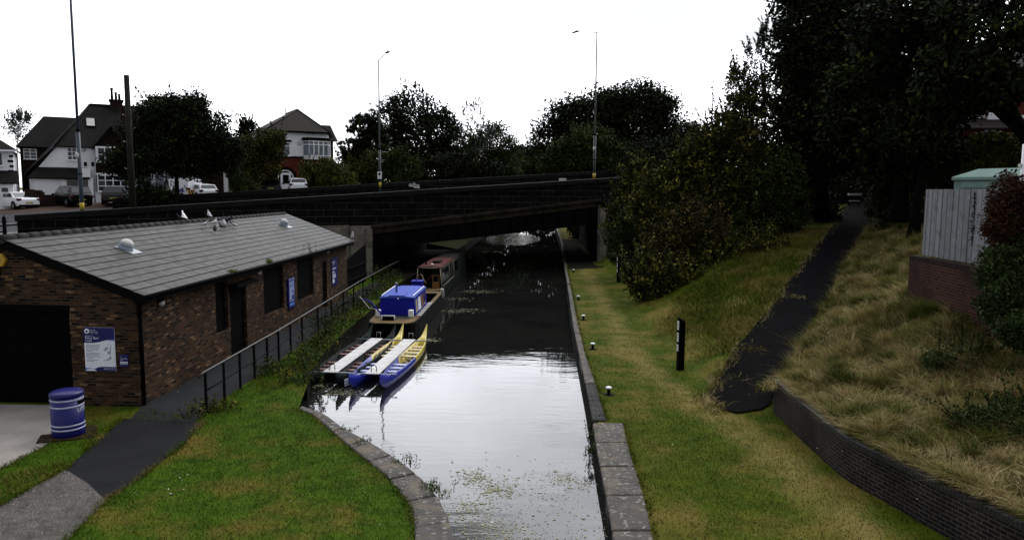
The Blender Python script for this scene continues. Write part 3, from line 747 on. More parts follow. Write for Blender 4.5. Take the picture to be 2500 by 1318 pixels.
# ---- road over the bridge, drives and far ground
def rp_(s, n, dz=0.0):
    p = bp(s, n); return (p[0], p[1], float(road_z(p[0], p[1])) + dz)
def sheet(name, s0, s1, n0, n1, mat, dz, ds=8.0):
    k = max(1, int((s1 - s0) / ds)); mb = MB(); vs = []; fs = []
    ns = [n0] + [q for q in (18, 27) if n0 + .1 < q < n1 - .1] + [n1]; m_ = len(ns)
    for i in range(k + 1):
        s = s0 + (s1 - s0) * i / k; vs += [rp_(s, q, dz) for q in ns]
        if i:
            for j in range(m_ - 1): fs.append(((i - 1) * m_ + j, i * m_ + j, i * m_ + j + 1, (i - 1) * m_ + j + 1))
    mb.add(vs, fs); return struct(name, mb, mat)
sheet('road', -90, 90, 2.6, 15.4, M['road'], 0.0)
sheet('pavement', -90, 90, 0.42, 2.6, M['pave'], 0.12)
sheet('pavement', -90, -1.5, 15.4, 17.6, M['pave'], 0.12)
sheet('pavement', -90, 40, 15.4, 17.55, M['pave'], 0.116)
sheet('kerb', -90, 90, 2.5, 2.72, M['offwhite'], 0.125); sheet('kerb', -90, 60, 15.28, 15.5, M['offwhite'], 0.125)
for n_k, s_k in ((2.52, 90), (15.48, 60)):
    kb = MB(); vs_ = []
    for i in range(31):
        q_ = -90 + (s_k + 90) * i / 30; a_ = rp_(q_, n_k, -.06); vs_ += [a_, (a_[0], a_[1], a_[2] + .18)]
    kb.add(vs_, [(2 * i, 2 * i + 2, 2 * i + 3, 2 * i + 1) for i in range(30)]); struct('kerb', kb, M['pave'])
sheet('ground', -90, -3, .3, 60, M['verge'], -.3)
fg = MB()
for i, (n0, n1) in enumerate(((17.6, 18), (18, 22), (22, 27), (27, 40), (40, 90), (90, 300))):
    for s0, s1 in ((-160, -90), (-90, -60), (-60, -40), (-40, -20), (-20, 6)):
        e0, e1 = s1, s1
        if s1 == 6:      # stop at the canal cutting
            e0 = ((-11 - BO.x) - BN.x * n0) / BU.x; e1 = ((-11 - BO.x) - BN.x * n1) / BU.x
        fg.poly([rp_(s0, n0, .02), rp_(e0, n0, .02), rp_(e1, n1, .02), rp_(s0, n1, .02)])
struct('ground', fg, M['verge'])
sheet('driveway', -40, -13.5, 17.7, 31, M['road'], 0.05, 4); sheet('driveway', -13.2, -3, 18, 34, M['pave'], 0.05, 4)
sheet('driveway', -26.2, -13.6, 24, 33.5, M['blockpave'], 0.06, 4)
sheet('driveway', -2.5, 9, 18, 36, M['pave'], 0.05, 4)
# cutting slopes beyond the bridge and the far distance
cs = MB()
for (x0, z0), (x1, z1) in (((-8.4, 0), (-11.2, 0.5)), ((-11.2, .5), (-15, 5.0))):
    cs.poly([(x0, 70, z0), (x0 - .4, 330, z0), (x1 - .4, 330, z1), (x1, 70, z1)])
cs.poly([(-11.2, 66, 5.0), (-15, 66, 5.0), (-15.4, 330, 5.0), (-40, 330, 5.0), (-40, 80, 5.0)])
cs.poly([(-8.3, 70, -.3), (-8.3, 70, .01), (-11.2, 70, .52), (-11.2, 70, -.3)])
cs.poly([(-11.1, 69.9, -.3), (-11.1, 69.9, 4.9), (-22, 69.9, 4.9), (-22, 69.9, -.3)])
struct('bank', cs, M['shadebank'])  # shade beyond the bridge is painted in by this dark colour
fr = MB()
fr.poly([(1.9, 115, -.02), (1.9, 330, -.02), (5, 330, .3), (5, 115, .2)]); fr.poly([(5, 115, .2), (5, 330, .3), (14, 330, 5), (14, 115, 5)]); fr.poly([(14, 115, 5), (14, 330, 5), (120, 330, 5.3), (120, 100, 5.3)])
struct('bank', fr, M['verge'])
hz = MB(); hz.poly([(-1500, 320, 4.2), (1500, 320, 4.2), (1500, 2500, 4.2), (-1500, 2500, 4.2)]); struct('ground', hz, M['verge'])
hz = MB(); hz.poly([(50, -60, 3.2), (1500, -60, 3.2), (1500, 320, 4.0), (50, 320, 4.0)]); struct('ground', hz, M['verge'])
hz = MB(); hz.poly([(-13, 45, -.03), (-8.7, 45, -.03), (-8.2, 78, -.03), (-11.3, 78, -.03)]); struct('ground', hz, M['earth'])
shade_sheet = MB(); shade_sheet.poly([(1.75, 52.5, .015), (4.25, 54.5, .015), (4.25, 86, .015), (1.7, 86, .015)]); struct('path', shade_sheet, M['earth'])  # dark sheet over the towpath, standing in for shade under the bridge
# pavement beyond the near end of the parapet wall, top left
pe = MB(); q = [bp(-19.6, 0.5), bp(-60, .5), bp(-60, -9), bp(-19.6, -4.5)]; pe.poly([(x, y, float(road_z(x, y)) + .1) for x, y, _ in q]); struct('pavement', pe, M['pave'])
pe = MB(); a = bp(-19.6, -4.5); b_ = bp(-60, -9); pe.poly([(a[0], a[1], 3.0), (b_[0], b_[1], .5), (-60, 20, 0), (-20, 33.5, 0)]); struct('bank', pe, M['verge'])

# ================================================================== BRIDGE
br = thing('road_bridge', 'long soot blackened sandstone road bridge across the canal', 'bridge', (BO.x, BO.y, 0), math.atan2(BU.y, BU.x))
SPAN = 18.7
def slab(mb, s0, s1, n0, n1, zb, zt, mat=0, k=1):
    """block along the bridge; zb, zt are functions of s"""
    for i in range(k):
        a, b = s0 + (s1 - s0) * i / k, s0 + (s1 - s0) * (i + 1) / k
        v = [(a, n0, zb(a)), (b, n0, zb(b)), (b, n1, zb(b)), (a, n1, zb(a)), (a, n0, zt(a)), (b, n0, zt(b)), (b, n1, zt(b)), (a, n1, zt(a))]
        f = [(3, 2, 1, 0), (4, 5, 6, 7), (0, 1, 5, 4), (2, 3, 7, 6)]
        if i == 0: f.append((3, 0, 4, 7))
        if i == k - 1: f.append((1, 2, 6, 5))
        mb.add(v, f, mat)
corn = lambda s: 3.28 + 0.092 * s
gird = lambda s: 1.72 + 0.072 * s
W = MB(); slab(W, -19.2, -0.02, 0, .45, lambda s: -.3, lambda s: ptop(s) - .34)
W.build('retaining_wall', M['stone'], br)
W = MB(); slab(W, 0, SPAN, 0.02, .43, lambda s: corn(s), lambda s: ptop(s) - .34); slab(W, SPAN + .02, 40, 0, .45, lambda s: -.3, lambda s: ptop(s) - .34)
W.build('parapet', M['stone'], br)
W = MB(); slab(W, -19.3, 40, -.09, .53, lambda s: ptop(s) - .335, lambda s: ptop(s), k=1); W.build('coping', M['coping'], br, bevel=.03)
W = MB(); slab(W, -.3, SPAN + .3, -.2, .3, lambda s: corn(s) - .22, lambda s: corn(s) - .004); slab(W, .1, SPAN - .1, -.05, .3, lambda s: corn(s) - .62, lambda s: corn(s) - .224)
W.build('cornice', P('stained_cornice', (.075, .062, .042), .9, col2=(.02, .018, .014), scale=1.2, bmp=.3), br, bevel=.02)
W = MB(); slab(W, 0.02, SPAN - .02, .06, .32, gird, lambda s: corn(s) - .63)
for k in range(13): W.bb((0.7 + k * 1.44, -.06, gird(.7 + k * 1.44) + .03), (.76 + k * 1.44, .055, corn(.7 + k * 1.44) - .64))
slab(W, .03, SPAN - .03, -.1, .46, lambda s: gird(s) - .03, gird); W.build('girder', M['steel'], br)
for k in range(5):
    W = MB(); n0 = 3.2 + k * 3.2; slab(W, -4, SPAN + 4, n0, n0 + .3, lambda s: gird(s) + .1, lambda s: corn(s) - .5); W.build('girder', M['steel'], br)
W = MB(); slab(W, -.5, SPAN + .5, .34, 17.6, lambda s: corn(s) - .5, lambda s: corn(s) - .1); W.build('deck', M['steel'], br)
W = MB(); W.bb((-4.6, -.03, -.3), (-1.36, -.001, 2.9)); W.bb((-3.4, -.031, 2.905), (-1.36, -.002, 3.3)); W.build('pier', M['palestone'], br)
W = MB()                                      # corner pier and abutment on the left bank
W.bb((-1.35, -.28, -.3), (0.0, -.01, 3.25)); W.bb((-.36, -.40, -.3), (0.06, -.285, 3.05)); W.build('pier', M['palestone'], br)
W = MB(); W.bb((SPAN, -.35, -.3), (SPAN + .8, -.01, gird(SPAN) + 1.2)); W.build('pier', M['palestone'], br)
ca = math.atan2(BU.y, BU.x)
def abut(x0, side):
    W = MB(); a = sn(x0, BO.y + (x0 - BO.x) * BU.y / BU.x + .2); b = sn(x0 + (.3 if side < 0 else -.4), BO.y + (x0 - BO.x) * BU.y / BU.x + 22.0); d = .6 * side
    pts = [a, b, (b[0] + d, b[1]), (a[0] + d, a[1])]
    W.prism(pts if side < 0 else pts[::-1], (0, 0, -.3), (1, 0, 0), (0, 1, 0), 5.0 if side > 0 else 4.0); W.build('abutment', M['stone'], br)
abut(-11.5, -1); abut(4.15, 1)
W = MB(); slab(W, -14, 40, 17.6, 18.0, lambda s: corn(s) - .6, lambda s: ptop(s) - .02); W.build('parapet', M['stone'], br)
W = MB(); slab(W, -14, 40, 17.52, 18.08, lambda s: ptop(s) - .018, lambda s: ptop(s) + .3); W.build('coping', M['coping'], br)
# dark timber gate between building and pier
s0 = hit((-11.0, 0), (0, 1), 842, 700)[0]
o = thing('timber_gate', 'black boarded gate between the brick building and the bridge', 'gate', (-11.0, 40, 0))
W = MB()
for k in range(16):
    y = 39.0 + k * .36; W.bb((-11.02, y, 0.02), (-10.96, y + .34, 1.55 + k * .045))
W.build('gate_board', M['black'], o, world=True)
W = MB(); W.tube([(-10.9, 39, .5), (-10.9, 44.7, .5)], .04, 6); W.tube([(-10.9, 39, 1.2), (-10.9, 44.7, 1.2)], .04, 6); W.build('rail', M['black'], o, world=True)

# street name plate and back of a sign on the bridge pavement
p = at(1000, 458, 51.5); s_, n_ = sn(p.x, p.y)
o = thing('street_sign', 'tilted white nameplate with a small arched crest showing over the bridge parapet', 'sign', bp(s_, 1.0, ptop(s_) - 1.1), math.atan2(BU.y, BU.x) - .25)
W = MB(); tl = Matrix.Rotation(.11, 3, 'Y')
W.box((0, 0, 1.38), (.72, .03, .19), tilt=tl); W.lathe([(.11, -.015), (.11, .015)], (0, 0, 0), 16)
for i in range(len(W.v) - 32, len(W.v)): x, y, z = W.v[i]; W.v[i] = (x, z, y + 1.47)
W.box((.17, 0, 1.26), (.4, .028, .1), tilt=tl); W.build('plate', M['offwhite'], o)
W = MB()
r = random.Random(4)
for k in range(17):
    if k in (5, 11): continue
    x = -.3 + k * .037; W.box((x, -.018, 1.385 - x * .11), (.02, .006, .06 + .02 * (k % 3 == 0)), tilt=tl)
W.box((0, -.02, 1.52), (.07, .006, .04)); W.build('lettering', M['signtext'], o)
for x in (-.25, .25):
    W = MB(); W.bb((x - .03, .02, 0), (x + .03, .06, 1.4)); W.build('leg', M['black'], o)
p = at(1376, 440, 57.5); s_, n_ = sn(p.x, p.y)
o = thing('low_sign', 'blank pale rectangular plate peeping over the bridge parapet beside the taller lamp post', 'sign', bp(s_, .95, ptop(s_) - 1.1), math.atan2(BU.y, BU.x))
W = MB(); W.bb((-.34, 0, 1.0), (.34, .03, 1.27)); W.build('plate', M['offwhite'], o, bevel=.008)
W = MB(); W.bb((-.03, .03, 0), (.03, .08, 1.1)); W.build('post', M['black'], o)

# ================================================================== LAMP POSTS AND POLES
def lamp(label, base, h, arm_dir, arm, mats, headsz=.9, band=True, sign=False, box=False):
    o = thing('lamp_post', label, 'lamp post', base, 0, 'street lamps along the bridge road')
    h1 = h * .36; r0 = .105
    W = MB(); W.tube([(0, 0, 0), (0, 0, h1)], r0, 12); W.build('base_column', mats[0], o)
    W = MB(); W.tube([(0, 0, h1), (0, 0, h * .74), (0, 0, h)], [.075, .065, .055], 10); W.build('upper_pole', mats[1], o)
    W = MB(); W.tube([(0, 0, h1 - .05), (0, 0, h1 + .12)], [.118, .085], 12); W.tube([(0, 0, h * .2), (0, 0, h * .2 + .06)], .115, 12); W.build('collar', M['black'], o)
    if band:
        W = MB(); W.tube([(0, 0, 1.05), (0, 0, 1.45)], .112, 12); W.build('reflective_band', M['yellow'], o)
    d = Vector((*arm_dir, 0)).normalized(); a = Vector((0, 0, h - .1)); e = a + d * arm + Vector((0, 0, arm * .25))
    W = MB(); W.tube([a, e], .045, 6); W.build('arm', M['lampgrey'], o)
    ang = math.atan2(d.y, d.x); W = MB(); rings = []
    for t, rw, rh in ((0, .03, .03), (.12, .13, .08), (.45, .17, .12), (.8, .13, .08), (1, .02, .02)):
        c = e + d * (t * headsz); q = Vector((-d.y, d.x, 0))
        rings.append([c + q * (rw * cos(k * pi / 4)) + Vector((0, 0, 1)) * (rh * sin(k * pi / 4) * (1 if sin(k * pi / 4) > 0 else .35)) for k in range(8)])
    W.loft(rings); W.box(e + d * (headsz * .45) + Vector((0, 0, .16)), (.1, .1, .1)); W.build('lamp_head', M['lampgrey'], o)
    if sign:
        W = MB(); W.bb((-.19, -.15, 1.75), (.19, -.125, 2.4)); pl = W.build('notice', M['white'], o)
        W = MB(); W.prism([(-.1, 2.1), (.0, 2.02), (.09, 2.1), (.09, 2.25), (-.02, 2.32), (-.1, 2.28)], (0, -.16, 0), (1, 0, 0), (0, 0, 1), .006); W.bb((-.12, -.158, 1.86), (.12, -.152, 1.89)); W.build('symbol', M['black'], pl)
    if box:
        W = MB(); W.lathe([(.05, 0), (.1, .05), (.11, .2), (.06, .32)], (-.05, -.13, h * .26), 10); W.build('camera_box', M['offwhite'], o)
    return o
bz = lambda s, n: bp(s, n, float(road_z(*bp(s, n)[:2])) + .12)
p = at(198, 512, 44); s_, n_ = sn(p.x, p.y)
def place_on(px, n):
    """point on the road at offset n from the parapet, in the photo column px"""
    d = ray(px, 465); o_ = BO + BN * n
    t = (BU.x * o_.y - BU.y * o_.x) / (BU.x * d.y - BU.y * d.x)
    x, y = d.x * t, d.y * t; return (x, y, float(road_z(x, y)) + .12)
def top_h(base, py): return CAM_H + (at(1250, py, base[1]).z - CAM_H) - base[2]
b1 = place_on(198, 1.6); lamp('tall blue grey lamp post at the left, its head above the frame', b1, 15.0, BN[:2], 1.5, (M['lamppole'], M['lamppole']), box=True)
b2 = place_on(928, 16.6); lamp('far lamp post with arm to the right and a white notice', b2, at(925, 147, b2[1]).z - b2[2], -BN.xy, 1.6, (M['lampgreen'], M['lampgrey']), 1.15, sign=True)
b3 = place_on(1450, 1.2); lamp('tall lamp post at the right end of the bridge, arm to the left', b3, at(1450, 78, b3[1]).z - b3[2], BN[:2], 2.2, (M['lampgreen'], M['lampgrey']), 1.3, box=True)
p4 = at(1732, 465, 92); b4 = (p4.x, p4.y, 5.5); lamp('distant slim lamp post behind the shrubs on the right', b4, at(1732, 198, 92).z - 5.5, (1, -.2), 1.2, (M['lampgrey'], M['lampgrey']), 1.1, band=False)
b5 = place_on(322, 1.0)
o = thing('telegraph_pole', 'weathered brown wooden telegraph pole behind the parapet wall', 'pole', b5)
tp = at(302, 184, b5[1]); W = MB(); W.tube([(0, 0, 0), (0, 0, tp.z - b5[2])], [.19, .14], 12); W.build('pole', M['wood'], o)
for k in range(7):
    W = MB(); z = 3.2 + k * .75; sg = 1 if k % 2 else -1; W.tube([(sg * .1, 0, z), (sg * .32, 0, z), (sg * .34, 0, z + .07)], .014, 5); W.build('step_iron', M['metal'], o)
# cast bollard and railing beyond the end of the wall
p = bp(-19.75, -.1, 2.85)
o = thing('iron_gatepost', 'black pointed iron post at the near end of the bridge wall', 'post', p)
W = MB(); W.tube([(0, 0, -.6), (0, 0, 1.0)], .09, 10); W.lathe([(.13, .95), (.13, 1.0), (.07, 1.03), (.1, 1.12), (.0, 1.32)], (0, 0, 0), 10); W.build('shaft', M['black'], o)
W = MB(); W.tube([(.1, 0, .45), (-9, -2.2, .0)], .035, 6); W.build('side_rail', M['black'], o)

# ================================================================== BRICK BUILDING
def wall_face(mb, o, u, nrm, L, H, opens, depth=.14, mat=0, rmat=None):
    """outer face of a wall with recessed openings (s0, s1, z0, z1), reveals included"""
    o, u, nrm = Vector(o), Vector(u), Vector(nrm); Z = Vector((0, 0, 1))
    xs = sorted({0, L, *[a for q in opens for a in q[:2]]}); zs = sorted({0, H, *[a for q in opens for a in q[2:4]]})
    P_ = lambda s, z, d=0: o + u * s + Z * z - nrm * d
    for i in range(len(xs) - 1):
        for j in range(len(zs) - 1):
            cx, cz = (xs[i] + xs[i + 1]) / 2, (zs[j] + zs[j + 1]) / 2
            if any(q[0] < cx < q[1] and q[2] < cz < q[3] for q in opens): continue
            mb.add([P_(xs[i], zs[j]), P_(xs[i + 1], zs[j]), P_(xs[i + 1], zs[j + 1]), P_(xs[i], zs[j + 1])], [(0, 1, 2, 3)], mat)
    for s0, s1, z0, z1 in [q[:4] for q in opens]:
        for a, b in (((s0, z0), (s0, z1)), ((s1, z1), (s1, z0)), ((s1, z0), (s0, z0)), ((s0, z1), (s1, z1))):
            if a[1] == b[1] == 0: continue
            mb.add([P_(*a), P_(*b), P_(*b, depth), P_(*a, depth)], [(0, 1, 2, 3)], mat if rmat is None else rmat)
bld = thing('brick_building', 'long single storey brick building with slate roof beside the canal', 'building', (WX, WY0, 0))
def side(px, py):
    s, z = hit((WX, 0), (0, 1), px, py); return s - WY0, z
def front(px, py): return hit((WX, WY0), (-1, 0), px, py)
EAVE_Z = 3.02; LEN = WY1 - WY0; RX = -13.62; LX = 2 * RX - WX; RIDGE_Z = 4.28
so = [(4.55, 5.45, 1.0, 2.86), (5.6, 6.95, 0.02, 2.36), (8.55, 10.65, .9, 2.9), (12.25, 14.45, .9, 2.9), (15.75, 16.5, 0.02, 2.22)]
W = MB()
wall_face(W, (WX, WY0, 0), (0, 1, 0), (1, 0, 0), LEN, EAVE_Z, so)
gd = front(165, 700); DOOR_R, DOOR_T = gd[0], 2.46
DW = 2.75
wall_face(W, (WX, WY0, 0), (-1, 0, 0), (0, -1, 0), WX - LX, EAVE_Z, [(DOOR_R, DOOR_R + DW, 0.0, DOOR_T)], .2)
W.add([(WX, WY0, EAVE_Z), (LX, WY0, EAVE_Z), (RX, WY0, RIDGE_Z - .08)], [(0, 2, 1)])
W.add([(WX, WY1, EAVE_Z), (LX, WY1, EAVE_Z), (RX, WY1, RIDGE_Z - .08)], [(0, 1, 2)])
W.add([(WX, WY1, 0), (LX, WY1, 0), (LX, WY1, EAVE_Z), (WX, WY1, EAVE_Z)], [(0, 1, 2, 3)])
W.add([(LX, WY1, 0), (LX, WY0, 0), (LX, WY0, EAVE_Z), (LX, WY1, EAVE_Z)], [(0, 1, 2, 3)])
W.build('wall', M['brick'], bld, world=True)
# black course of headers above the door
W = MB(); W.bb((WX - DOOR_R + .02, WY0 - .012, DOOR_T), (WX - DOOR_R - DW - .1, WY0 + .1, DOOR_T + .16)); W.build('lintel', M['black'], bld, world=True)
# roof: overlapping courses of slates
OH = .32; E_R = Vector((WX + OH, 0, EAVE_Z + .03 - OH * (RIDGE_Z - EAVE_Z) / (WX - RX))); R_R = Vector((RX, 0, RIDGE_Z + .03)); y0, y1 = WY0 - .2, WY1 + .2
def roof_side(name, e, r, n=12):
    W = MB(); sl = (r - e); L = sl.length; d = sl.normalized(); nz = Vector((0, 1, 0)).cross(d); nz = nz if nz.z > 0 else -nz
    rr = random.Random(1)
    for k in range(n):
        a = e + d * (L * k / n - .04); b_ = e + d * (L * (k + 1) / n + .02); j = rr.uniform(-.004, .004)
        q = [a + nz * (.024 + j), b_ + nz * .006, b_ - nz * .01, a + nz * (.006 + j)]
        vs = [Vector((p.x, yy, p.z)) for yy in (y0, y1) for p in q]
        off = k * .165 + (k % 3) * .05
        f = [(0, 4, 5, 1), (0, 1, 2, 3), (7, 6, 5, 4), (3, 7, 4, 0)]
        uv = [[(y0 + off, k), (y1 + off, k), (y1 + off, k + .3), (y0 + off, k + .3)]] + [[(0, 0)] * 4] * 3
        if e.x < r.x: f = [t_[::-1] for t_ in f]; uv = [q_[::-1] for q_ in uv]
        W.add(vs, f, 0, False, uv)
    return W.build(name, M['slate'], bld, world=True)
rf = roof_side('roof', E_R, R_R); E_L = Vector((LX - OH, 0, E_R.z)); roof_side('roof', E_L, R_R)
W = MB()
k = 0; y = y0
while y < y1 - .3:
    W.tube([(RX, y, RIDGE_Z + .012), (RX, y + .44, RIDGE_Z + .012)], [.115, .12], 8); y += .45
W.build('ridge_tiles', P('ridge_clay', (0.07, 0.065, 0.06), 0.8, var=.5, scale=3, bmp=.3), bld, world=True)
W = MB()
for e in (E_R, E_L):
    W.bb((e.x - .02, y0 + .05, e.z - .19), (e.x + .02, y1 - .05, e.z - .01))
    sg = 1 if e is E_R else -1
    W.tube([(e.x + sg * .07, y0 + .06, e.z - .05), (e.x + sg * .07, y1 - .06, e.z - .06)], .055, 8)
    for yy in (y0 + .1, y1 - .1):
        dd = R_R - e; q = [Vector((e.x, yy, e.z - .03)), Vector((RX, yy, R_R.z - .03))]
        W.add([q[0] + Vector((0, a, b)) for a, b in ((-.015, -.24), (.015, -.24), (.015, 0), (-.015, 0))] + [q[1] + Vector((0, a, b)) for a, b in ((-.015, -.24), (.015, -.24), (.015, 0), (-.015, 0))], [(0, 1, 2, 3), (7, 6, 5, 4), (0, 4, 5, 1), (1, 5, 6, 2), (2, 6, 7, 3), (3, 7, 4, 0)])
    W.bb((e.x - sg * .03, y0 + .1, e.z - .2), (WX if sg > 0 else LX, y1 - .1, e.z - .18))
W.build('bargeboard', M['fascia'], bld, world=True)
W = MB(); W.tube([(WX + .05, WY0 + .13, EAVE_Z - .2), (WX + .05, WY0 + .13, .02)], .045, 8); W.tube([(E_R.x + .06, WY0 + .13, E_R.z - .1), (WX + .05, WY0 + .13, EAVE_Z - .4)], .045, 8)
for z in (.5, 1.5, 2.4): W.tube([(WX + .05, WY0 + .13, z), (WX + .05, WY0 + .13, z + .06)], .06, 8)
W.build('drainpipe', M['black'], bld, world=True)
# shutters, doors
def panel(name, q, mat, kind):
    W = MB(); W.bb((WX - .14, WY0 + q[0] + .003, q[2] + .003), (WX - .10, WY0 + q[1] - .003, q[3] - .003))
    o = W.build(name, mat, bld, world=True)
    V = MB()
    if kind == 'shutter':
        for k in range(int((q[3] - q[2]) / .09)):
            z = q[2] + .04 + k * .09; V.bb((WX - .099, WY0 + q[0] + .05, z), (WX - .082, WY0 + q[1] - .05, z + .06))
        V.build('slat', mat, o, world=True)
    if q[2] > .5:
        V = MB(); V.bb((WX - .13, WY0 + q[0] - .05, q[2] - .09), (WX + .05, WY0 + q[1] + .05, q[2] + .002)); V.build('sill', M['coping'], o, world=True)
    return o
panel('shutter', so[0], M['black'], 'shutter'); dr = panel('door', so[1], M['black'], 'door'); panel('shutter', so[2], M['black'], 'shutter'); panel('shutter', so[3], M['black'], 'shutter'); d2 = panel('door', so[4], M['black'], 'door')
W = MB(); W.bb((WX - .02, WY0 + so[1][0] - .12, so[1][3]), (WX + .32, WY0 + so[1][1] + .3, so[1][3] + .12)); W.build('door_hood', M['black'], bld, world=True)
W = MB(); y = WY0 + so[4][1] - .16; W.tube([(WX - .1, y, 1.28), (WX - .02, y, 1.28), (WX - .02, y, .92), (WX - .1, y, .92)], .014, 6); W.build('handle', M['metal'], d2, world=True)
W = MB(); W.bb((WX - .05, WY0 + so[4][0], -.0), (WX + .12, WY0 + so[4][1], .035)); W.build('threshold', M['offwhite'], d2, world=True)
W = MB(); W.bb((WX - DOOR_R - DW + .01, WY0 + .16, .01), (WX - DOOR_R - .01, WY0 + .2, DOOR_T - .01))
gdm = W.build('garage_door', M['black'], bld, world=True)
W = MB()
for k in range(11): W.bb((WX - DOOR_R - DW + .03, WY0 + .145, .06 + k * .22), (WX - DOOR_R - .03, WY0 + .158, .24 + k * .22))
W.build('door_panel', P('black_door_boards', (0.007, 0.007, 0.008), .7, var=.3, spec=.05), gdm, world=True)
# wall lamps
for i, (px, py) in enumerate(((388, 735), (628, 662), (797, 612))):
    s, z = side(px, py)
    o = thing('wall_light', ('white bulkhead lamp on the brick wall near the drainpipe', 'white bulkhead lamp on the brick wall left of the wide shutter', 'white bulkhead lamp high on the brick wall above the narrow door')[i], 'wall light', (WX, WY0 + s, z), 0, 'lamps on the brick wall')
    W = MB(); W.bb((0, -.09, -.02), (.1, .09, .14)); W.build('bracket', M['black'], o)
    W = MB(); W.lathe([(.02, -.14), (.075, -.1), (.085, 0)], (.07, 0, 0), 12); W.build('lamp_cover', M['offwhite'], o)
# alarm box and lamp on the gable
s, z = front(2, 634)
o = thing('alarm_box', 'yellow hexagonal alarm box on the gable of the brick building', 'alarm', (WX - s, WY0, z))
W = MB(); W.prism([(.19 * cos(k * pi / 3), .19 * sin(k * pi / 3)) for k in range(6)], (0, 0, 0), (1, 0, 0), (0, 0, 1), .1); W.build('case', P('alarm_yellow', (.5, .29, .03), .5, var=.15), o, bevel=.012)
W = MB(); W.lathe([(.06, 0), (.06, .012)], (0, 0, 0), 12); W.v = [(x, -.1 - z, y) for x, y, z in W.v]; W.build('disc', M['offwhite'], o)
s, z = front(0, 672)
o = thing('flood_light', 'small pale lamp under the yellow alarm box', 'wall light', (WX - s - .1, WY0, z))
W = MB(); W.bb((-.12, -.16, -.02), (.12, 0, .2)); W.build('hood', M['black'], o); W = MB(); W.bb((-.09, -.14, -.2), (.09, -.02, -.021)); W.build('lens', M['offwhite'], o, bevel=.03)
# domed roof vents
RN = Vector((RIDGE_Z - EAVE_Z, 0, WX - RX)).normalized()
def on_roof(px, py): return hitp(px, py, (RX, 0, RIDGE_Z + .07), RN)
for i, (px, py) in enumerate(((306, 607), (692, 549))):
    p = on_roof(px, py); o = thing('roof_vent', ('white domed roof vent nearer the gable of the slate roof', 'white domed roof vent at the far end of the slate roof')[i], 'roof vent', p - Vector((0, 0, .0)), 0, 'domed vents on the slate roof')
    ti = Matrix.Rotation(math.atan2(RN.x, RN.z), 3, 'Y')
    VS = .72; W = MB(); W.lathe([(r_ * VS, z_ * VS) for r_, z_ in [(.29, -.06), (.29, .1), (.25, .13), (.27, .15), (.27, .2), (.24, .22)]], n=20); W.v = [tuple(ti @ Vector(v)) for v in W.v]; W.build('collar', P('vent_grey', (.30, .34, .42), .5, var=.2), o)
    W = MB(); W.lathe([(r_ * VS, z_ * VS) for r_, z_ in [(.255, .21)] + [(.255 * cos(a), .21 + .2 * sin(a)) for a in (.3, .6, .9, 1.2, 1.45)] + [(.005, .41)]], n=20); W.v = [tuple(ti @ Vector(v)) for v in W.v]; W.build('dome', M['offwhite'], o)
    W = MB(); W.box((.09, .04, -.01), (.58, .54, .03)); W.v = [tuple(ti @ Vector(v)) for v in W.v]; W.build('flashing', M['metal'], o)

# ---- signs on the building
def sign_frame(label, o, ux, w_, h_, nm='sign', cat='sign'):
    """returns thing and a local drawing frame: x right, y up from the lower left corner"""
    return thing(nm, label, cat, o)
def front_rect(x0, y0, x1, y1):
    a = front(x0, y1); b = front(x1, y0); return Vector((WX - a[0], WY0 - .02, a[1])), b[1] - a[1], a[0] - b[0]
o0, hh, ww = front_rect(211, 789, 287, 904)
ww, hh = .80, 1.13
o = thing('information_sign', 'large blue and white welcome board on the brick gable', 'sign', o0)
X, Zv = Vector((1, 0, 0)), Vector((0, 0, 1))
def pan(mb, pts, lift): mb.prism([(x, z) for x, z in pts], (0, -lift, 0), (1, 0, 0), (0, 0, 1), .001)
W = MB(); W.bb((0, -.012, 0), (ww, .012, hh)); W.build('board', M['signwhite'], o, bevel=.004)
W = MB(); cv = [(0, .735), (.1, .73), (.28, .735), (.42, .76), (.52, .79), (.6, .81), (.66, .82)]
pan(W, [(x * ww / .8, z) for x, z in cv] + [(ww, .81), (ww, hh), (0, hh)], .0135)
W.build('blue_header', M['navy'], o); W = MB(); pan(W, [(.30, 0), (ww, 0), (ww, .115), (.44, .115), (.34, .10), (.26, .06), (.22, .05), (.27, .03)], .0137); W.build('blue_footer', M['navy'], o)
W = MB(); pan(W, [(.60, .808), (.68, .822), (ww, .825), (ww, .79), (.72, .792)], .0142); pan(W, [(0, .012), (.08, .055), (.24, .05), (.16, .07), (0, .085)], .0143); W.build('wave', M['signblue'], o)
W = MB()
W.prism([(.085 + .065 * cos(k * pi / 12), 1.035 + .065 * sin(k * pi / 12)) for k in range(24)], (0, -.0145, 0), (1, 0, 0), (0, 0, 1), .001); W.build('emblem', M['signwhite'], o)
W = MB(); W.prism([(.085 + .03 * cos(k * pi / 8), 1.025 + .03 * sin(k * pi / 8)) for k in range(16)], (0, -.0157, 0), (1, 0, 0), (0, 0, 1), .001); W.prism([(.03, 1.03), (.06, 1.02), (.11, 1.02), (.14, 1.035), (.11, 1.012), (.06, 1.012)], (0, -.0157, 0), (1, 0, 0), (0, 0, 1), .001); W.build('emblem', M['navy'], o)
W = MB(); ty = lambda s, x, z, sz, al='LEFT', fit=None: W.text(s, (x, -.0148, z), X, Zv, sz, 0, al, fit=fit)
ty('Canal &', .165, 1.045, .046); ty('River Trust', .165, .997, .046); ty('Making life better by water', .165, .965, .02)
ty('Welcome to', .035, .895, .04); ty('Perry Barr', .035, .83, .085, fit=.37); ty('Locks', .035, .765, .075, fit=.22)
ty('Enjoy, discover, explore', ww - .03, .075, .027, 'RIGHT'); ty('canalrivertrust.org.uk', ww - .03, .04, .034, 'RIGHT', .36)
W.build('lettering', M['signwhite'], o)
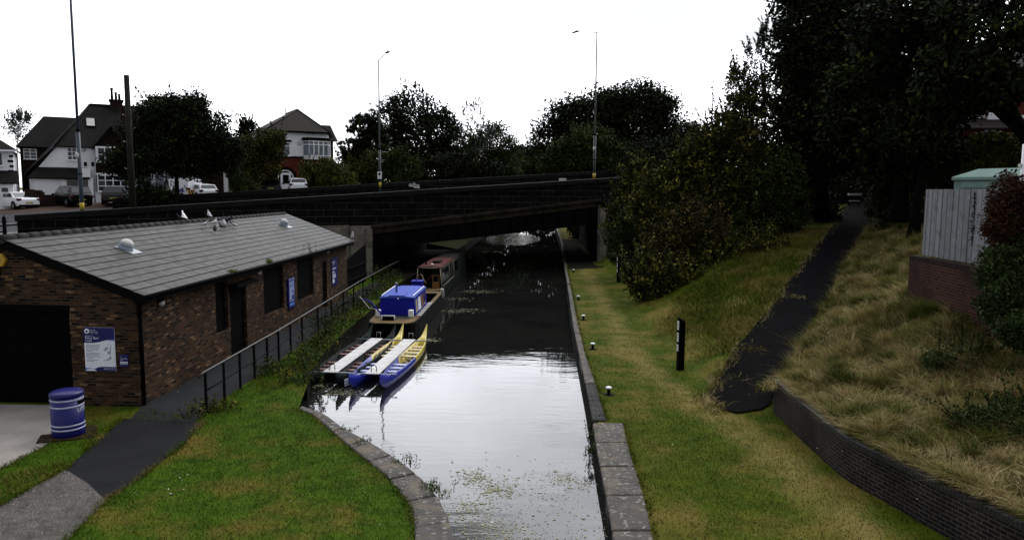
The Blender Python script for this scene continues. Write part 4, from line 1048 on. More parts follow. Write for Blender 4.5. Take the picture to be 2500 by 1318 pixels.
W = MB(); r = random.Random(2); z = .675
for para in (6, 5, 2):
    for k in range(para):
        x = .05; end = .05 + (.36 if k < para - 1 else .2) * r.uniform(.86, 1.0)
        while x < end:
            l = r.uniform(.02, .06); W.bb((x, -.0142, z), (min(x + l, end), -.0128, z + .011)); x += l + .008
        z -= .032
    z -= .02
W.build('small_print', M['signtext'], o)
W = MB()
for pts in ([(.49, .55), (.56, .62), (.64, .63), (.62, .57), (.55, .53), (.5, .53)], [(.6, .5), (.66, .54), (.69, .52), (.69, .46), (.64, .43), (.6, .46)], [(.66, .55), (.69, .64), (.71, .70), (.7, .6), (.68, .52)], [(.54, .29), (.64, .34), (.67, .41), (.71, .34), (.66, .30), (.56, .27)], [(.6, .69), (.63, .715), (.65, .71), (.62, .68)], [(.67, .685), (.7, .7), (.71, .68)], [(.5, .40), (.54, .415), (.53, .395)], [(.48, .26), (.52, .29), (.54, .285)]):
    pan(W, pts, .0138)
W.build('map', M['signgrey'], o)
o0, hh, ww = front_rect(294, 863, 315, 894)
ww, hh = .225, .31
o = thing('notice', 'small square blue notice at the lower right of the welcome board', 'sign', o0)
W = MB(); W.bb((0, -.01, 0), (ww, .012, hh)); W.build('board', M['navy'], o)
W = MB(); W.text('Take extra', (.02, -.011, .2), X, Zv, .045, fit=.19); W.text('care', (.02, -.011, .155), X, Zv, .045); W.text('+ Canal', (.02, -.011, .275), X, Zv, .018)
for k in range(3): W.text(('deep', 'cold', 'locks')[k], (.025 + k * .068, -.011, .04), X, Zv, .018)
W.build('lettering', M['signwhite'], o)
W = MB()
for k in range(3):
    x = .02 + k * .068; W.bb((x, -.0125, .07), (x + .058, -.0105, .13))
W.build('pictogram', M['signwhite'], o)
W = MB()
for k in range(3):
    x = .02 + k * .068; W.prism([(x + .012, .082), (x + .03, .118), (x + .046, .082)], (0, -.0128, 0), (1, 0, 0), (0, 0, 1), .001)
W.build('pictogram', M['black'], o)
# two signs on the canal side
def side_sign(label, s0, s1, z0, z1):
    return thing('sign_board', label, 'sign', (WX + .02, WY0 + s0, z0)), s1 - s0, z1 - z0
Yv = Vector((0, 1, 0))
def pns(mb, x0, x1, z0, z1, lift): mb.bb((lift, x0, z0), (lift + .002, x1, z1))
a = side(702, 742); b_ = side(717, 680)
o, ww, hh = side_sign('tall narrow blue poster case on the wall between the two wide shutters', 11.0, 11.75, .78, 2.0)
W = MB(); W.bb((-.02, 0, 0), (.05, ww, hh)); W.build('case', M['navy'], o)
W = MB(); pns(W, .06, ww - .06, hh - .07, hh - .01, .051); pns(W, .10, ww - .1, hh * .75, hh * .9, .051); pns(W, .10, ww - .1, hh * .22, hh * .73, .051); W.build('poster', P('pale_blue_poster', (.36, .42, .62), .4, col2=(.12, .16, .5), scale=4), o)
W = MB(); pns(W, .4, .55, hh * .5, hh * .58, .054); pns(W, .38, .6, hh * .26, hh * .42, .054); pns(W, .15, .28, hh * .25, hh * .3, .054); W.build('picture', M['navy'], o)
W = MB(); pns(W, .12, ww - .12, hh * .08, hh * .17, .0515); W.build('caption', M['signblue'], o)
o, ww, hh = side_sign('tall dark blue notice board right of the narrow door', 17.25, 18.2, .9, 2.25)
W = MB(); W.bb((-.02, 0, 0), (.012, ww, hh)); W.build('board', M['navy'], o)
W = MB(); r = random.Random(9)
W.prism([(.1 + .05 * cos(k * pi / 6), hh - .2 + .05 * sin(k * pi / 6)) for k in range(12)], (.0125, 0, 0), (0, 1, 0), (0, 0, 1), .001)
for z, n in ((hh - .19, 2), (hh - .26, 2), (hh - .34, 1)):
    for k in range(n): pns(W, .2 + k * .2, .34 + k * .2, z, z + .035, .0125)
for z, n in ((hh - .55, 5), (hh - .72, 3)):
    for k in range(n): pns(W, .08 + k * .13, .17 + k * .13, z, z + .07, .0125)
pns(W, .08, .6, hh * .28, hh * .42, .0125); pns(W, .08, .38, hh * .1, hh * .24, .0125); W.build('lettering', M['signwhite'], o)
W = MB(); pns(W, .3, .36, hh * .3, hh * .4, .015); pns(W, .45, .52, hh * .3, hh * .4, .015); pns(W, .15, .2, hh * .3, hh * .4, .015); W.build('pictogram', M['navy'], o)

# ---- litter bin
bx, by = G(168, 1061); o = thing('litter_bin', 'round blue litter bin with white bands by the gable wall', 'litter bin', (bx, by, .02))
BR = .335
W = MB(); W.lathe([(BR * .97, 0), (BR, .05), (BR, .9)], n=36); W.build('body', M['binblue'], o)
W = MB(); W.lathe([(BR * 1.0, .9), (BR * 1.04, .91), (BR * 1.04, .975), (BR * .9, 1.01), (BR * .5, 1.045), (.01, 1.055)], n=36); W.build('lid', M['binblue'], o)
for z in (.17, .265, .69, .84):
    W = MB(); W.lathe([(BR + .001, z - .018), (BR + .006, z - .014), (BR + .006, z + .014), (BR + .001, z + .018)], n=36, caps=False); W.build('band', P('bin_white_band%d' % int(z * 100), (.5, .52, .68), .5, var=.35, scale=8), o)
def bend(th0, z0): return lambda x, y: ((BR + .004) * cos(th0 + x / BR), (BR + .004) * sin(th0 + x / BR), z0 + y)
W = MB(); vb = math.atan2(-by, -bx)          # direction from the bin to the camera
th = vb + .62
for i in range(11): a0 = th + .02 + i * .08; W.add([((BR + .003) * cos(q), (BR + .003) * sin(q), z) for q, z in ((a0, .73), (a0 + .08, .73), (a0 + .08, .81), (a0, .81))], [(0, 1, 2, 3)])
W.build('opening', M['black'], o)
W = MB(); W.text('LITTER', (0, 0, 0), X, Zv, .13, bend=bend(th - .02, .555), fit=.46); W.build('lettering', M['signwhite'], o)
W = MB(); W.text('LITTER', (0, 0, 0), X, Zv, .13, bend=bend(th + pi, .555), fit=.46); W.build('lettering', M['signwhite'], o)
o = thing('brick_plinth', 'low brick base under the blue litter bin', 'plinth', (bx, by, 0), .45)
r = random.Random(8); W = MB()
for i in range(5):
    for j in range(3):
        if (i, j) in ((0, 2),): continue
        W.box((-.46 + i * .225, -.3 + j * .3, .0), (.215, .29, .05 + r.uniform(0, .015)), r.uniform(-.05, .05))
W.build('bricks', P('plinth_brick', (.07, .04, .03), .85, var=.5, scale=5, bmp=.3), o)

# ---- handrail
hr = thing('handrail', 'long black tubular handrail along the path beside the canal', 'railing', (-8.44, 17.73, 0))
hpts = [(-8.44, 17.73, 0), (-8.58, 23.2, 0), (-9.2, 36.5, 0), (-9.35, 44.5, 0), (-9.4, 50, 0)]
def hx(y): return float(np.interp(y, [p[1] for p in hpts], [p[0] for p in hpts]))
py_ = [17.73, 18.85, 19.95, 21.05, 22.15, 23.2, 24.5, 25.9, 28.1, 30.3, 32.5, 34.7, 36.9, 39.2, 41.5, 44, 47]
for i, y in enumerate(py_):
    W = MB(); W.box((hx(y), y, .47), (.055, .055, 1.1)); W.build('rail_post', M['blackmetal'], hr, world=True)
W = MB(); W.tube([(-8.47, 17.45, .98), (-8.44, 17.6, 1.04)] + [(hx(y), y, 1.05) for y in py_], .03, 8); W.build('top_rail', P('worn_rail', (.035, .035, .035), .4, var=.5), hr, world=True)
W = MB(); W.tube([(hx(y), y, .56) for y in py_], .022, 8); W.build('middle_rail', M['blackmetal'], hr, world=True)

# ================================================================== TOWPATH OBJECTS
def first_bollard(x, y, label):
    o = thing('mooring_bollard', label, 'bollard', (x, y, 0), 0, 'white topped mooring bollards along the towpath')
    W = MB(); W.lathe([(.10, -.05), (.10, .012), (.05, .02), (.045, .17)], n=16); W.build('stem', M['black'], o)
    W = MB(); W.lathe([(.045, .168), (.08, .175), (.088, .195), (.085, .215), (.06, .228), (.01, .23)], n=16); W.build('cap', M['white'], o)
    W = MB(); W.lathe([(.17, -.05), (.16, .012), (.01, .014)], n=16); W.build('base_pad', M['coping'], o)
    return o
bl = [((1486, 963), 'nearest white topped bollard, beside the brick edging'), ((1447, 852), 'white topped bollard second from the camera along the grass'), ((1424, 781), 'white topped bollard level with the narrow stone edging, third from the camera'), ((1412, 732), 'small white topped bollard, fourth from the camera along the canal edge'), ((1400, 665), 'farthest white topped bollard, near the bridge shadow')]
b0 = None
for (px, py), lb_ in bl:
    x, y = G(px, py)
    if b0 is None: b0 = first_bollard(x, y, lb_)
    else: dup(b0, (x, y, 0), 0, lb_)
for i, (px, py, hgt) in enumerate(((1660, 903, 1.72), (1510, 692, 1.75))):
    x, y = G(px, py); x = float(x); z = float(h_low(np.array([x]), np.array([y]))[0])
    o = thing('marker_post', ('black slant topped timber post with white letters on the grass by the ramp', 'black timber post with white letters against the shrubs near the bridge')[i], 'post', (x, y, z - .03), .18, 'black lettered timber posts')
    W = MB(); W.prism([(-.1, 0), (.1, 0), (.1, hgt - .12), (-.1, hgt)], (0, .09, 0), (1, 0, 0), (0, 0, 1), .2); W.build('post', M['black'], o, bevel=.012)
    W = MB(); r = random.Random(5 + i)
    for k in range(13):
        zz = hgt - .12 - k * .075
        if k in (4, 9): continue
        W.bb((-.112, -.075, zz - .05), (-.101, .055, zz))
    W.build('lettering', M['white'], o)
# barrier at the head of the ramp
o_ = Vector((20.6, 50.5, 4.6)); o = thing('barrier', 'pair of pale horizontal rails across the head of the ramp under the trees', 'barrier', o_, 0)
bw = 30 / FPX * 50.5 * 1.05
W = MB(); W.bb((-bw / 2, -.05, .83), (bw / 2, .05, .97)); W.build('upper_rail', M['white'], o)
W = MB(); W.bb((-bw / 2 + .1, -.04, .43), (bw / 2 - .1, .04, .5)); W.build('lower_rail', M['white'], o)
for x in (-bw / 2 + .12, bw / 2 - .12):
    W = MB(); W.bb((x - .04, .05, -.1), (x + .04, .12, .9)); W.build('upright', M['black'], o)

# ---- curved retaining wall of blue brick
o = thing('retaining_wall', 'curved low dark blue brick retaining wall at the foot of the grass bank', 'wall', (*WALLB[0], 0))
wb = [Vector((*p, 0)) for p in WALLB] + [Vector((7.75, 5.5, 0)), Vector((7.9, 2, 0))]
def fine(pts, n=8):
    out = []
    for i in range(len(pts) - 1):
        p0, p1, p2, p3 = pts[max(i - 1, 0)], pts[i], pts[i + 1], pts[min(i + 2, len(pts) - 1)]
        for k in range(n):
            t = k / n; out.append(.5 * ((2 * p1) + (p2 - p0) * t + (2 * p0 - 5 * p1 + 4 * p2 - p3) * t * t + (3 * p1 - p0 - 3 * p2 + p3) * t ** 3))
    return out + [pts[-1]]
wf = fine(wb); TH = .3
def offs(pts, d):
    out = []
    for i, p in enumerate(pts):
        t_ = (pts[min(i + 1, len(pts) - 1)] - pts[max(i - 1, 0)]).normalized(); out.append(p + Vector((-t_.y, t_.x, 0)) * d)
    return out
bk = offs(wf, TH)
W = MB(); wall_strip(W, [p for p in wf], -.1, WTOP - .112)
W.add([(wf[0].x, wf[0].y, -.1), (bk[0].x, bk[0].y, -.1), (bk[0].x, bk[0].y, WTOP - .11), (wf[0].x, wf[0].y, WTOP - .11)], [(3, 2, 1, 0)], 0, False, [[(0, .73), (.3, .73), (.3, 0), (0, 0)]])
W.build('wall_face', M['bluebrick'], o, world=True)
# soldier course on top, one upright brick after another
W = MB(); acc = 0; i = 0; cum = [0]
for k in range(1, len(wf)): cum.append(cum[-1] + (wf[k] - wf[k - 1]).length)
r = random.Random(6); d = 0
fo = offs(wf, -.012)
def along(pts, s):
    k = min(max(1, int(np.searchsorted(cum, s))), len(pts) - 1); t = (s - cum[k - 1]) / max(1e-6, cum[k] - cum[k - 1]); return pts[k - 1].lerp(pts[k], t)
while d < cum[-1] - .08:
    a, b_, c_, e_ = along(fo, d + .004), along(fo, d + .071), along(bk, d + .071), along(bk, d + .004); z0, z1 = WTOP - .115, WTOP + r.uniform(-.006, .006)
    W.add([(p.x, p.y, z0) for p in (a, b_, c_, e_)] + [(p.x, p.y, z1) for p in (a, b_, c_, e_)], [(0, 1, 5, 4), (1, 2, 6, 5), (2, 3, 7, 6), (3, 0, 4, 7), (4, 5, 6, 7)]); d += .075
W.build('capping_course', P('blue_brick_capping', (.055, .052, .062), .45, var=.5, scale=6, fine=18, spec=.4), o, world=True)
W = MB(); wall_strip(W, offs(wf, .02), WTOP - .13, WTOP - .02); W.build('mortar_bed', P('mortar', (.09, .08, .07), .9), o, world=True)
ax, ay = along(fo, cum[-1] * .5).xy
p = G3(2216, 1119, WTOP + .015)
o = thing('brick_fragment', 'loose pale broken brick lying on top of the curved wall', 'brick', p, .7)
W = MB(); W.prism([(-.1, -.04), (.07, -.05), (.1, .02), (.02, .05), (-.09, .04)], (0, 0, 0), (1, 0, 0), (0, 1, 0), .045); W.build('fragment', P('pale_brick', (.3, .24, .19), .85), o)

# ---- plank fence on red brick wall
FA = at(2247, 620, 21.2); FB = at(2500, 680, 16.4)
fu = Vector((FB.x - FA.x, FB.y - FA.y, 0)); FL = fu.length; fu.normalize(); fn = Vector((fu.y, -fu.x, 0)); fn = -fn if fn.y > 0 or fn.x > 0 else fn
if fn.x > 0: fn = -fn
fz0 = FA.z
o = thing('brick_wall', 'low red brick wall carrying the grey plank fence', 'wall', (FA.x, FA.y, 1.0))
W = MB(); p0 = Vector((FA.x, FA.y, 0)) - fu * .12
W.prism([(0, 1.5), (FL + 3, 1.0), (FL + 3, fz0 - .18), (0, fz0 - .18)], p0, fu, (0, 0, 1), .23); W.build('wall', M['redbrick'], o, world=True)
W = MB(); d = 0; r = random.Random(12)
while d < FL + 2.9:
    W.prism([(d, fz0 - .178), (d + .066, fz0 - .178), (d + .066, fz0 - .05), (d, fz0 - .05)], p0 - Vector(fu.cross(Vector((0, 0, 1)))) * .0, fu, (0, 0, 1), .235); d += .075
W.build('capping_course', P('red_brick_capping', (.055, .03, .026), .8, var=.6, scale=7), o, world=True)
o = thing('plank_fence', 'weathered grey vertical plank fence on the red brick wall', 'fence', (FA.x, FA.y, fz0))
W = MB(); d = 0; k = 0; r = random.Random(3); fo_ = fu.cross(Vector((0, 0, 1)))
while d < FL + 2.5:
    bwid = r.uniform(.115, .15); off = .012 * (k % 2) + r.uniform(-.003, .003)
    q0 = Vector((FA.x, FA.y, 0)) + fu * d - fo_ * (.06 + off)
    W.prism([(0, fz0 - .02), (bwid - .004, fz0 - .02 + r.uniform(-.01, .01)), (bwid - .004, fz0 + 1.8 + r.uniform(-.012, .012)), (0, fz0 + 1.8)], q0, fu, (0, 0, 1), .02); d += bwid; k += 1
W.build('planks', M['fence'], o, world=True)
W = MB()
for z in (.3, .95, 1.55): W.prism([(0, fz0 + z), (FL + 2.4, fz0 + z), (FL + 2.4, fz0 + z + .08), (0, fz0 + z + .08)], Vector((FA.x, FA.y, 0)) - fo_ * .16, fu, (0, 0, 1), .04)
W.build('back_rail', M['fence'], o, world=True)
for k in range(3):
    W = MB(); W.box(Vector((FA.x, FA.y, fz0 + .88)) + fu * (.06 + k * 2.4) - fo_ * .22, (.09, .09, 1.8), math.atan2(fu.y, fu.x)); W.build('fence_post', M['fence'], o, world=True)
# ivy strand hanging on the planks
# ---- mint green kiosk behind the fence
KY = 27.0; ka = at(2322, 466, KY); kb = at(2560, 470, KY - 2.2); kt = at(2330, 437, KY).z
o = thing('kiosk', 'mint green equipment kiosk with a hipped lid behind the plank fence', 'kiosk', (ka.x, ka.y, 3.6), math.atan2(kb.y - ka.y, kb.x - ka.x))
kw = (kb - ka).xy.length; kz = kt - 3.6
W = MB(); W.bb((0.06, 0.05, 0), (kw, 2.2, kz - .06)); W.build('body', M['mint'], o, bevel=.02)
W = MB()
lidz = at(2400, 413, KY).z - 3.6
W.add([(0, -.05, kz - .06), (kw, -.05, kz - .06), (kw, 2.3, kz - .06), (0, 2.3, kz - .06), (0, -.05, kz + .06), (kw, -.05, kz + .06), (kw, 2.3, kz + .06), (0, 2.3, kz + .06), (.65, .5, lidz), (kw - .1, .5, lidz + .03), (kw - .1, 1.8, lidz + .03), (.65, 1.8, lidz)], [(3, 2, 1, 0), (0, 1, 5, 4), (1, 2, 6, 5), (2, 3, 7, 6), (3, 0, 4, 7), (4, 5, 9, 8), (5, 6, 10, 9), (6, 7, 11, 10), (7, 4, 8, 11), (8, 9, 10, 11)]); W.build('lid', M['mint'], o, bevel=.02)
for k in range(3):
    W = MB(); x = .3 + k * 1.25; W.bb((x, -.01, kz - .3), (x + 1.1, .049, kz - .1)); W.bb((x, -.02, kz - .32), (x + 1.1, .03, kz - .30)); W.build('louvre', M['mint'], o, bevel=.01)
q = at(2497, 410, 22.0)
o = thing('white_pole', 'slim white pole at the right edge above the kiosk', 'pole', (q.x, q.y, 3.6))
W = MB(); W.tube([(0, 0, 0), (0, 0, at(2497, 352, 22).z - 3.6)], .05, 10); W.build('pole', M['white'], o)
W = MB(); W.bb((-.1, -.06, at(2497, 408, 22).z - 3.6), (-.05, .06, at(2497, 400, 22).z - 3.6)); W.build('clip', M['offwhite'], o)

# ================================================================== BOATS
def boat_hull(name, stations, zt, mat, par, gun=.16, floor=.15, gmat=None):
    rings = []
    for y, hw in stations:
        rings.append([(-hw * .8, y, -.5), (-hw, y, .05), (-hw, y, zt), (-hw + min(gun, hw * .9), y, zt), (-hw + min(gun, hw * .9), y, floor), (hw - min(gun, hw * .9), y, floor), (hw - min(gun, hw * .9), y, zt), (hw, y, zt), (hw, y, .05), (hw * .8, y, -.5)])
    W = MB(); W.loft(rings, 0, False); return W.build(name, mat, par)
# blue work boat
o = thing('work_boat', 'blue cabined work boat with tan deck and open hold moored by the handrail', 'boat', (-6.12, 28.7, WZ), .018)
st = [(0, .62), (.18, .84), (.5, .95), (1.2, 1.0), (8.6, 1.0), (9.3, .98)]
ZT = .70
boat_hull('hull', st, ZT, M['hull'], o)
W = MB(); W.prism([(-.58, .05), (.58, .05), (.80, .2), (.92, .52), (.96, 1.3), (.96, 1.75), (-.96, 1.75), (-.96, 1.3), (-.92, .52), (-.80, .2)], (0, 0, ZT + .002), (1, 0, 0), (0, 1, 0), .035); W.build('stern_deck', M['tan'], o)
W = MB(); W.bb((-.55, .9, ZT + .038), (.6, 1.7, ZT + .046)); W.build('deck_mat', M['deckgrey'], o)
for sx in (-1, 1):
    W = MB(); W.bb((sx * .77, 1.76, ZT + .002), (sx * 1.0, 5.6, ZT + .03)); sd = W.build('side_deck', M['deckgrey'], o)
    W = MB()
    for k in range(9): W.bb((sx * .78, 1.9 + k * .42, ZT + .031), (sx * .99, 2.1 + k * .42, ZT + .05))
    W.build('slats', M['offwhite'] if sx > 0 else M['tan'], sd)
    W = MB(); W.bb((sx * .84, 5.6, ZT + .002), (sx * 1.02, 8.65, ZT + .045)); W.build('gunwale', M['tan'], o)
W = MB(); W.bb((-1.0, 8.66, ZT + .002), (1.0, 9.28, ZT + .05)); W.build('fore_deck', M['tan'], o)
W = MB(); W.bb((.9, 9.1, ZT + .051), (1.06, 9.3, ZT + .2)); W.bb((.98, 9.16, ZT - .25), (1.08, 9.26, ZT + .1)); W.build('bollard', M['offwhite'], o)
CZ = 1.52; c0, c1 = 1.75, 5.15
W = MB(); W.loft([[(-.76, y, ZT + .03), (.76, y, ZT + .03), (.70, y, CZ - .03), (.35, y, CZ + .02), (-.35, y, CZ + .02), (-.70, y, CZ - .03)] for y in (c0, c1)], 0, False); cb = W.build('cabin', M['boatblue'], o, bevel=.02)
W = MB(); W.loft([[(-.73, y, CZ - .035), (.73, y, CZ - .035), (.73, y, CZ - .005), (.36, y, CZ + .05), (-.36, y, CZ + .05), (-.73, y, CZ - .005)] for y in (c0 - .05, c1 + .05)], 0, False); W.build('cabin_roof', M['roofblue'], o)
for sx in (-1, 1):
    W = MB(); W.tube([(sx * .66, c0 + .05, CZ + .04), (sx * .66, c0 + .15, CZ + .07), (sx * .66, c1 - .25, CZ + .07), (sx * .66, c1 - .15, CZ + .04)], .022, 6); W.build('grab_rail', M['signwhite'], o)
W = MB(); W.bb((-.34, c0 - .02, ZT + .06), (-.005, c0 - .001, CZ - .04)); W.bb((.005, c0 - .02, ZT + .06), (.26, c0 - .001, CZ - .04)); dd = W.build('cabin_door', M['boatblue'], o, bevel=.006)
W = MB(); W.bb((-.36, c0 - .01, CZ + .045), (.3, c0 + .75, CZ + .085)); W.build('sliding_hatch', M['roofblue'], o)
W = MB(); W.lathe([(.04, 0), (.04, .05), (.01, .07)], (.04, c0 - .03, CZ - .08), 10); W.build('stern_lamp', M['signwhite'], o)
W = MB(); W.lathe([(.045, 0), (.045, .34), (.055, .35), (.055, .42)], (-.25, c0 + 1.2, CZ + .05), 12); W.build('chimney', M['metal'], o)
for k, (a, b_, mt) in enumerate(((2.0, 2.5, 'cream'), (2.65, 3.4, 'signwhite'), (3.5, 4.2, 'brass'), (4.35, 4.8, 'glass'))):
    W = MB(); z0, z1 = ZT + .12, CZ - .16; W.add([(.765 - .06 * (z0 - ZT) / .8, a, z0), (.765 - .06 * (z0 - ZT) / .8, b_, z0), (.765 - .06 * (z1 - ZT) / .8, b_, z1), (.765 - .06 * (z1 - ZT) / .8, a + .08, z1)], [(0, 1, 2, 3)]); W.build('side_panel', M[mt], o)
W = MB(); W.tube([(-.42, .75, ZT), (-.5, .7, ZT + .35), (-.83, .6, 1.42), (-.95, .55, 1.55), (-1.18, .5, 1.6)], [.035, .035, .032, .028, .022], 8); W.build('tiller', M['boatblue'], o)
for x in (-.74, .62):
    W = MB(); W.bb((x - .1, 1.3, ZT + .04), (x + .12, 1.5, ZT + .36)); W.build('fender', M['white'], o, bevel=.05, segs=3)
W = MB()
for a, b_ in (((-.42, .55, ZT + .04), (-.42, .55, ZT + .24)), ((.1, .55, ZT + .04), (.1, .55, ZT + .24)), ((-.44, .55, ZT + .24), (.12, .55, ZT + .24))): W.tube([a, b_], .022, 6)
W.build('stern_frame', M['signwhite'], o)
W = MB(); W.bb((-.4, .6, ZT + .04), (.08, .9, ZT + .2)); W.build('engine_box', M['hull'], o)
W = MB(); W.bb((-.25, 7.0, .3), (.25, 7.5, 1.5)); bb_ = W.build('tank', M['boatblue'], o, bevel=.03)
W = MB(); W.bb((-.28, 6.96, 1.5), (.28, 7.54, 1.56)); W.tube([(-.05, 7.2, 1.56), (-.05, 7.2, 1.66)], .03, 6); W.build('tank_lid', M['boatblue'], bb_)
W = MB(); W.bb((-.82, 5.7, .16), (.82, 5.76, ZT)); W.build('bulkhead', M['boatblue'], o)
# mooring ropes
W = MB(); W.tube([(-.9, 3.2, ZT), (-1.6, 3.6, .75), (-2.2, 4.4, 1.15)], .014, 5); W.build('mooring_rope', M['offwhite'], o)
# narrowboat with the red roof
o = thing('narrowboat', 'dark green narrowboat with red roof half hidden in the shade of the bridge', 'boat', (-6.30, 38.9, WZ), 0.0)
boat_hull('hull', [(0, .45), (.3, .62), (.9, .74), (13, .74), (14.5, .6), (16, .12)], .62, M['boatgreen'], o, .1)
W = MB(); W.prism([(-.42, .02), (.42, .02), (.6, .3), (.72, .9), (.72, 1.05), (-.72, 1.05), (-.72, .9), (-.6, .3)], (0, 0, .625), (1, 0, 0), (0, 1, 0), .03); W.build('stern_deck', M['tan'], o)
def cabin_seg(y0_, y1_, nm, mt, top):
    W = MB(); W.loft([[(-.70, y, .64), (.70, y, .64), (.60, y, top), (-.60, y, top)] for y in (y0_, y1_)], 0, False); return W.build(nm, mt, o)
cabin_seg(1.06, 6.6, 'cabin', M['boatgreen'], 1.76); cabin_seg(6.62, 13.2, 'fore_cabin', M['boatgreen'], 1.72)
W = MB(); W.loft([[(-.66, y, 1.75), (.66, y, 1.75), (.64, y, 1.79), (.3, y, 1.84), (-.3, y, 1.84), (-.64, y, 1.79)] for y in (.98, 6.6)], 0, False); rf_ = W.build('cabin_roof', M['redroof'], o)
W = MB(); W.loft([[(-.64, y, 1.725), (.64, y, 1.725), (.3, y, 1.79), (-.3, y, 1.79)] for y in (6.64, 13.2)], 0, False); W.build('fore_roof', M['hull'], o)
W = MB(); W.lathe([(.04, 0), (.04, .06), (.09, .07), (.06, .11), (.01, .12)], (.1, 1.5, 1.84), 12); W.build('mushroom_vent', M['white'], o)
W = MB(); W.bb((-.1, 3.0, 1.84), (.32, 3.9, 1.95)); W.lathe([(.05, 0), (.05, .2)], (-.35, 2.2, 1.82), 8); W.build('roof_box', M['hull'], o)
W = MB(); W.bb((-.30, 1.03, .66), (.16, 1.055, 1.70)); W.build('doorway', M['black'], o)
for sx, x0, x1 in ((-1, -.60, -.32), (1, .18, .56)):
    W = MB(); W.bb((x0, .99, .66), (x1, 1.02, 1.38)); dl = W.build('door_leaf', M['brass'], o)
    W = MB(); W.bb((x0 + .04, .98, 1.02), (x1 - .04, .988, 1.34)); dp = W.build('painted_panel', M['boatgreen'], dl)
W = MB()
for pts in ([(-.70, 1.0, .66), (-.61, 1.0, 1.74)], [(.70, 1.0, .66), (.61, 1.0, 1.74)], [(-.4, .97, 1.77), (.45, .97, 1.77)], [(-.45, 1.0, 1.45), (-.1, .6, .95)]): W.tube(pts, .018, 6)
for z, yy in ((.72, 0), (1.66, 0)):
    x = .705 - (z - .64) * .09; W.tube([(x, 1.2, z), (x, 6.45, z)], .012, 5)
for y in (1.2, 6.45, 4.6): W.tube([(.698, y, .72), (.618, y, 1.66)], .012, 5)
W.tube([(.7, 6.75, .72), (.62, 6.75, 1.62), (.62, 12, 1.62)], .012, 5)
W.build('coach_line', M['cream'], o)
for a, b_ in ((1.5, 2.7), (3.0, 4.3), (7.2, 8.6)):
    W = MB(); W.add([(.70 - .02, a, .92), (.70 - .02, b_, .92), (.635, b_, 1.52), (.635, a, 1.52)], [(0, 1, 2, 3)]); W.build('window', M['glass'], o)
W = MB(); W.tube([(-.1, .5, .64), (-.05, .35, 1.1), (.25, .9, 1.45)], .02, 6); W.build('tiller', M['redroof'], o)

# ---- catamaran canoes
HL = 6.7
def canoe_hull(par, ox, mats, benches, nm='hull', tag_=None):
    def sec(t):
        e = abs(2 * t - 1); w_ = .32 * max(0.012, 1 - e ** 2.3) ** .9
        sh = .30 + .08 * e ** 2 + (.42 if t > .5 else .22) * e ** 12; kl = -.12 + .42 * e ** 12
        dk = max(0, min(1, (.80 - e) / .06)); inn = sh - .025 - (sh - kl - .09) * dk
        wi = max(.002, w_ - .035); y = (t - .5) * HL + (0.25 * (1 if t > .5 else -1) * e ** 16)
        out = [(-w_, sh), (-w_ * .97, sh * .55 + kl * .45), (-w_ * .62, kl * .85 + sh * .15), (0, kl), (w_ * .62, kl * .85 + sh * .15), (w_ * .97, sh * .55 + kl * .45), (w_, sh)]
        ins = [(wi, sh), (wi * .92, inn + .03), (wi * .5, inn), (-wi * .5, inn), (-wi * .92, inn + .03), (-wi, sh)]
        return [(ox + x, y, z) for x, z in out + ins]
    N = 44; first = None
    for hf, mt in enumerate(mats):
        ts = [hf * .5 + .5 * k / (N / 2) for k in range(int(N / 2) + 1)]
        W = MB(); W.loft([sec(t) for t in ts], 0, True, caps=False)
        if hf == 0: W.s = [True] * len(W.f)
        h = W.build(nm, mt, par)
        hb = [b for b in benches if (b[0] >= .5) == bool(hf)]
        for t, bm in hb:
            y = (t - .5) * HL; e = abs(2 * t - 1); w_ = .32 * (1 - e ** 2.3) ** .9 - .03
            V = MB(); V.bb((ox - w_, y - .09, .20), (ox + w_, y + .09, .235)); V.build('bench', bm, h)
    return h
def catamaran(label, loc, rz, m0, m1, bench, bench2, seatn):
    o = thing('catamaran_canoe', label, 'canoe', loc, rz, 'twin hulled canoes moored by the bank')
    for ox in (-.47, .47):
        ts = [.16, .23, .30, .37, .56, .64, .72, .79][:seatn]
        canoe_hull(o, ox, (m0, m1), [(t, bench if t < .5 else bench2) for t in ts])
    W = MB()
    for y0_, y1_ in ((-2.75, -.02), (.0, 2.55)): W.bb((-.23, y0_, .345), (.23, y1_, .385))
    W.build('platform', M['platform'], o, bevel=.012)
    for y in (-2.72, 2.4):
        W = MB(); W.tube([(-.78, y, .36), (.78, y, .36)], .022, 8); W.build('crossbar', M['metal'], o)
    W = MB(); W.tube([(-.08, -2.5, .38), (-.08, -2.5, .55), (.02, -2.5, .59), (.08, -2.5, .53), (.08, -2.5, .38)], .014, 6); W.build('hoop', M['black'], o)
    W = MB(); W.tube([(-.05, 2.7, .36), (-.05, 2.7, .58), (.1, 2.7, .58), (.1, 2.7, .36)], .016, 6); W.build('hoop', M['metal'], o)
    return o
catamaran('blue and yellow twin hulled canoe with white centre platform', (-5.17, 24.8, WZ), -.036, M['canoeblue'], M['canoeyellow'], M['paleblue'], M['bucket'], 8)
c2 = catamaran('dark green twin hulled canoe with red benches next to the bank', (-6.47, 24.9, WZ), -.05, M['canoedark'], M['canoedark'], M['redseat'], M['redseat'], 8)
W = MB(); W.box((.68, -2.85, .14), (.02, .55, .22), -.35); W.build('label_plate', M['signwhite'], c2)

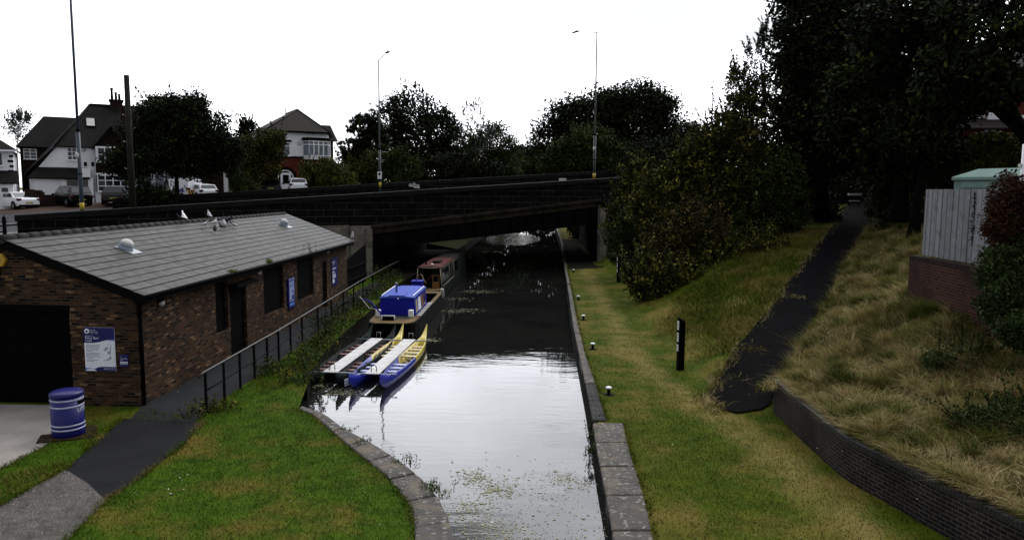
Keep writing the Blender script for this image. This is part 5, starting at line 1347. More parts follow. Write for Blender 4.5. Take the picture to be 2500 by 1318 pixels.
# ================================================================== CARS
def car(name, label, base, heading, L, wd, H, paint, kind='hatch', lights=True, plate=True, group='cars parked on the drives'):
    """heading: angle of the car's nose; local x forward"""
    o = thing(name, label, 'van' if kind == 'van' else 'car', base, heading, group)
    h = wd / 2
    # lower body: stations (x, z low, z high, half width)
    if kind == 'sedan': bel = [(-L / 2, .42, .80, .80), (-L / 2 + .12, .30, .94, .93), (-L / 2 + .9, .24, .97, .99), (-.4, .22, .93, 1), (.8, .22, .93, 1), (L / 2 - 1.1, .22, .86, .98), (L / 2 - .25, .24, .72, .90), (L / 2, .34, .60, .72)]; roof = [(-L / 2 + .75, .96), (-L / 2 + 1.55, H - .03), (-.2, H), (.55, H - .04), (1.35, .92)]
    elif kind == 'van': bel = [(-L / 2, .40, 1.0, .95), (-L / 2 + .1, .28, 1.05, .98), (0, .24, 1.05, 1), (L / 2 - 1.2, .24, 1.02, 1), (L / 2 - .3, .26, .92, .93), (L / 2, .36, .72, .80)]; roof = [(-L / 2 + .03, 1.04), (-L / 2 + .16, H - .04), (-.5, H), (L / 2 - 1.95, H - .02), (L / 2 - .95, 1.0)]
    else: bel = [(-L / 2, .42, .78, .84), (-L / 2 + .1, .30, .92, .94), (-L / 2 + .7, .24, .97, .99), (-.2, .22, .93, 1), (.7, .22, .92, 1), (L / 2 - .9, .22, .88, .98), (L / 2 - .25, .24, .74, .90), (L / 2, .34, .60, .72)]; roof = [(-L / 2 + .10, .95), (-L / 2 + .42, H - .08), (-.3, H), (.35, H - .04), (1.15, .92)]
    if kind == 'suv': bel = [(x, zl + .1, zh + .14, q) for x, zl, zh, q in bel]; roof = [(x, z if i in (1, 2, 3) else z + .12) for i, (x, z) in enumerate(roof)]
    W = MB(); W.loft([[(x, -h * q * .96, zl), (x, -h * q, zl + (zh - zl) * .45), (x, -h * q * .95, zh), (x, -h * q * .55, zh + .02), (x, h * q * .55, zh + .02), (x, h * q * .95, zh), (x, h * q, zl + (zh - zl) * .45), (x, h * q * .96, zl)] for x, zl, zh, q in bel], 0, True)
    W.loft([[(x, -h * (.92 - .17 * (z - .9) / (H - .9)), z - .02), (x, -h * .6 * (1 - .1 * (z > 1.1)), z + .015 * (z > 1.1)), (x, h * .6 * (1 - .1 * (z > 1.1)), z + .015 * (z > 1.1)), (x, h * (.92 - .17 * (z - .9) / (H - .9)), z - .02)] for x, z in roof], 0, False, caps=True)
    # close cabin sides down to the belt
    fx_ = [p for p in roof]
    for sg in (-1, 1):
        vs = [(x, sg * h * (.92 - .17 * (z - .9) / (H - .9)), z - .02) for x, z in fx_]; lo = [(fx_[0][0], sg * h * .92, .9), (fx_[-1][0], sg * h * .92, .88)]
        W.add(vs + lo[::-1], [tuple(range(len(vs) + 2)) if sg < 0 else tuple(range(len(vs) + 2))[::-1]])
    W.build('body', paint, o, bevel=.03, segs=2)
    def quad(nm, pts, mt): V = MB(); V.add(pts, [(0, 1, 2, 3)]); return V.build(nm, mt, o)
    sy = lambda z, k=1.0: h * (.92 - .17 * (z - .9) / (H - .9)) * k + .006
    # rear window
    (xa, za), (xb, zb) = roof[0], roof[1]; d = Vector((xb - xa, 0, zb - za)).normalized(); nn = Vector((-d.z, 0, d.x)) * .012
    a = Vector((xa, 0, za)) + d * .10 + nn; b_ = Vector((xb, 0, zb)) - d * .07 + nn
    if kind != 'van': quad('rear_window', [(a.x, sy(a.z) - .1, a.z), (a.x, -sy(a.z) + .1, a.z), (b_.x, -sy(b_.z) + .09, b_.z), (b_.x, sy(b_.z) - .09, b_.z)], M['glass'])
    (xa, za), (xb, zb) = roof[-1], roof[-2]; d = Vector((xb - xa, 0, zb - za)).normalized(); nn = Vector((d.z, 0, -d.x)) * .012
    a = Vector((xa, 0, za)) + d * .10 + nn; b_ = Vector((xb, 0, zb)) - d * .07 + nn
    quad('windscreen', [(a.x, -sy(a.z) + .1, a.z), (a.x, sy(a.z) - .1, a.z), (b_.x, sy(b_.z) - .09, b_.z), (b_.x, -sy(b_.z) + .09, b_.z)], M['glass'])
    zt_, zb_ = H - .14, 1.0 + (.12 if kind == 'suv' else 0)
    if kind == 'van': spans = [(L / 2 - 2.1, L / 2 - 1.3, .55)]
    elif kind == 'sedan': spans = [(-L / 2 + 1.35, -.15, .0), (-.08, .95, .45)]
    else: spans = [(-L / 2 + .55, -.25, .0), (-.18, .75, .4)]
    for sg in (-1, 1):
        for x0, x1, cut in spans:
            pts = [(x0 - .15, sg * sy(zb_), zb_), (x1 + cut * .6, sg * sy(zb_), zb_), (x1 - cut * .5, sg * sy(zt_), zt_), (x0 + .12, sg * sy(zt_), zt_)]
            quad('side_window', pts if sg < 0 else pts[::-1], M['glass'])
    x = -L / 2
    for sg in (-1, 1):
        V = MB(); zl = .72 if kind != 'van' else .85; V.bb((x - .005, sg * (h * .62), zl), (x + .22, sg * (h * .985), zl + (.2 if kind != 'van' else .35))); V.build('tail_lamp', M['redlight'], o, bevel=.03)
        V = MB(); V.bb((.75, sg * (h + .02), .95), (.95, sg * (h + .2), 1.08)); V.build('door_mirror', paint if kind == 'sedan' else M['black'], o, bevel=.03)
    V = MB(); V.bb((x - .03, -h * .84, .26), (x + .3, h * .84, .40)); V.build('bumper', M['black'], o, bevel=.02)
    if plate: V = MB(); V.bb((x - .03, -.27, .52), (x - .004, .27, .63)); V.build('number_plate', M['plate'], o)
    for wx in (-L / 2 + .78, L / 2 - .85):
        for sg in (-1, 1):
            V = MB(); R_ = .32 if kind != 'suv' else .37; V.tube([(wx, sg * (h - .2), R_), (wx, sg * (h + .012), R_)], [R_, R_], 16); wl_ = V.build('wheel', M['tyre'], o, bevel=.02)
            V = MB(); V.tube([(wx, sg * (h - .02), R_), (wx, sg * (h + .018), R_)], R_ * .62, 12); V.build('rim', M['rim'], wl_)
            V = MB(); V.add([(wx + (R_ + .07) * cos(a_), sg * (h + .004), R_ + (R_ + .07) * sin(a_)) for a_ in [k * pi / 12 for k in range(-1, 14)]], [tuple(range(15))]); V.build('wheel_arch', M['black'], o)
    return o
az = lambda px, off: pi / 2 + math.atan((1331 - px) / FPX) + radians(off)
p = on_road_at(38, 60.5); car('saloon_car', 'white saloon car parked at the far left on the road edge', p, az(38, 24), 4.6, 1.82, 1.43, M['carwhite'], 'sedan')
p = on_road_at(172, 61.8); car('suv_car', 'black sport utility car in front of the white garage door', p, az(172, 22), 4.5, 1.9, 1.72, M['carblack'], 'suv')
p = on_road_at(281, 62.6); car('hatchback_car', 'black hatchback parked in front of the white framed bay window', p, az(281, -4), 4.3, 1.84, 1.55, M['carblack'], 'hatch')
p = on_road_at(490, 66.0); car('hatchback_car', 'white hatchback parked beside the chevron backed van', p, az(490, 22), 3.95, 1.72, 1.46, M['carwhite'], 'hatch')
p2 = on_road_at(425, 65.4); vn = car('panel_van', 'white panel van with red and yellow chevrons partly hidden by the street tree', p2 + Vector((0, .8, 0)), az(420, 38), 4.7, 1.85, 1.95, M['carwhite'], 'van')
W = MB(); x = -2.36
for k in range(7):
    y0_ = -.9 + k * .26; W.add([(x - .012, y0_, .5), (x - .012, y0_ + .13, .5), (x - .012, y0_ + .13 + .2, .98), (x - .012, y0_ + .2, .98)], [(3, 2, 1, 0)])
W.build('chevron_stripes', M['chevyel'], vn)
W = MB(); W.bb((x - .008, -.86, .5), (x, .86, .98)); W.build('chevron_panel', M['chevred'], vn)
W = MB(); W.add([(x + .35, .94, .75), (x + 1.6, .95, .78), (x + .55, .94, 1.2)], [(0, 1, 2)]); W.add([(x + .2, .935, 1.0), (x + .5, .93, 1.35), (x + .3, .93, 1.4)], [(0, 1, 2)]); W.build('side_print', M['vanprint'], vn)
W = MB()
for y in (-.55, .55): W.tube([(-1.9, y, 2.02), (.6, y, 2.02)], .03, 6)
for xx in (-1.8, -.7, .4): W.tube([(xx, -.6, 2.0), (xx, .6, 2.0)], .025, 6)
W.build('roof_rack', M['metal'], vn)
pd = on_road_at(727, 71.5); car('hatchback_car', 'white hatchback outside the arched front door', pd, az(727, 3), 4.0, 1.74, 1.48, M['carwhite'], 'hatch', plate=False)
pd2 = on_road_at(664, 71.0); car('hatchback_car', 'black hatchback with yellow number plate left of the arched door', pd2, az(664, -3), 4.0, 1.76, 1.5, M['carblack'], 'hatch')

# ================================================================== HOUSES
def window(par, s0, s1, z0, z1, cols, rows=1, y=0.0, mt=None, bar=.06, glaze='pane', top=0):
    W = MB()
    W.bb((s0, y - .06, z0), (s1, y - .001, z0 + bar)); W.bb((s0, y - .06, z1 - bar), (s1, y - .001, z1))
    for k in range(cols + 1):
        x = s0 + (s1 - s0 - bar) * k / cols; W.bb((x, y - .058, z0 + bar), (x + bar, y - .001, z1 - bar))
    for k in range(1, rows):
        z = z0 + (z1 - z0) * k / rows; W.bb((s0 + bar, y - .055, z - bar * .4), (s1 - bar, y - .001, z + bar * .4))
    if top: z = z1 - (z1 - z0) * top; W.bb((s0 + bar, y - .056, z - bar * .4), (s1 - bar, y - .001, z + bar * .4))
    W.bb((s0 - .06, y - .12, z0 - .07), (s1 + .06, y - .001, z0))
    f = W.build('window', mt or M['white'], par)
    V = MB(); V.bb((s0 + bar * .5, y - .03, z0 + bar * .5), (s1 - bar * .5, y - .02, z1 - bar * .5)); V.build('pane', M[glaze], f)
    return f
def house(label, px, Y, nm='house'):
    p = at(px, 480, Y); z = float(road_z(p.x, p.y)); o = thing(nm, label, 'house', (p.x, p.y, z), math.atan2(BU.y, BU.x))
    def q(x, y, dep=0.0):
        c_ = Vector((p.x, p.y, 0)) + BN * dep; r_ = hit((c_.x, c_.y), (BU.x, BU.y), x, y); return (r_[0], r_[1] - z)
    return o, q
def hroof(par, nm, polys, mat, th=.12):
    W = MB()
    for pts in polys:
        n = (Vector(pts[1]) - Vector(pts[0])).cross(Vector(pts[2]) - Vector(pts[0])).normalized(); n = n if n.z > 0 else -n
        lo = [Vector(q_) - n * th for q_ in pts]; k = len(pts)
        W.add([Vector(q_) for q_ in pts] + lo, [tuple(range(k)), tuple(range(k, 2 * k))[::-1]] + [(i, (i + 1) % k, k + (i + 1) % k, k + i) for i in range(k)])
    return W.build(nm, mat, par)
# --- large semi detached house with the sweeping roof
o, q = house('white rendered semi detached house with sweeping dark tiled roof and skylight', 66, 65.0)
xL = q(66, 480)[0]; xE0, zE = q(138, 357); xE1 = q(318, 357)[0]; zLow = q(62, 425)[1]; xR0, zR = q(219, 256, 4.6); xEnd = q(470, 400)[0]
GR = q(75, 434)[1]
W = MB(); W.prism([(xL + .25, 0), (xE1 + .2, 0), (xE1 + .2, zE), (xE0, zE), (xL + .25, GR)], (0, 0, 0), (1, 0, 0), (0, 0, 1), -9.0)
W.build('wall', M['render'], o)
DEP = 4.6
E0, E1, L0 = (xE0 - .12, -.3, zE), (xEnd, -.3, zE), (xL - .15, -.3, zLow)
slope = (zE - zLow) / (E0[0] - L0[0])
R0 = (xR0, DEP, zR); R1 = (xEnd, DEP, zR)
rf_ = hroof(o, 'roof', [[E0, E1, R1, R0], [L0, E0, R0], [L0, R0, (R0[0], 9.2, zR), (L0[0], 9.2, zLow)]], M['rooftile'])
W = MB(); W.tube([R0, R1], .13, 8); W.tube([E0, R0], .11, 8); W.build('ridge_tiles', M['rooftile'], rf_)
a, b_ = q(209, 311, 2.2), q(233, 290, 2.8); ti = math.atan2(zR - zE, DEP + .3)
def on_front(x, z): t_ = (z - zE) / (zR - zE); return (x, -.3 + t_ * (DEP + .3), z)
x0, x1, z0, z1 = a[0], b_[0], a[1], b_[1]
nf = Vector((0, -sin(ti), cos(ti)))
W = MB(); W.prism([(0, 0), (x1 - x0, 0), (x1 - x0, (z1 - z0) / sin(ti)), (0, (z1 - z0) / sin(ti))], Vector(on_front(x0, z0)), (1, 0, 0), (0, cos(ti), sin(ti)), .1); sk = W.build('skylight', M['black'], o)
W = MB(); l_ = (z1 - z0) / sin(ti); W.prism([(.1, .1), (x1 - x0 - .1, .1), (x1 - x0 - .1, l_ - .1), (.1, l_ - .1)], Vector(on_front(x0, z0)) + nf * .11, (1, 0, 0), (0, cos(ti), sin(ti)), .01); W.build('pane', M['offwhite'], sk)
# tile hung bay and gable
gx0, gx1 = q(231, 360)[0], q(312, 360)[0]; gap_ = q(270, 312); gz = q(232, 357)[1]
W = MB(); W.prism([(gx0, 0), (gx1, 0), (gx1, gz), ((gx0 + gx1) / 2, gap_[1]), (gx0, gz)], (0, -.45, 0), (1, 0, 0), (0, 0, 1), -.44); W.build('tile_hung_gable', M['hung'], o)
bgx = (gx0 + gx1) / 2
hroof(o, 'gable_roof', [[(gx0 - .3, -.75, gz - .25), (bgx, -.75, gap_[1] + .12), (bgx, 3.0, gap_[1] + .12), (gx0 - .3, 1.0, gz - .25)], [(bgx, -.75, gap_[1] + .12), (gx1 + .3, -.75, gz - .25), (gx1 + .3, 1.0, gz - .25), (bgx, 3.0, gap_[1] + .12)]], M['rooftile'], .1)
a, b_ = q(238, 394), q(305, 363)
W = MB(); W.bb((a[0] - .15, -.72, a[1] - .15), (b_[0] + .2, -.46, b_[1] + .1)); W.build('bay', M['render'], o)
window(o, a[0], b_[0], a[1], b_[1], 4, 2, -.73)
a, b_ = q(238, 468), q(312, 428)
W = MB(); W.bb((a[0] - .2, -.72, 0), (b_[0] + .2, -.46, a[1] - .02)); W.bb((a[0] - .1, -.72, b_[1]), (b_[0] + .1, -.46, b_[1] + .15)); W.build('bay', M['render'], o)
window(o, a[0], b_[0], a[1], b_[1], 4, 3, -.73, bar=.09)
a, b_ = q(165, 391), q(187, 361); window(o, a[0], b_[0], a[1], b_[1], 2, 3)
for x0p, x1p in ((205, 212), (223, 230)):
    a, b_ = q(x0p, 406), q(x1p, 396); W = MB(); W.bb((a[0], -.03, a[1]), (b_[0], -.002, b_[1])); W.build('slit_window', M['black'], o)
# garage lean-to
a, b_ = q(72, 434), q(207, 410)
hroof(o, 'lean_to_roof', [[(a[0] - .1, -1.3, a[1]), (b_[0] + .35, -1.3, a[1]), (b_[0] + .2, -.01, b_[1]), (a[0] + .6, -.01, b_[1])]], M['rooftile'], .14)
g0, g1 = q(80, 494), q(147, 436)
W = MB(); wall_face(W, (a[0] + .1, -1.0, 0), (1, 0, 0), (0, -1, 0), q(162, 480)[0] - a[0] - .1, a[1] + .05, [(g0[0] - a[0] - .1, g1[0] - a[0] - .1, 0, g1[1] - .1)]); W.build('garage_wall', M['render'], o)
W = MB(); W.bb((g0[0] + .01, -.9, 0.01), (g1[0] - .01, -.86, g1[1] - .11)); gg = W.build('garage_door', M['white'], o)
W = MB()
for k in range(5): W.bb((g0[0] + .05, -.915, .06 + k * .42), (g1[0] - .05, -.901, .42 + k * .42))
W.build('door_panel', M['white'], gg)
p0, p1 = q(160, 492), q(226, 434)
W = MB(); W.bb((p0[0], -.98, 0), (p0[0] + .18, -.8, p1[1])); W.bb((p1[0] - .4, -.98, 0), (p1[0], -.8, p1[1])); W.build('porch_frame', M['render'], o)
W = MB(); W.bb((p0[0] + .19, -.6, 0), (p1[0] - .41, -.55, p1[1] - .05)); W.build('porch_door', M['pane'], o)
a, b_ = q(198, 433), q(219, 412); W = MB(); W.bb((a[0], -1.36, a[1]), (b_[0], -1.31, b_[1])); W.build('white_board', M['white'], o)
W = MB(); s_ = q(195, 366); W.lathe([(.16, 0), (.17, .05), (.01, .1)], (0, 0, 0), 12); W.v = [(x + s_[0] + .3, -.02 - z, y + s_[1]) for x, y, z in W.v]; W.build('satellite_dish', M['offwhite'], o)
# other half, mostly behind the street tree
W = MB(); W.bb((xE1 + .22, .4, 0), (xEnd - .2, 8.8, zE)); W.build('wall', M['render'], o)
a, b_ = q(340, 480), q(372, 428); window(o, a[0], b_[0], a[1], b_[1], 2, 1, .38, glaze='curtain')
a, b_ = q(380, 480), q(450, 425); window(o, a[0], b_[0], a[1], b_[1], 3, 1, .38, glaze='curtain')
cx_ = q(286, 300, 4.6)[0]
W = MB(); W.bb((cx_ - .55, DEP - .5, zR - 3.2), (cx_ + .55, DEP + .5, zR + .55)); W.bb((cx_ - .65, DEP - .6, zR + .42), (cx_ + .65, DEP + .6, zR + .6)); ch = W.build('chimney', M['housebrick'], o)
for dx, hh in ((-.35, 1.15), (.0, .75), (.3, .6)):
    W = MB(); W.lathe([(.13, 0), (.11, hh * .8), (.15, hh * .85), (.14, hh)], (cx_ + dx, DEP, zR + .6), 10); W.build('chimney_pot', M['redbrick'], ch)
W = MB(); W.tube([(cx_ - .3, DEP, zR + .6), (cx_ - .3, DEP, zR + 2.0)], .02, 5); W.tube([(cx_ - .55, DEP, zR + 1.9), (cx_ + .1, DEP, zR + 1.9)], .015, 5); W.build('aerial', M['metal'], o)
W = MB(); W.bb((cx_ + .15, 1.2, zE + 1.0), (cx_ + .95, 2.4, zR - .3)); W.build('chimney', M['housebrick'], o)
# brick side wing
a, b_ = q(38, 357), q(180, 293)
X0, X1, ZW, ZT_ = q(38, 357, 2.7)[0], xE0 + 2.0, q(38, 357, 2.7)[1], q(106, 284, 6.2)[1]
W = MB(); W.bb((X0 + .3, 3.0, 0), (X1, 9.5, ZW)); W.build('side_wing', M['housebrick'], o)
xr = q(106, 284, 6.2)[0]
hroof(o, 'wing_roof', [[(X0, 2.7, ZW), (X1 + 3, 2.7, ZW), (X1 + 3, 6.2, ZT_), (xr, 6.2, ZT_)], [(X0, 9.8, ZW), (X0, 2.7, ZW), (xr, 6.2, ZT_)]], M['rooftile'])
a, b_ = q(58, 388, 3), q(89, 364, 3); window(o, a[0], b_[0], a[1], b_[1], 2, 3, 2.99)
# --- white house at the far left edge
o, q = house('white house with dark corner stones at the left edge of the view', -60, 60.0)
x1 = q(37, 480)[0]; ze = q(20, 367)[1]
W = MB(); W.bb((-3, 0, 0), (x1, 8, ze)); W.build('wall', M['render'], o)
hroof(o, 'roof', [[(-3, -.4, ze), (x1 + .4, -.4, ze), (x1 - 3.2, 3.8, ze + 2.6), (-3, 3.8, ze + 2.6)], [(x1 + .4, -.4, ze), (x1 + .4, 8.4, ze), (x1 - 3.2, 4.2, ze + 2.6), (x1 - 3.2, 3.8, ze + 2.6)]], M['rooftile'])
W = MB(); W.bb((-3, -.45, ze - .12), (x1 + .45, -.3, ze + .02)); W.build('gutter', M['white'], o)
for k in range(6):
    W = MB(); W.bb((x1 - .25 - .12 * (k % 2), -.02, ze - .6 - k * .42), (x1 + .02, .3, ze - .4 - k * .42)); W.build('corner_stone', M['black'], o)
zl = q(20, 447)[1]
hroof(o, 'lean_to_roof', [[(-3, -1.5, zl), (x1 + .4, -1.5, zl), (x1 + .3, 0, zl + 1.05), (-3, 0, zl + 1.05)]], M['rooftile'])
W = MB(); W.bb((-3, -1.2, 0), (x1 - .05, -.02, zl)); W.build('garage', M['render'], o)
W = MB(); W.bb((x1 - 2.8, -1.26, 0), (x1 - .3, -1.21, zl - .25)); gg = W.build('garage_door', M['white'], o)
for k in range(4):
    W = MB(); W.bb((x1 - 2.7 + k * .62, -1.28, zl - .75), (x1 - 2.25 + k * .62, -1.262, zl - .4)); W.build('pane', M['pane'], gg)
a, b_ = q(-6, 405), q(6, 372); window(o, a[0] - .4, b_[0], a[1], b_[1], 2, 1)
W = MB(); W.tube([(x1 - .05, -1.35, 0), (x1 - .05, -1.35, zl)], .05, 6); W.build('downpipe', M['white'], o)
# --- white and red detached house
o, q = house('detached house with white upper floor, red brick below and hipped brown roof', 672, 76.0)
xa = q(660, 400)[0]; xb = q(800, 400)[0]; ze = q(740, 321)[1]; zm = q(740, 384)[1]; ch_ = q(816, 350)[0] - xb
def body(nm, z0, z1, mt, grow=0):
    W = MB(); W.prism([(xa - grow, -grow), (xb + grow, -grow), (xb + ch_ * .9 + grow, 1.6), (xb + ch_ * .9 + grow, 11), (xa - grow, 11)], (0, 0, z0), (1, 0, 0), (0, 1, 0), z1 - z0); return W.build(nm, mt, o)
body('ground_floor', 0, zm, M['houseredbrick']); body('upper_floor', zm + .002, ze, M['render'], .05); body('string_course', zm - .1, zm + .06, M['black'], .09)
ap = q(726, 268, 3.6); za_ = ap[1]; xm = ap[0]
e = .45
A_, B_, C_, D_, E_ = (xa - e, -e, ze - .02), (xb + e * .4, -e, ze - .02), (xb + ch_ * .9 + e, 1.5, ze - .35), (xb + ch_ * .9 + e, 11.4, ze - .35), (xa - e, 11.4, ze - .02)
T0, T1 = (xm, 3.6, za_), (xm - .1, 8.2, za_ - .1)
rf_ = hroof(o, 'roof', [[A_, B_, T0], [B_, C_, T0], [C_, D_, T1, T0], [D_, E_, T1], [E_, A_, T0, T1]], M['browntile'])
W = MB(); W.tube([T0, T1], .12, 8); W.tube([A_, T0], .09, 6); W.tube([B_, T0], .09, 6); W.build('ridge_tiles', M['browntile'], rf_)
W = MB(); W.tube([T1, (T1[0], T1[1], T1[2] + .7)], .06, 6); W.build('finial', M['black'], rf_)
W = MB(); W.bb((xa - e, -e - .03, ze - .2), (xb + e * .3, -e + .03, ze - .03)); W.build('gutter', M['black'], o)
wa, wb_, wc = q(783, 306, 6), q(810, 306, 6), q(823, 345, 5)
W = MB(); W.bb((xb - .5, 5.2, 0), (wc[0] - .4, 10, wc[1])); W.build('rear_wing', M['housebrick'], o)
hroof(o, 'rear_roof', [[(wa[0] - 1, 4.8, wc[1]), (wc[0], 4.8, wc[1]), (wb_[0], 6.5, wb_[1]), (wa[0] - 1, 6.5, wb_[1])], [(wc[0], 4.8, wc[1]), (wc[0], 10.3, wc[1]), (wb_[0], 9, wb_[1]), (wb_[0], 6.5, wb_[1])]], M['browntile'])
a, b_ = q(742, 381), q(803, 346)
W = MB(); bay = [(a[0] - .1, -.02), (a[0] + .35, -.75), (b_[0] - .35, -.75), (b_[0] + .1, -.02)]
W.prism(bay, (0, 0, a[1] - .35), (1, 0, 0), (0, 1, 0), .33); W.build('bay_base', M['render'], o)
W = MB(); W.prism(bay, (0, 0, a[1] - .02), (1, 0, 0), (0, 1, 0), b_[1] - a[1] + .02); W.build('bay_glass', M['curtain'], o)
W = MB(); W.prism([(x * 1.0 + (-.12 if i < 2 else .12), y - .1) for i, (x, y) in enumerate(bay)], (0, 0, b_[1]), (1, 0, 0), (0, 1, 0), .3); W.build('bay_head', M['black'], o)
W = MB(); pts = []
for i in range(3):
    p_, r_ = Vector((*bay[i], 0)), Vector((*bay[i + 1], 0)); n_ = (1, 4, 1)[i]
    for k in range(n_ + 1): pts.append(p_.lerp(r_, k / n_))
for p_ in pts: W.box((p_.x, p_.y - .02, (a[1] + b_[1]) / 2), (.11, .09, b_[1] - a[1]))
for i in range(3):
    p_, r_ = Vector((*bay[i], 0)), Vector((*bay[i + 1], 0)); c_ = (p_ + r_) / 2; d_ = r_ - p_
    for z in (a[1] + .03, b_[1] - .42, b_[1] - .06): W.box((c_.x, c_.y - .03, z), (d_.length, .08, .09), math.atan2(d_.y, d_.x))
W.build('bay_frame', M['white'], o)
a, b_ = q(687, 380), q(708, 347); window(o, a[0] - .4, b_[0], a[1], b_[1], 2, 1, -.05, top=.3, bar=.09, glaze='curtain'); W = MB(); W.bb((a[0] - .5, -.2, b_[1]), (b_[0] + .1, -.05, b_[1] + .2)); W.build('window_head', M['black'], o)
a, b_ = q(727, 353), q(735, 345); W = MB(); W.bb((a[0], -.2, a[1]), (b_[0], -.06, b_[1])); W.build('alarm_box', M['offwhite'], o, bevel=.03)
# arched door
c0x, c1x = q(678, 440)[0], q(717, 440)[0]; rad = (c1x - c0x) / 2; cxx = (c0x + c1x) / 2; zsp = q(698, 415)[1] - rad; zd = q(698, 422)[1]
arch = [(cxx + r_ * cos(t_), zsp + r_ * sin(t_)) for r_ in (rad,) for t_ in [k * pi / 16 for k in range(17)]]
W = MB(); W.prism(arch + [(c0x, .75), (c1x, .75)], (0, -.02, 0), (1, 0, 0), (0, 0, 1), .03); W.build('arch_glass', M['pane'], o)
def arcbar(r0, r1, lift, mt, nm):
    W = MB()
    for k in range(16):
        t0_, t1_ = k * pi / 16, (k + 1) * pi / 16; W.prism([(cxx + r0 * cos(t0_), zsp + r0 * sin(t0_)), (cxx + r1 * cos(t0_), zsp + r1 * sin(t0_)), (cxx + r1 * cos(t1_), zsp + r1 * sin(t1_)), (cxx + r0 * cos(t1_), zsp + r0 * sin(t1_))], (0, -.03, 0), (1, 0, 0), (0, 0, 1), lift)
    for sg in (-1, 1): x_ = [cxx + sg * r0, cxx + sg * r1]; W.bb((min(x_), -.03 - lift, .75), (max(x_), -.03, zsp))
    return W.build(nm, mt, o)
arcbar(rad - .1, rad, .06, M['white'], 'arch_frame'); arcbar(rad + .01, rad + .3, .03, M['black'], 'brick_arch')
W = MB(); dx0, dx1 = q(684.5, 440)[0], q(710, 440)[0]
W.bb((dx0, -.12, .02), (dx1, -.06, .95)); W.bb((dx0, -.12, .95), (dx0 + .22, -.06, zd)); W.bb((dx1 - .22, -.12, .95), (dx1, -.06, zd)); W.bb((dx0 + .22, -.12, zd - .22), (dx1 - .22, -.06, zd)); dr = W.build('front_door', M['white'], o)
W = MB(); W.bb((dx0 + .2, -.10, .94), (dx1 - .2, -.08, zd - .2)); W.build('pane', M['black'], dr)
W = MB(); W.bb((c0x - .05, -.12, .68), (dx0 - .02, -.03, .76)); W.build('arch_sill', M['white'], o)
W = MB(); W.tube([(q(806, 400)[0], -.05, 0), (q(806, 400)[0], -.05, zm - .1)], .05, 6); W.build('downpipe', M['white'], o)
# --- porch posts and dark side of the middle house, seen between the trees
o, q = house('dark fronted house with white posts between the street tree and the yellow green tree', 460, 70.0)
x0, x1 = q(455, 450)[0], q(560, 450)[0]; zt_ = q(500, 400)[1]
W = MB(); W.bb((x0, .2, 0), (x1 - .4, 7, zt_ + 2)); W.build('wall', M['housebrick'], o)
hroof(o, 'roof', [[(x0 - .3, -.6, zt_ + 2), (x1, -.6, zt_ + 2), (x1 - 1.5, 3.5, zt_ + 4.4), (x0 + 1, 3.5, zt_ + 4.4)]], M['rooftile'])
for px_ in (457, 469, 483, 548, 553):
    xx = q(px_, 450)[0]; W = MB(); W.bb((xx - .1, -.35, 0), (xx + .1, -.2, zt_)); W.build('post', M['white'], o)
# gate pillar and low brick wall and bins
p = on_road_at(632, 62.5)
o = thing('gate_pillar', 'pale tapering stone gate pillar below the yellow green tree', 'pillar', p)
W = MB(); W.lathe([(.30, 0), (.33, .9), (.36, 1.0), (.36, 1.1)], n=4, smooth=False); W.build('shaft', P('pale_pillar', (.22, .21, .20), .8, var=.4, scale=6), o)
p = on_road_at(92, 60.5); o = thing('garden_wall', 'stepped dark garden wall beside the white saloon car', 'wall', p, math.atan2(BU.y, BU.x) + .2)
W = MB()
for k in range(5): W.bb((-.9 + k * .7, 0, 0), (-.2 + k * .7 - .004, .25, 1.55 - k * .22))
W.build('steps', M['housebrick'], o)
p = on_road_at(92, p.y + 1.2); o = thing('wheelie_bin', 'black wheeled bin behind the stepped garden wall', 'bin', p, .4)
W = MB(); W.loft([[(-.25, -.3, 0), (.25, -.3, 0), (.25, .3, 0), (-.25, .3, 0)], [(-.29, -.36, 1.3), (.29, -.36, 1.3), (.29, .36, 1.3), (-.29, .36, 1.3)]], 0, False); W.build('body', M['black'], o)
W = MB(); W.prism([(-.4, 1.3), (.4, 1.3), (.4, 1.38), (.1, 1.5), (-.4, 1.4)], (-.31, 0, 0), (0, 1, 0), (0, 0, 1), .62); W.build('lid', M['black'], o)
# --- red brick house beyond the hedge, top right
hp = at(2358, 335, 46); o = thing('house', 'red brick house with grey roof and blue glass window behind the hedge at the right', 'house', (hp.x, hp.y, 4.5), 0.0)
kz = 46 / FPX; q = lambda x, y: ((at(x, y, 46).x - hp.x), at(x, y, 46).z - 4.5)
zt_ = q(2400, 310)[1]
W = MB(); W.bb((0, 0, 0), (9, 7, zt_)); W.build('wall', M['houseredbrick'], o)
zr_ = q(2400, 283)[1]
hroof(o, 'roof', [[(-.5, -.6, zt_ - .1), (9, -.6, zt_ - .1), (9, 1.6, zr_), (-.1, 1.6, zr_)]], M['browntile'], .1)
W = MB(); W.bb((0.1, 1.5, zt_), (9, 7, zr_ + 2.6)); W.build('upper_wall', M['houseredbrick'], o)
W = MB(); W.bb((.2, 1.40, zr_), (9, 1.49, zr_ + .18)); W.build('white_trim', M['white'], o)
a, b_ = q(2397, 335), q(2432, 313); window(o, a[0], b_[0], a[1] - .3, b_[1], 2, 1, 0, mt=M['black'], glaze='skypane')
a, b_ = q(2440, 296), q(2478, 284); W = MB(); W.bb((a[0], 1.2, zr_ - .1), (b_[0], 1.39, zr_ + .35)); W.build('white_board', M['white'], o)
hroof(o, 'upper_roof', [[(-.3, 1.0, zr_ + 2.6), (9, 1.0, zr_ + 2.6), (9, 4, zr_ + 4.5), (1.5, 4, zr_ + 4.5)]], M['browntile'], .1)

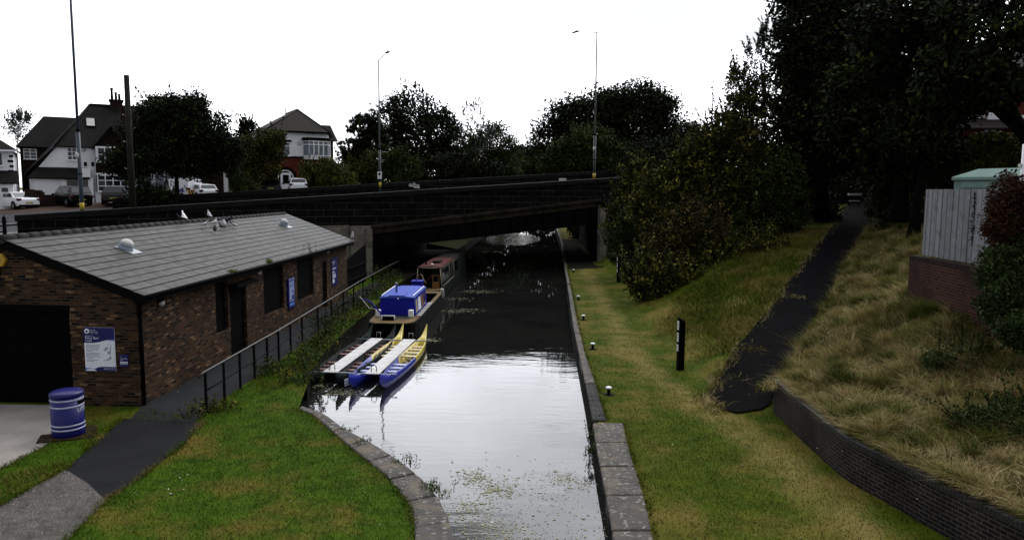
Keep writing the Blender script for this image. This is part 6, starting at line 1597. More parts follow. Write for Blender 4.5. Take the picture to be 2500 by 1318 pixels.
# ================================================================== BIRDS
def bird(label, p, ang, mt, up=0.0, sc=1.0, wing=None, nm='pigeon', cat='pigeon', group='pigeons on the slate roof'):
    o = thing(nm, label, cat, p, ang, group)
    # spine (x forward, z), radii across and up
    sec = [(-.20, .045, .018, .008), (-.13, .065, .03, .016), (-.07, .085, .052, .045), (0, .10, .066, .062), (.05, .12, .062, .062), (.085, .155, .04, .042), (.10, .185, .03, .032), (.115, .215, .034, .032), (.14, .222, .022, .020), (.155, .220, .006, .006)]
    W = MB(); rings = []
    for x, z, ry, rz_ in sec:
        z2 = z + up * max(0, x + .1) * .9; x2 = x - up * max(0, x) * .45
        rings.append([(x2 * sc, ry * cos(k * pi / 5) * sc, (z2 + rz_ * sin(k * pi / 5)) * sc) for k in range(10)])
    W.loft(rings, 0, True); W.build('body', mt, o)
    for sg in (-1, 1):
        W = MB(); W.loft([[(x * sc, sg * (yo + .004) * sc, z0 * sc), (x * sc, sg * (yo + .014) * sc, (z0 + z1) / 2 * sc), (x * sc, sg * (yo + .002) * sc, z1 * sc)] for x, yo, z0, z1 in ((-.19, .008, .05, .065), (-.1, .045, .06, .11), (0, .064, .075, .145), (.06, .058, .10, .15))], 0, True); W.build('wing', wing or mt, o)
        W = MB(); W.tube([(.01 * sc, sg * .025 * sc, .055 * sc), (.015 * sc, sg * .025 * sc, 0), (.045 * sc, sg * .03 * sc, .002)], .005 * sc, 5); W.build('leg', M['pink'], o)
    W = MB(); zz = .22 + up * .2; W.loft([[(( .15 - up * .06) * sc, .008 * cos(k * pi / 3) * sc, (zz + .008 * sin(k * pi / 3)) * sc) for k in range(6)], [((.182 - up * .06) * sc, .001 * cos(k * pi / 3) * sc, (zz - .008 + .001 * sin(k * pi / 3)) * sc) for k in range(6)]]); W.build('beak', M['black'], o)
    return o
def ridge_pt(px):
    s, z = hit((RX, 0), (0, 1), px, 545); return Vector((RX, s, RIDGE_Z + .13))
bird('white pigeon standing tall on the roof ridge', ridge_pt(450), 2.6, M['dove'], .45, 1.05)
bird('dark pigeon on the ridge just left of the white one', ridge_pt(439), 2.9, M['pigeondark'], .1, .95)
bird('pied pigeon on the ridge right of the white one', ridge_pt(512), 2.5, M['pigeonpied'], .35, 1.05)
for px, py, an, mk, lb_ in ((501, 554, .5, 'pigeonpied', 'pale pigeon crouching on the slates at the left of the flock'), (524, 549, 1.2, 'pigeonpied', 'pied pigeon facing away below the ridge'), (525, 568, 2.0, 'pigeondark', 'dark pigeon lowest on the slates'), (541, 560, 2.8, 'pigeon', 'grey pigeon low in the middle of the flock'), (548, 552, 2.2, 'pigeonpied', 'grey and white pigeon in the centre of the flock'), (553, 549, .4, 'pigeondark', 'dark pigeon with raised tail behind the centre of the flock'), (561, 542, 1.0, 'pigeondark', 'dark pigeon highest in the flock'), (566, 550, 2.5, 'pigeondark', 'dark pigeon at the right of the flock'), (572, 556, 3.4, 'pigeonpied', 'pied pigeon at the right edge of the flock')):
    bird(lb_, on_roof(px, py) + Vector((0, 0, .02)), an, M[mk], .12, 1.0)
g = Vector((E_R.x - .02, y1 - .15, E_R.z + .05)); bird('white gull perched on the far corner of the eaves', g, -1.2, M['dove'], .5, 1.25, nm='gull', cat='gull', group=None)

# ================================================================== VEGETATION
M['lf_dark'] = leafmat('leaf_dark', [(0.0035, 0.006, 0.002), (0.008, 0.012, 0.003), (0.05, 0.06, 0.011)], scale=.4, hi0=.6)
M['lf_mid'] = leafmat('leaf_mid', [(0.012, 0.019, 0.004), (0.024, 0.034, 0.006), (0.07, 0.085, 0.016)], scale=.6)
M['lf_olive'] = leafmat('leaf_olive', [(0.010, 0.013, 0.004), (0.028, 0.028, 0.006), (0.22, 0.20, 0.035)], scale=.8, hi0=.48)
M['lf_yel'] = leafmat('leaf_yellow_green', [(0.022, 0.026, 0.004), (0.040, 0.040, 0.006), (0.075, 0.065, 0.012)], scale=.8)
M['lf_shrub'] = leafmat('leaf_shrub', [(0.010, 0.014, 0.004), (0.030, 0.032, 0.006), (0.30, 0.285, 0.042)], scale=.8, hi0=.45)
M['lf_rust'] = leafmat('leaf_rust', [(0.009, 0.012, 0.004), (0.030, 0.024, 0.006), (0.20, 0.15, 0.035)], scale=.8, hi0=.48)
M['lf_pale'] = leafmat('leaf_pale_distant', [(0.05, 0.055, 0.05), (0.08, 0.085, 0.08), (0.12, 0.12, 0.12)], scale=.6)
M['lf_red'] = leafmat('leaf_red_brown', [(0.016, 0.009, 0.005), (0.035, 0.015, 0.008), (0.10, 0.04, 0.018)], scale=1.0)
M['lf_ivy'] = leafmat('leaf_ivy_green', [(0.012, 0.022, 0.006), (0.025, 0.04, 0.009), (0.05, 0.075, 0.02)], scale=1.4)  # brighter leaf green for ivy, brambles and weeds
M['lf_hedge'] = leafmat('leaf_hedge', [(0.022, 0.03, 0.007), (0.045, 0.052, 0.010), (0.19, 0.20, 0.03)], scale=1.0)
def gz_left(x, y): return float(road_z(x, y))
def T(label, base_px, Y, blobs, n, leaf, mat, gz=None, **k):
    k.setdefault('shoots', 36); k.setdefault('slen', 1.1)
    p = at(base_px, 470, Y); z = gz if gz is not None else gz_left(p.x, p.y)
    return tree(k.pop('name', 'tree'), label, (p.x, p.y, z), [pxblob(*b, Y + (k.get('dy', 0))) for b in blobs], n, leaf, M[mat], **{a: b for a, b in k.items() if a != 'dy'})
FG = 'trees beyond the road bridge'
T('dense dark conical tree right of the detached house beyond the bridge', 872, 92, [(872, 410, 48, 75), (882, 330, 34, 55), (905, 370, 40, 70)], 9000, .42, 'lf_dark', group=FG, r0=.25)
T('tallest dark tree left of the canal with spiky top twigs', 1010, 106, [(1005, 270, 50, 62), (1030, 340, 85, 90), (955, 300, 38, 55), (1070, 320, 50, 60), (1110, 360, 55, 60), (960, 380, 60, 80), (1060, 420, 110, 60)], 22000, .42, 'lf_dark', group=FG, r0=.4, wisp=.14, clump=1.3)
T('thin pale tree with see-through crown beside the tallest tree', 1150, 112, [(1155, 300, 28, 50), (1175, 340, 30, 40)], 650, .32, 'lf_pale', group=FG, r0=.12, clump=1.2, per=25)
T('rounded dark tree at the left of the sky gap over the canal', 1205, 124, [(1200, 365, 45, 60), (1238, 385, 36, 45), (1165, 390, 50, 50), (1220, 420, 55, 40)], 11000, .42, 'lf_mid', group=FG, r0=.3, clump=1.4)
T('low distant trees closing the gap over the canal', 1285, 230, [(1270, 400, 40, 32), (1310, 400, 40, 36)], 5000, .7, 'lf_dark', gz=3, group=FG, r0=.3)
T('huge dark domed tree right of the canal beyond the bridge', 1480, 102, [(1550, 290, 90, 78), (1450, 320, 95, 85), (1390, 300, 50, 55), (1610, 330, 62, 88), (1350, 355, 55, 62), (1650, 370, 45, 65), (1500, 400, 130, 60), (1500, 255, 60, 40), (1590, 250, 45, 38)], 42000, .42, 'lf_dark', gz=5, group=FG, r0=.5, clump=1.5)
T('lower rounded olive tree in front of the domed tree', 1450, 88, [(1440, 375, 70, 62), (1390, 400, 50, 45), (1490, 400, 60, 50)], 13000, .36, 'lf_mid', gz=4.5, group=FG, r0=.25, clump=1.0)
T('dark tree filling behind the right end of the bridge', 1620, 84, [(1600, 400, 70, 60), (1690, 380, 60, 70), (1550, 425, 70, 35)], 12000, .36, 'lf_dark', gz=5, group=FG, r0=.25, clump=1.1)
BG = 'bushes along the far side of the bridge road'
T('yellow green bush behind the parapet right of the detached house', 855, 82, [(850, 425, 38, 28), (890, 420, 30, 24)], 3000, .3, 'lf_yel', group=BG, r0=.08, name='bush', cat='bush', stem='stem', crown='foliage')
T('grey green bush around the far lamp post', 960, 84, [(930, 400, 45, 40), (985, 410, 45, 45), (950, 435, 60, 30)], 6500, .3, 'lf_mid', group=BG, r0=.08, name='bush', cat='bush', stem='stem', crown='foliage')
T('black green bush left of the sky gap, above the nameplate', 1080, 88, [(1060, 420, 60, 38), (1130, 415, 60, 42), (1200, 425, 50, 32)], 8000, .3, 'lf_dark', group=BG, r0=.08, name='bush', cat='bush', stem='stem', crown='foliage')
T('dark bush under the sky gap over the bridge', 1290, 90, [(1270, 425, 50, 30), (1330, 415, 45, 38)], 5500, .3, 'lf_mid', gz=4.5, group=BG, r0=.08, name='bush', cat='bush', stem='stem', crown='foliage')
# houses' trees
T('broad dark street tree hiding the semi detached houses', 432, 58, [(430, 300, 70, 62), (500, 330, 62, 62), (385, 275, 42, 40), (455, 260, 45, 35), (360, 350, 52, 58), (540, 375, 48, 48), (430, 380, 90, 50), (310, 405, 46, 32), (330, 380, 40, 40), (480, 400, 60, 30)], 34000, .26, 'lf_dark', r0=.24, clump=.75, wisp=.1)
T('yellow green tree beside the white and red house', 640, 69, [(650, 355, 40, 34), (610, 380, 42, 48), (665, 345, 30, 20), (635, 400, 50, 40), (590, 400, 40, 40), (680, 372, 18, 16)], 9500, .26, 'lf_yel', r0=.16, clump=.6, wisp=.12)
T('small dark conifer behind the yellow green tree', 603, 84, [(603, 318, 16, 26), (603, 350, 26, 30)], 2600, .3, 'lf_dark', r0=.14, clump=.5)
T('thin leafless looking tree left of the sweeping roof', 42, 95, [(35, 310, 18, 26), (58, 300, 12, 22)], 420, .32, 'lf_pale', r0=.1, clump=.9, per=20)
T('clipped rounded hedge right of the arched door', 800, 72, [(790, 430, 42, 40), (750, 435, 22, 36), (835, 440, 40, 34)], 9000, .2, 'lf_hedge', r0=.1, name='hedge', cat='hedge', stem='stem', crown='foliage', clump=.45)
T('dark garden hedge in front of the panel van', 380, 55, [(370, 478, 40, 20), (405, 482, 25, 18), (340, 480, 30, 24), (350, 455, 16, 16)], 4500, .16, 'lf_dark', r0=.06, name='hedge', cat='hedge', stem='stem', crown='foliage', clump=.35)
T('low shrub by the pale gate pillar', 600, 63, [(600, 462, 32, 26), (585, 450, 20, 24)], 3200, .18, 'lf_mid', r0=.06, name='shrub', cat='shrub', stem='stem', crown='foliage', clump=.35)
# far canal banks
for i, (px, py, Y, lb_) in enumerate(((1150, 560, 95, 'green bush on the far left bank seen under the bridge'), (1345, 560, 110, 'dim bush on the far right bank seen under the bridge'))):
    p = at(px, py, Y); x = -13 if i == 0 else 5.0
    tree('bush', lb_, (x, Y, .8), [(x, Y, 1.9, 2.2, 5, 1.6), (x, Y + 9, 2.0, 2.2, 5, 1.8), (x - .5, Y - 8, 2, 2, 4, 1.5)], 5000, .25, M['lf_mid'], r0=.08, cat='bush', group='bushes on the canal banks beyond the bridge', stem='stem', crown='foliage')
for i, (x, Y, h_, lb_) in enumerate(((-15, 135, 8, 'dark tree on the left canal bank beyond the bridge'), (-13.5, 165, 9, 'farther dark tree on the left canal bank'), (8, 135, 8, 'dark tree on the right canal bank beyond the bridge'), (9, 170, 9, 'farther dark tree on the right canal bank'))):
    tree('tree', lb_, (x, Y, 2.5), [(x, Y, 2.5 + h_ * .62, h_ * .5, h_ * .9, h_ * .42), (x + (.8 if x < 0 else -.8), Y + 6, 2 + h_ * .35, h_ * .42, h_, h_ * .35)], 7000, .42, M['lf_dark'], r0=.25, group='trees along the canal beyond the bridge')

# ---- right bank shrubs
def gz_right(x, y):
    a_, b_ = np.array([x]), np.array([y]); return float((h_low if x < xw(y) else h_bank)(a_, b_)[0])
SG = 'shrubs on the slope beside the ramp'
def SH(label, base_px, Y, blobs, n, leaf, mat, nm='shrub', **k):
    p = at(base_px, 600, Y); z = gz_right(p.x, p.y) - .1
    k.setdefault('shoots', 130 if nm == 'shrub' else 60); k.setdefault('slen', 1.0)
    return tree(nm, label, (p.x, p.y, z), [pxblob(*b, Y) for b in blobs], n, leaf, M[mat], cat=k.pop('cat', nm), group=k.pop('group', SG), stem=k.pop('stem', 'stem'), crown=k.pop('crown', 'foliage'), **k)
SH('leafy shrub overhanging the bridge end with upright shoots', 1540, 50, [(1535, 490, 42, 52), (1570, 450, 45, 55), (1510, 540, 34, 40)], 5760, 0.207, 'lf_shrub', r0=.07, wisp=.2, clump=0.33, per=40)
SH('shaded ivy covered shrub in front of the right bridge pier', 1535, 47, [(1520, 610, 40, 55), (1560, 570, 50, 60)], 5040, 0.183, 'lf_ivy', r0=.06, clump=0.31, per=40)
SH('tall green shrub in the middle of the slope', 1640, 44, [(1640, 470, 52, 62), (1610, 540, 62, 75), (1700, 420, 42, 66), (1672, 410, 26, 40), (1580, 500, 30, 60)], 14400, 0.207, 'lf_shrub', r0=.09, wisp=.14, clump=0.39, per=45)
SH('rust tinged shrub low on the slope with dead stems', 1660, 39.5, [(1640, 620, 75, 70), (1700, 580, 75, 80), (1610, 680, 60, 40)], 10800, 0.183, 'lf_rust', r0=.07, wisp=.1, clump=0.35, per=40)
SH('low green shrub at the foot of the slope by the grass', 1590, 37, [(1570, 680, 50, 55), (1620, 700, 60, 35), (1680, 690, 55, 30)], 6480, 0.159, 'lf_shrub', r0=.05, wisp=.16, clump=0.28, per=35)
SH('broad olive shrub in the upper slope', 1770, 44.5, [(1770, 430, 80, 95), (1752, 350, 46, 70), (1810, 370, 60, 70), (1780, 520, 90, 80)], 17280, 0.220, 'lf_olive', r0=.1, wisp=.12, clump=0.43, per=45)
SH('dark green shrub beside the upper ramp', 1880, 42, [(1860, 560, 70, 75), (1920, 510, 50, 80), (1900, 450, 60, 70)], 10800, 0.195, 'lf_mid', r0=.08, wisp=.14, clump=0.35, per=40)
SH('low shrub at the edge of the ramp with arching shoots', 1830, 38.5, [(1800, 640, 80, 45), (1860, 620, 55, 45), (1750, 650, 60, 45)], 8640, 0.171, 'lf_shrub', r0=.06, wisp=.16, clump=0.31, per=40)
SH('young tree with thin bare topped branches above the shrubs', 1830, 48, [(1825, 290, 62, 62), (1850, 240, 50, 55), (1790, 330, 40, 50), (1800, 210, 24, 40)], 6480, 0.207, 'lf_olive', nm='tree', r0=.12, wisp=.22, clump=0.39, per=35, stem='trunk', crown='crown')
p = at(1868, 200, 48)
ob = SH('slender bare birch like tree rising beside the big dark trees', 1868, 49, [(1870, 130, 26, 60), (1850, 160, 30, 50)], 302, 0.183, 'lf_dark', nm='tree', r0=.09, clump=0.39, per=14, stem='trunk', crown='crown', limbs=14)
# ---- big trees on the right
RG = 'tall trees over the ramp'
def BT(label, base_px, base_py, Y, blobs, n, leaf, mat, gz, **k):
    p = at(base_px, base_py, Y)
    return tree('tree', label, (p.x, p.y, gz), [pxblob(*b, Y) for b in blobs], n, leaf, M[mat], group=RG, **k)
BT('tall dark tree left of the path head with its crown edge against the sky', 2010, 470, 45, [(1990, 60, 85, 90), (2040, 170, 125, 110), (1960, 180, 60, 90), (2010, 300, 120, 90), (2090, 60, 80, 80), (1975, 380, 90, 80), (1960, -40, 60, 60), (2080, -60, 90, 60)], 46000, .28, 'lf_dark', 4.0, r0=.35, clump=.8, wisp=.08)
BT('large maple like tree with sprays coloured as if lit in the middle of the right side', 2200, 470, 37, [(2200, 150, 110, 80), (2150, 300, 120, 90), (2260, 230, 120, 100), (2180, 30, 90, 60), (2290, 60, 90, 70), (2120, 210, 80, 70), (2230, 380, 110, 70)], 15000, .32, 'lf_dark', 4.2, r0=.42, clump=.7, wisp=.08, limbs=9)
BT('outer spreading tree at the top right corner', 2560, 420, 33, [(2400, 70, 110, 85), (2450, 180, 100, 90), (2340, 170, 90, 80), (2480, 30, 80, 70), (2330, 235, 70, 40), (2440, 205, 90, 40)], 6500, .3, 'lf_dark', 4.3, r0=.35, clump=.6, wisp=.1)
BT('dark tree standing far back at the head of the ramp', 2090, 480, 60, [(2060, 380, 110, 75), (2150, 400, 100, 70), (2010, 430, 80, 60), (2110, 290, 120, 70), (2200, 330, 90, 90)], 30000, .32, 'lf_dark', 5.0, r0=.4, clump=1.0)
BT('dark leafy tree between the ramp head and the hedge', 2230, 480, 48, [(2240, 400, 80, 70), (2200, 460, 60, 40), (2275, 350, 60, 60), (2270, 440, 70, 45)], 18000, .26, 'lf_dark', 4.6, r0=.3, clump=.7)
BT('small tree with light gaps right of the ramp barrier', 2150, 500, 44, [(2190, 470, 55, 50), (2215, 510, 40, 30), (2150, 420, 50, 40)], 7000, .2, 'lf_mid', 4.2, r0=.14, clump=.5)
for px, Y, r0, lb_ in ((2185, 41, .3, 'bare dark trunk right of the ramp under the canopy'), (2235, 34.5, .26, 'dark trunk left of the plank fence under the canopy')):
    p = at(px, 500, Y); tree('tree', lb_, (p.x, p.y, gz_right(p.x, p.y) - .1), [(p.x, p.y, 8.2, 1.6, 1.6, 1.2), (p.x + .8, p.y, 9.4, 1.8, 1.8, 1.2)], 5000, .22, M['lf_dark'], r0=r0, group=RG, clump=.6)
# hedge behind the kiosk: box shaped
def box_hedge(label, a, b_, z0, z1, th, n, leaf, mat, nm='hedge'):
    a, b_ = Vector(a), Vector(b_); o = thing(nm, label, 'hedge', (a.x, a.y, z0), math.atan2(b_.y - a.y, b_.x - a.x)); L = (b_ - a).length; r = np.random.default_rng(77)
    u = r.uniform(0, L, n); v = np.where(r.random(n) < .5, r.normal(0, .07, n), r.uniform(0, th, n)); z = np.where(v < .25, r.uniform(0, z1 - z0, n), (z1 - z0) + r.normal(0, .06, n))
    leaf_mesh('foliage', np.stack([u, v, z + .12 * np.sin(u * 1.7)], 1), leaf, mat, o, .4, .6, 5)
    W = MB(); W.bb((0, .15, 0), (L, th, z1 - z0 - .15)); W.build('core', M['earth'], o); return o
h0 = at(2345, 400, 36); h1 = at(2620, 400, 33)
box_hedge('long clipped hedge with a light top behind the mint green kiosk', (h0.x, h0.y, 0), (h1.x, h1.y, 0), 4.0, at(2400, 337, 36).z, 1.2, 26000, .13, M['lf_hedge'])
# red brown and green climber at the right end of the plank fence
k = lambda px, py, Y, rx, ry: pxblob(px, py, rx, ry, Y, .5)
p = at(2470, 760, 16.6)
tree('climbing_shrub', 'red brown leaved climber smothering the right end of the plank fence', (p.x, p.y, 2.3), [k(2472, 490, 16.8, 55, 58), k(2455, 560, 16.8, 45, 60), k(2500, 590, 16.6, 50, 90)], 10000, .085, M['lf_red'], r0=.03, cat='climber', stem='stem', crown='foliage', clump=.17, wisp=.22, per=30)
tree('climbing_shrub', 'dark green bramble bush below the red brown climber', (p.x, p.y, 2.2), [k(2450, 660, 16.3, 55, 55), k(2478, 740, 15.8, 70, 75), k(2420, 640, 16.8, 26, 26), k(2430, 740, 16.2, 40, 45), k(2520, 680, 16, 60, 90), k(2500, 810, 15, 60, 40)], 15000, .085, M['lf_ivy'], r0=.03, cat='climber', stem='stem', crown='foliage', clump=.17, wisp=.2, per=30)
q0 = Vector((FA.x, FA.y, fz0)) + fu * 2.55 - fo_ * .03; r = np.random.default_rng(5)
iv = thing('ivy_strand', 'thin dark ivy strand hanging down the plank fence', 'ivy', q0)
leaf_mesh('leaves', np.stack([r.normal(0, .03, 130), r.normal(0, .03, 130), r.uniform(.55, 1.7, 130)], 1), .05, M['lf_dark'], iv, 0, .8, 3)
W = MB(); W.tube([(0, 0, .4), (.02, 0, 1.0), (-.02, 0, 1.75)], .008, 5); W.build('stem', M['bark'], iv)

# ---- weeds along the left bank and walls
def tuft(label, p, n, h, sp, mat, nm='weed_clump', cat='weeds', group=None, lf=.05, sd=1):
    o = thing(nm, label, cat, p, 0, group); r = np.random.default_rng(sd); base = r.normal(0, sp, (n, 2)); st = []; lv = []
    W = MB()
    for i in range(n):
        b_ = Vector((base[i, 0], base[i, 1], -.05)); t_ = b_ + Vector((r.normal(0, .3) * h, r.normal(0, .3) * h, h * r.uniform(.5, 1.2)))
        m_ = b_.lerp(t_, .5) + Vector((0, 0, h * .12)); W.tube([b_, m_, t_], [.008, .006, .002], 3)
        for k in range(7): q_ = r.uniform(.2, 1.0); c_ = b_.lerp(t_, q_) + Vector((0, 0, h * .12 * (1 - abs(2 * q_ - 1)))); lv.append((c_.x + r.normal(0, .04), c_.y + r.normal(0, .04), c_.z))
    W.build('stems', M['lf_hedge'], o); leaf_mesh('leaves', np.array(lv), lf * 2, mat, o, .4, .5, sd); return o
WGp = 'weed clumps on the left bank'
r = random.Random(21); wl_ = ['weeds at the foot of the first handrail post', 'weeds hanging over the water beside the dark canoe bows', 'weeds between the handrail and the dark canoe', 'weeds beside the middle of the dark canoe', 'weeds beside the far end of the dark canoe', 'weeds under the handrail near the work boat stern', 'weeds beside the work boat cabin', 'weeds beside the work boat hold', 'weeds below the far part of the handrail', 'weeds by the narrowboat stern', 'weeds on the bank corner by the coping', 'weeds under the handrail above the dark canoe bows']
ws = [(-8.45, 17.8, .35), (-7.35, 22.3, .55), (-7.75, 23.6, .6), (-7.9, 25.2, .65), (-8.1, 26.7, .6), (-8.25, 28.6, .6), (-8.35, 31, .5), (-8.5, 34, .5), (-8.6, 37.5, .6), (-8.75, 40.5, .7), (-7.05, 20.9, .4), (-8.2, 21.6, .5)]
for i, ((x, y, h_), lb_) in enumerate(zip(ws, wl_)): tuft('dark green ' + lb_, (x, y, 0), 46, h_, .32, M['lf_ivy'] if i % 3 else M['lf_shrub'], group=WGp, sd=30 + i)
for i, (px, py, lb_) in enumerate(((565, 640, 'small bright green moss tuft on the eaves above the narrow shutter'), (657, 619, 'bright green grass tuft on the eaves above the wide shutter'))):
    p = hitp(px, py, (E_R.x, 0, E_R.z), (1, 0, 0)); tuft(lb_, (E_R.x, p.y, E_R.z + .03), 26, .14 if i else .1, .07, leafmat('moss%d' % i, [(.07, .10, .01), (.10, .13, .012), (.16, .18, .02)]), 'moss_tuft', 'plant', 'plants on the roof eaves', .03, 60 + i)
p = hitp(745, 590, (E_R.x, 0, E_R.z), (1, 0, 0)); tuft('thin brown weed stalks growing from the gutter at the far end of the roof', (E_R.x, p.y, E_R.z), 10, .5, .35, M['lf_rust'], 'gutter_weed', 'plant', 'plants on the roof eaves', .02, 70)
for i, (px, py, h_) in enumerate(((838, 1050, .12), (880, 1082, .16), (985, 1130, .2), (1045, 1190, .22), (1072, 1205, .25))):
    x, y = G(px, py); tuft('small green weed in the lawn coping, ' + ('nearest the canoes', 'second past the bank corner', 'beside the widest stones', 'above the floating weed', 'lowest, trailing to the water')[i], (x + .03, y, 0), 18, h_, .12, leafmat('coping_weed%d' % i, [(.03, .05, .008), (.06, .085, .012), (.10, .12, .02)]), group='weeds rooted in the lawn coping', lf=.025, sd=80 + i)
for i, (y, h_) in enumerate(((17.5, .3), (16.8, .25), (15.9, .2))):
    x = float(np.interp(y, [p_[1] for p_ in sorted(inS, key=lambda p_: p_[1])], [p_[0] for p_ in sorted(inS, key=lambda p_: p_[1])])); tuft('weed growing from the towpath wall face, ' + ('highest of three below the brick edging', 'middle one beside the joint of brick and stone', 'nearest one beside the first broad stone')[i], (x - .04, y, -.12), 16, h_, .08, M['lf_ivy'], group='weeds on the towpath wall', lf=.025, sd=90 + i)

for i, (x, y, h_) in enumerate(((-8.95, 30, .5), (-9.0, 32.5, .6), (-9.1, 35.5, .6), (-9.3, 38.5, .7), (-9.0, 42.5, .8), (-9.6, 44.5, .8), (-10.3, 45.5, .9))):
    tuft('dark scrub ' + ('under the handrail level with the work boat stern', 'under the handrail beside the blue cabin', 'under the handrail beside the work boat hold', 'under the handrail by the narrowboat doors', 'under the handrail beside the red roof', 'at the path end before the bridge', 'at the foot of the pale bridge pier')[i], (x, y, 0), 60, h_, .42, M['lf_mid'], group=WGp, sd=130 + i)
# ---- grass blades
zero = lambda x, y: np.zeros_like(x)
near = lambda x, y: np.clip((16 / np.maximum(y, 6)) ** 1.6, .12, 1)
tarpoly = tar; yard = [(-24, WY0), (G(136, 1008)[0], WY0)] + [G(*p) for p in ( (133, 1075), (0, 1146), (-500, 1400))]; grav = [G(*p) for p in ((160, 1146), (215, 1180), (258, 1222), (165, 1318), (40, 1450), (-250, 1450), (0, 1235))]
conp = [(WX, WY0)] + [(-8.4, 17.2), (-8.4, 18), (-8.6, 26), (-9.0, 36.5), (-9.4, 44), (WX, 44), (WX - 8, 44), (WX - 8, WY0)]
def minus(xy, *polys):
    for p_ in polys: xy = xy[~inside(p_, xy[:, 0], xy[:, 1])]
    return xy
lv_poly = copL[::-1][3:] + bankL[:6] + [(-12.5, 40), (-12.5, 10.5), (-11, 9.2)]
xy = minus(scatter(lv_poly, 420000, 1, near), tarpoly, yard, grav, conp)
blades('lawn_grass', xy, zero, .05, .013, .5, M['grass'], 2)['kind'] = 'stuff'
xy = minus(scatter([(-11.6, 10), (-8.3, 10), (-8.2, 24), (-8.8, 34), (-9, 44), (-8.2, 36), (-7.7, 26), (-7.0, 21.5), (-8.3, 17), (-11.6, 18.4)], 60000, 3, near), tarpoly, yard, grav, conp)
n_ = np.sin(xy[:, 0] * 3.1) + np.sin(xy[:, 1] * 2.3 + xy[:, 0]) > .2
blades('edge_grass', xy[n_], zero, .13, .016, .6, M['verge'], 4, 2)['kind'] = 'stuff'
pe_ = []
def edge_run(pts, n, j):
    for i in range(len(pts) - 1):
        for t_ in np.linspace(0, 1, max(8, int(n * math.dist(pts[i], pts[i + 1])))): q_ = lerp2(pts[i], pts[i + 1], t_); pe_.append((q_[0], q_[1], j))
edge_run([G(497, 1030), G(440, 1092), G(345, 1165), G(258, 1222), G(165, 1318), G(40, 1450)], 260, .05); edge_run([G(300, 1022), G(160, 1146), G(0, 1235), G(-120, 1300)], 260, .05)
edge_run([G(133, 1075), G(0, 1146), G(-150, 1230)], 220, .04); edge_run([(-8.42, 17.3), (-8.45, 20), (-8.6, 26), (-8.95, 34)], 120, .06); edge_run([(WX + .04, WY0), (WX + .04, 26), (WX + .04, 38)], 12, .02)
edge_run([(p_[0] - .03, p_[1]) for p_ in copL], 230, .045); edge_run([(p_[0] + .03, p_[1]) for p_ in outS], 230, .045); edge_run([(p_[0] + .02, p_[1]) for p_ in outB + outR[::-1]], 120, .05)
pe_ = np.array(pe_); rj = np.random.default_rng(71); pe_ = pe_[rj.random(len(pe_)) < .35 + .6 * (np.sin(pe_[:, 1] * 5 + pe_[:, 0] * 7) > -.2)]
xy = pe_[:, :2] + rj.normal(0, 1, (len(pe_), 2)) * pe_[:, 2:3]
blades('path_edge_grass', xy, zero, .085, .014, .8, M['verge'], 72, 2)['kind'] = 'stuff'
gp = scatter(grav, 30000, 73); gp = gp[gp[:, 1] > 8]; ng = len(gp); gs = rj.lognormal(-4.6, .4, ng)[:, None, None]
tet = np.array([(1, 0, -.3), (-.5, .87, -.3), (-.5, -.87, -.3), (0, 0, .7)])[None] * gs; ga = rj.uniform(0, 6.28, ng); cg, sg_ = np.cos(ga), np.sin(ga)
tet = np.stack([tet[:, :, 0] * cg[:, None] - tet[:, :, 1] * sg_[:, None], tet[:, :, 0] * sg_[:, None] + tet[:, :, 1] * cg[:, None], tet[:, :, 2]], -1) + np.stack([gp[:, 0], gp[:, 1], np.full(ng, .008)], 1)[:, None]
ti_ = np.arange(ng)[:, None] * 4
np_mesh('loose_gravel', tet.reshape(-1, 3), np.stack([ti_ + np.array(q_) for q_ in ((0, 1, 3), (1, 2, 3), (2, 0, 3))], 1).reshape(-1, 3), leafmat('pebble', [(.06, .056, .052), (.11, .10, .093), (.24, .225, .21)], .9, 3))['kind'] = 'stuff'
def ramp_poly(): return [(p_.x, p_.y) for p_ in foot[:3]] + [(foot[3].x, foot[3].y), (foot[4].x, foot[4].y)] + [(p_.x, p_.y) for p_ in RR[1:]] + [(p_.x, p_.y) for p_ in RL[::-1]]
RP = ramp_poly()
tow = [(1.55, 9.5), (1.75, 12), (1.85, 15)] + [(x, y) for x, y in outB] + [(x, y) for x, y in outR[::-1]] + [(4.6, 56), (9, 44), (12.4, 34.5), (9, 28.2), (6.1, 23), (4.2, 19), (5.8, 18.8)] + [(x - .05, y) for x, y in WALLB[:7]] + [(7.2, 9)]
tow = [(p_[0], p_[1]) for p_ in outS[::-1][2:]] + [(p_[0], p_[1]) for p_ in outB[::-1]] + [(p_[0], p_[1]) for p_ in outR[::-1]][1:] + [(4.6, 56), (9, 46), (12.3, 35), (9, 28.2), (6.1, 23.2), (4.9, 21), (4.15, 19), (5.8, 18.7)] + [(x, y) for x, y in WALLB[:8]]
xy = minus(scatter(tow, 520000, 5, near), RP)
blades('towpath_grass', xy, h_low, .05, .013, .55, M['towgrass'], 6)['kind'] = 'stuff'
# rougher grass on the slope left of the ramp
slope = [(4.4, 24), (6.0, 23.3), (9.0, 28.3), (12.2, 35), (16, 42.5), (12, 42), (8, 37), (5, 34), (4.3, 29)]
xy = minus(scatter(slope, 90000, 7), RP); xl_ = np.interp(xy[:, 1], [23, 24, 29, 34, 37, 42], [5.6, 4.6, 4.4, 5.0, 8, 12]); tt_ = np.clip((xy[:, 0] - xl_) / 1.6, 0, 1)
n_ = (np.sin(xy[:, 0] * 1.3 + 1) * np.sin(xy[:, 1] * .9) + np.random.default_rng(2).normal(0, .5, len(xy)) + tt_ * 1.2 > .35)
blades('slope_grass', xy[n_], h_low, (.07 + .17 * tt_)[n_], .018, .8, M['verge'], 8, 2)['kind'] = 'stuff'
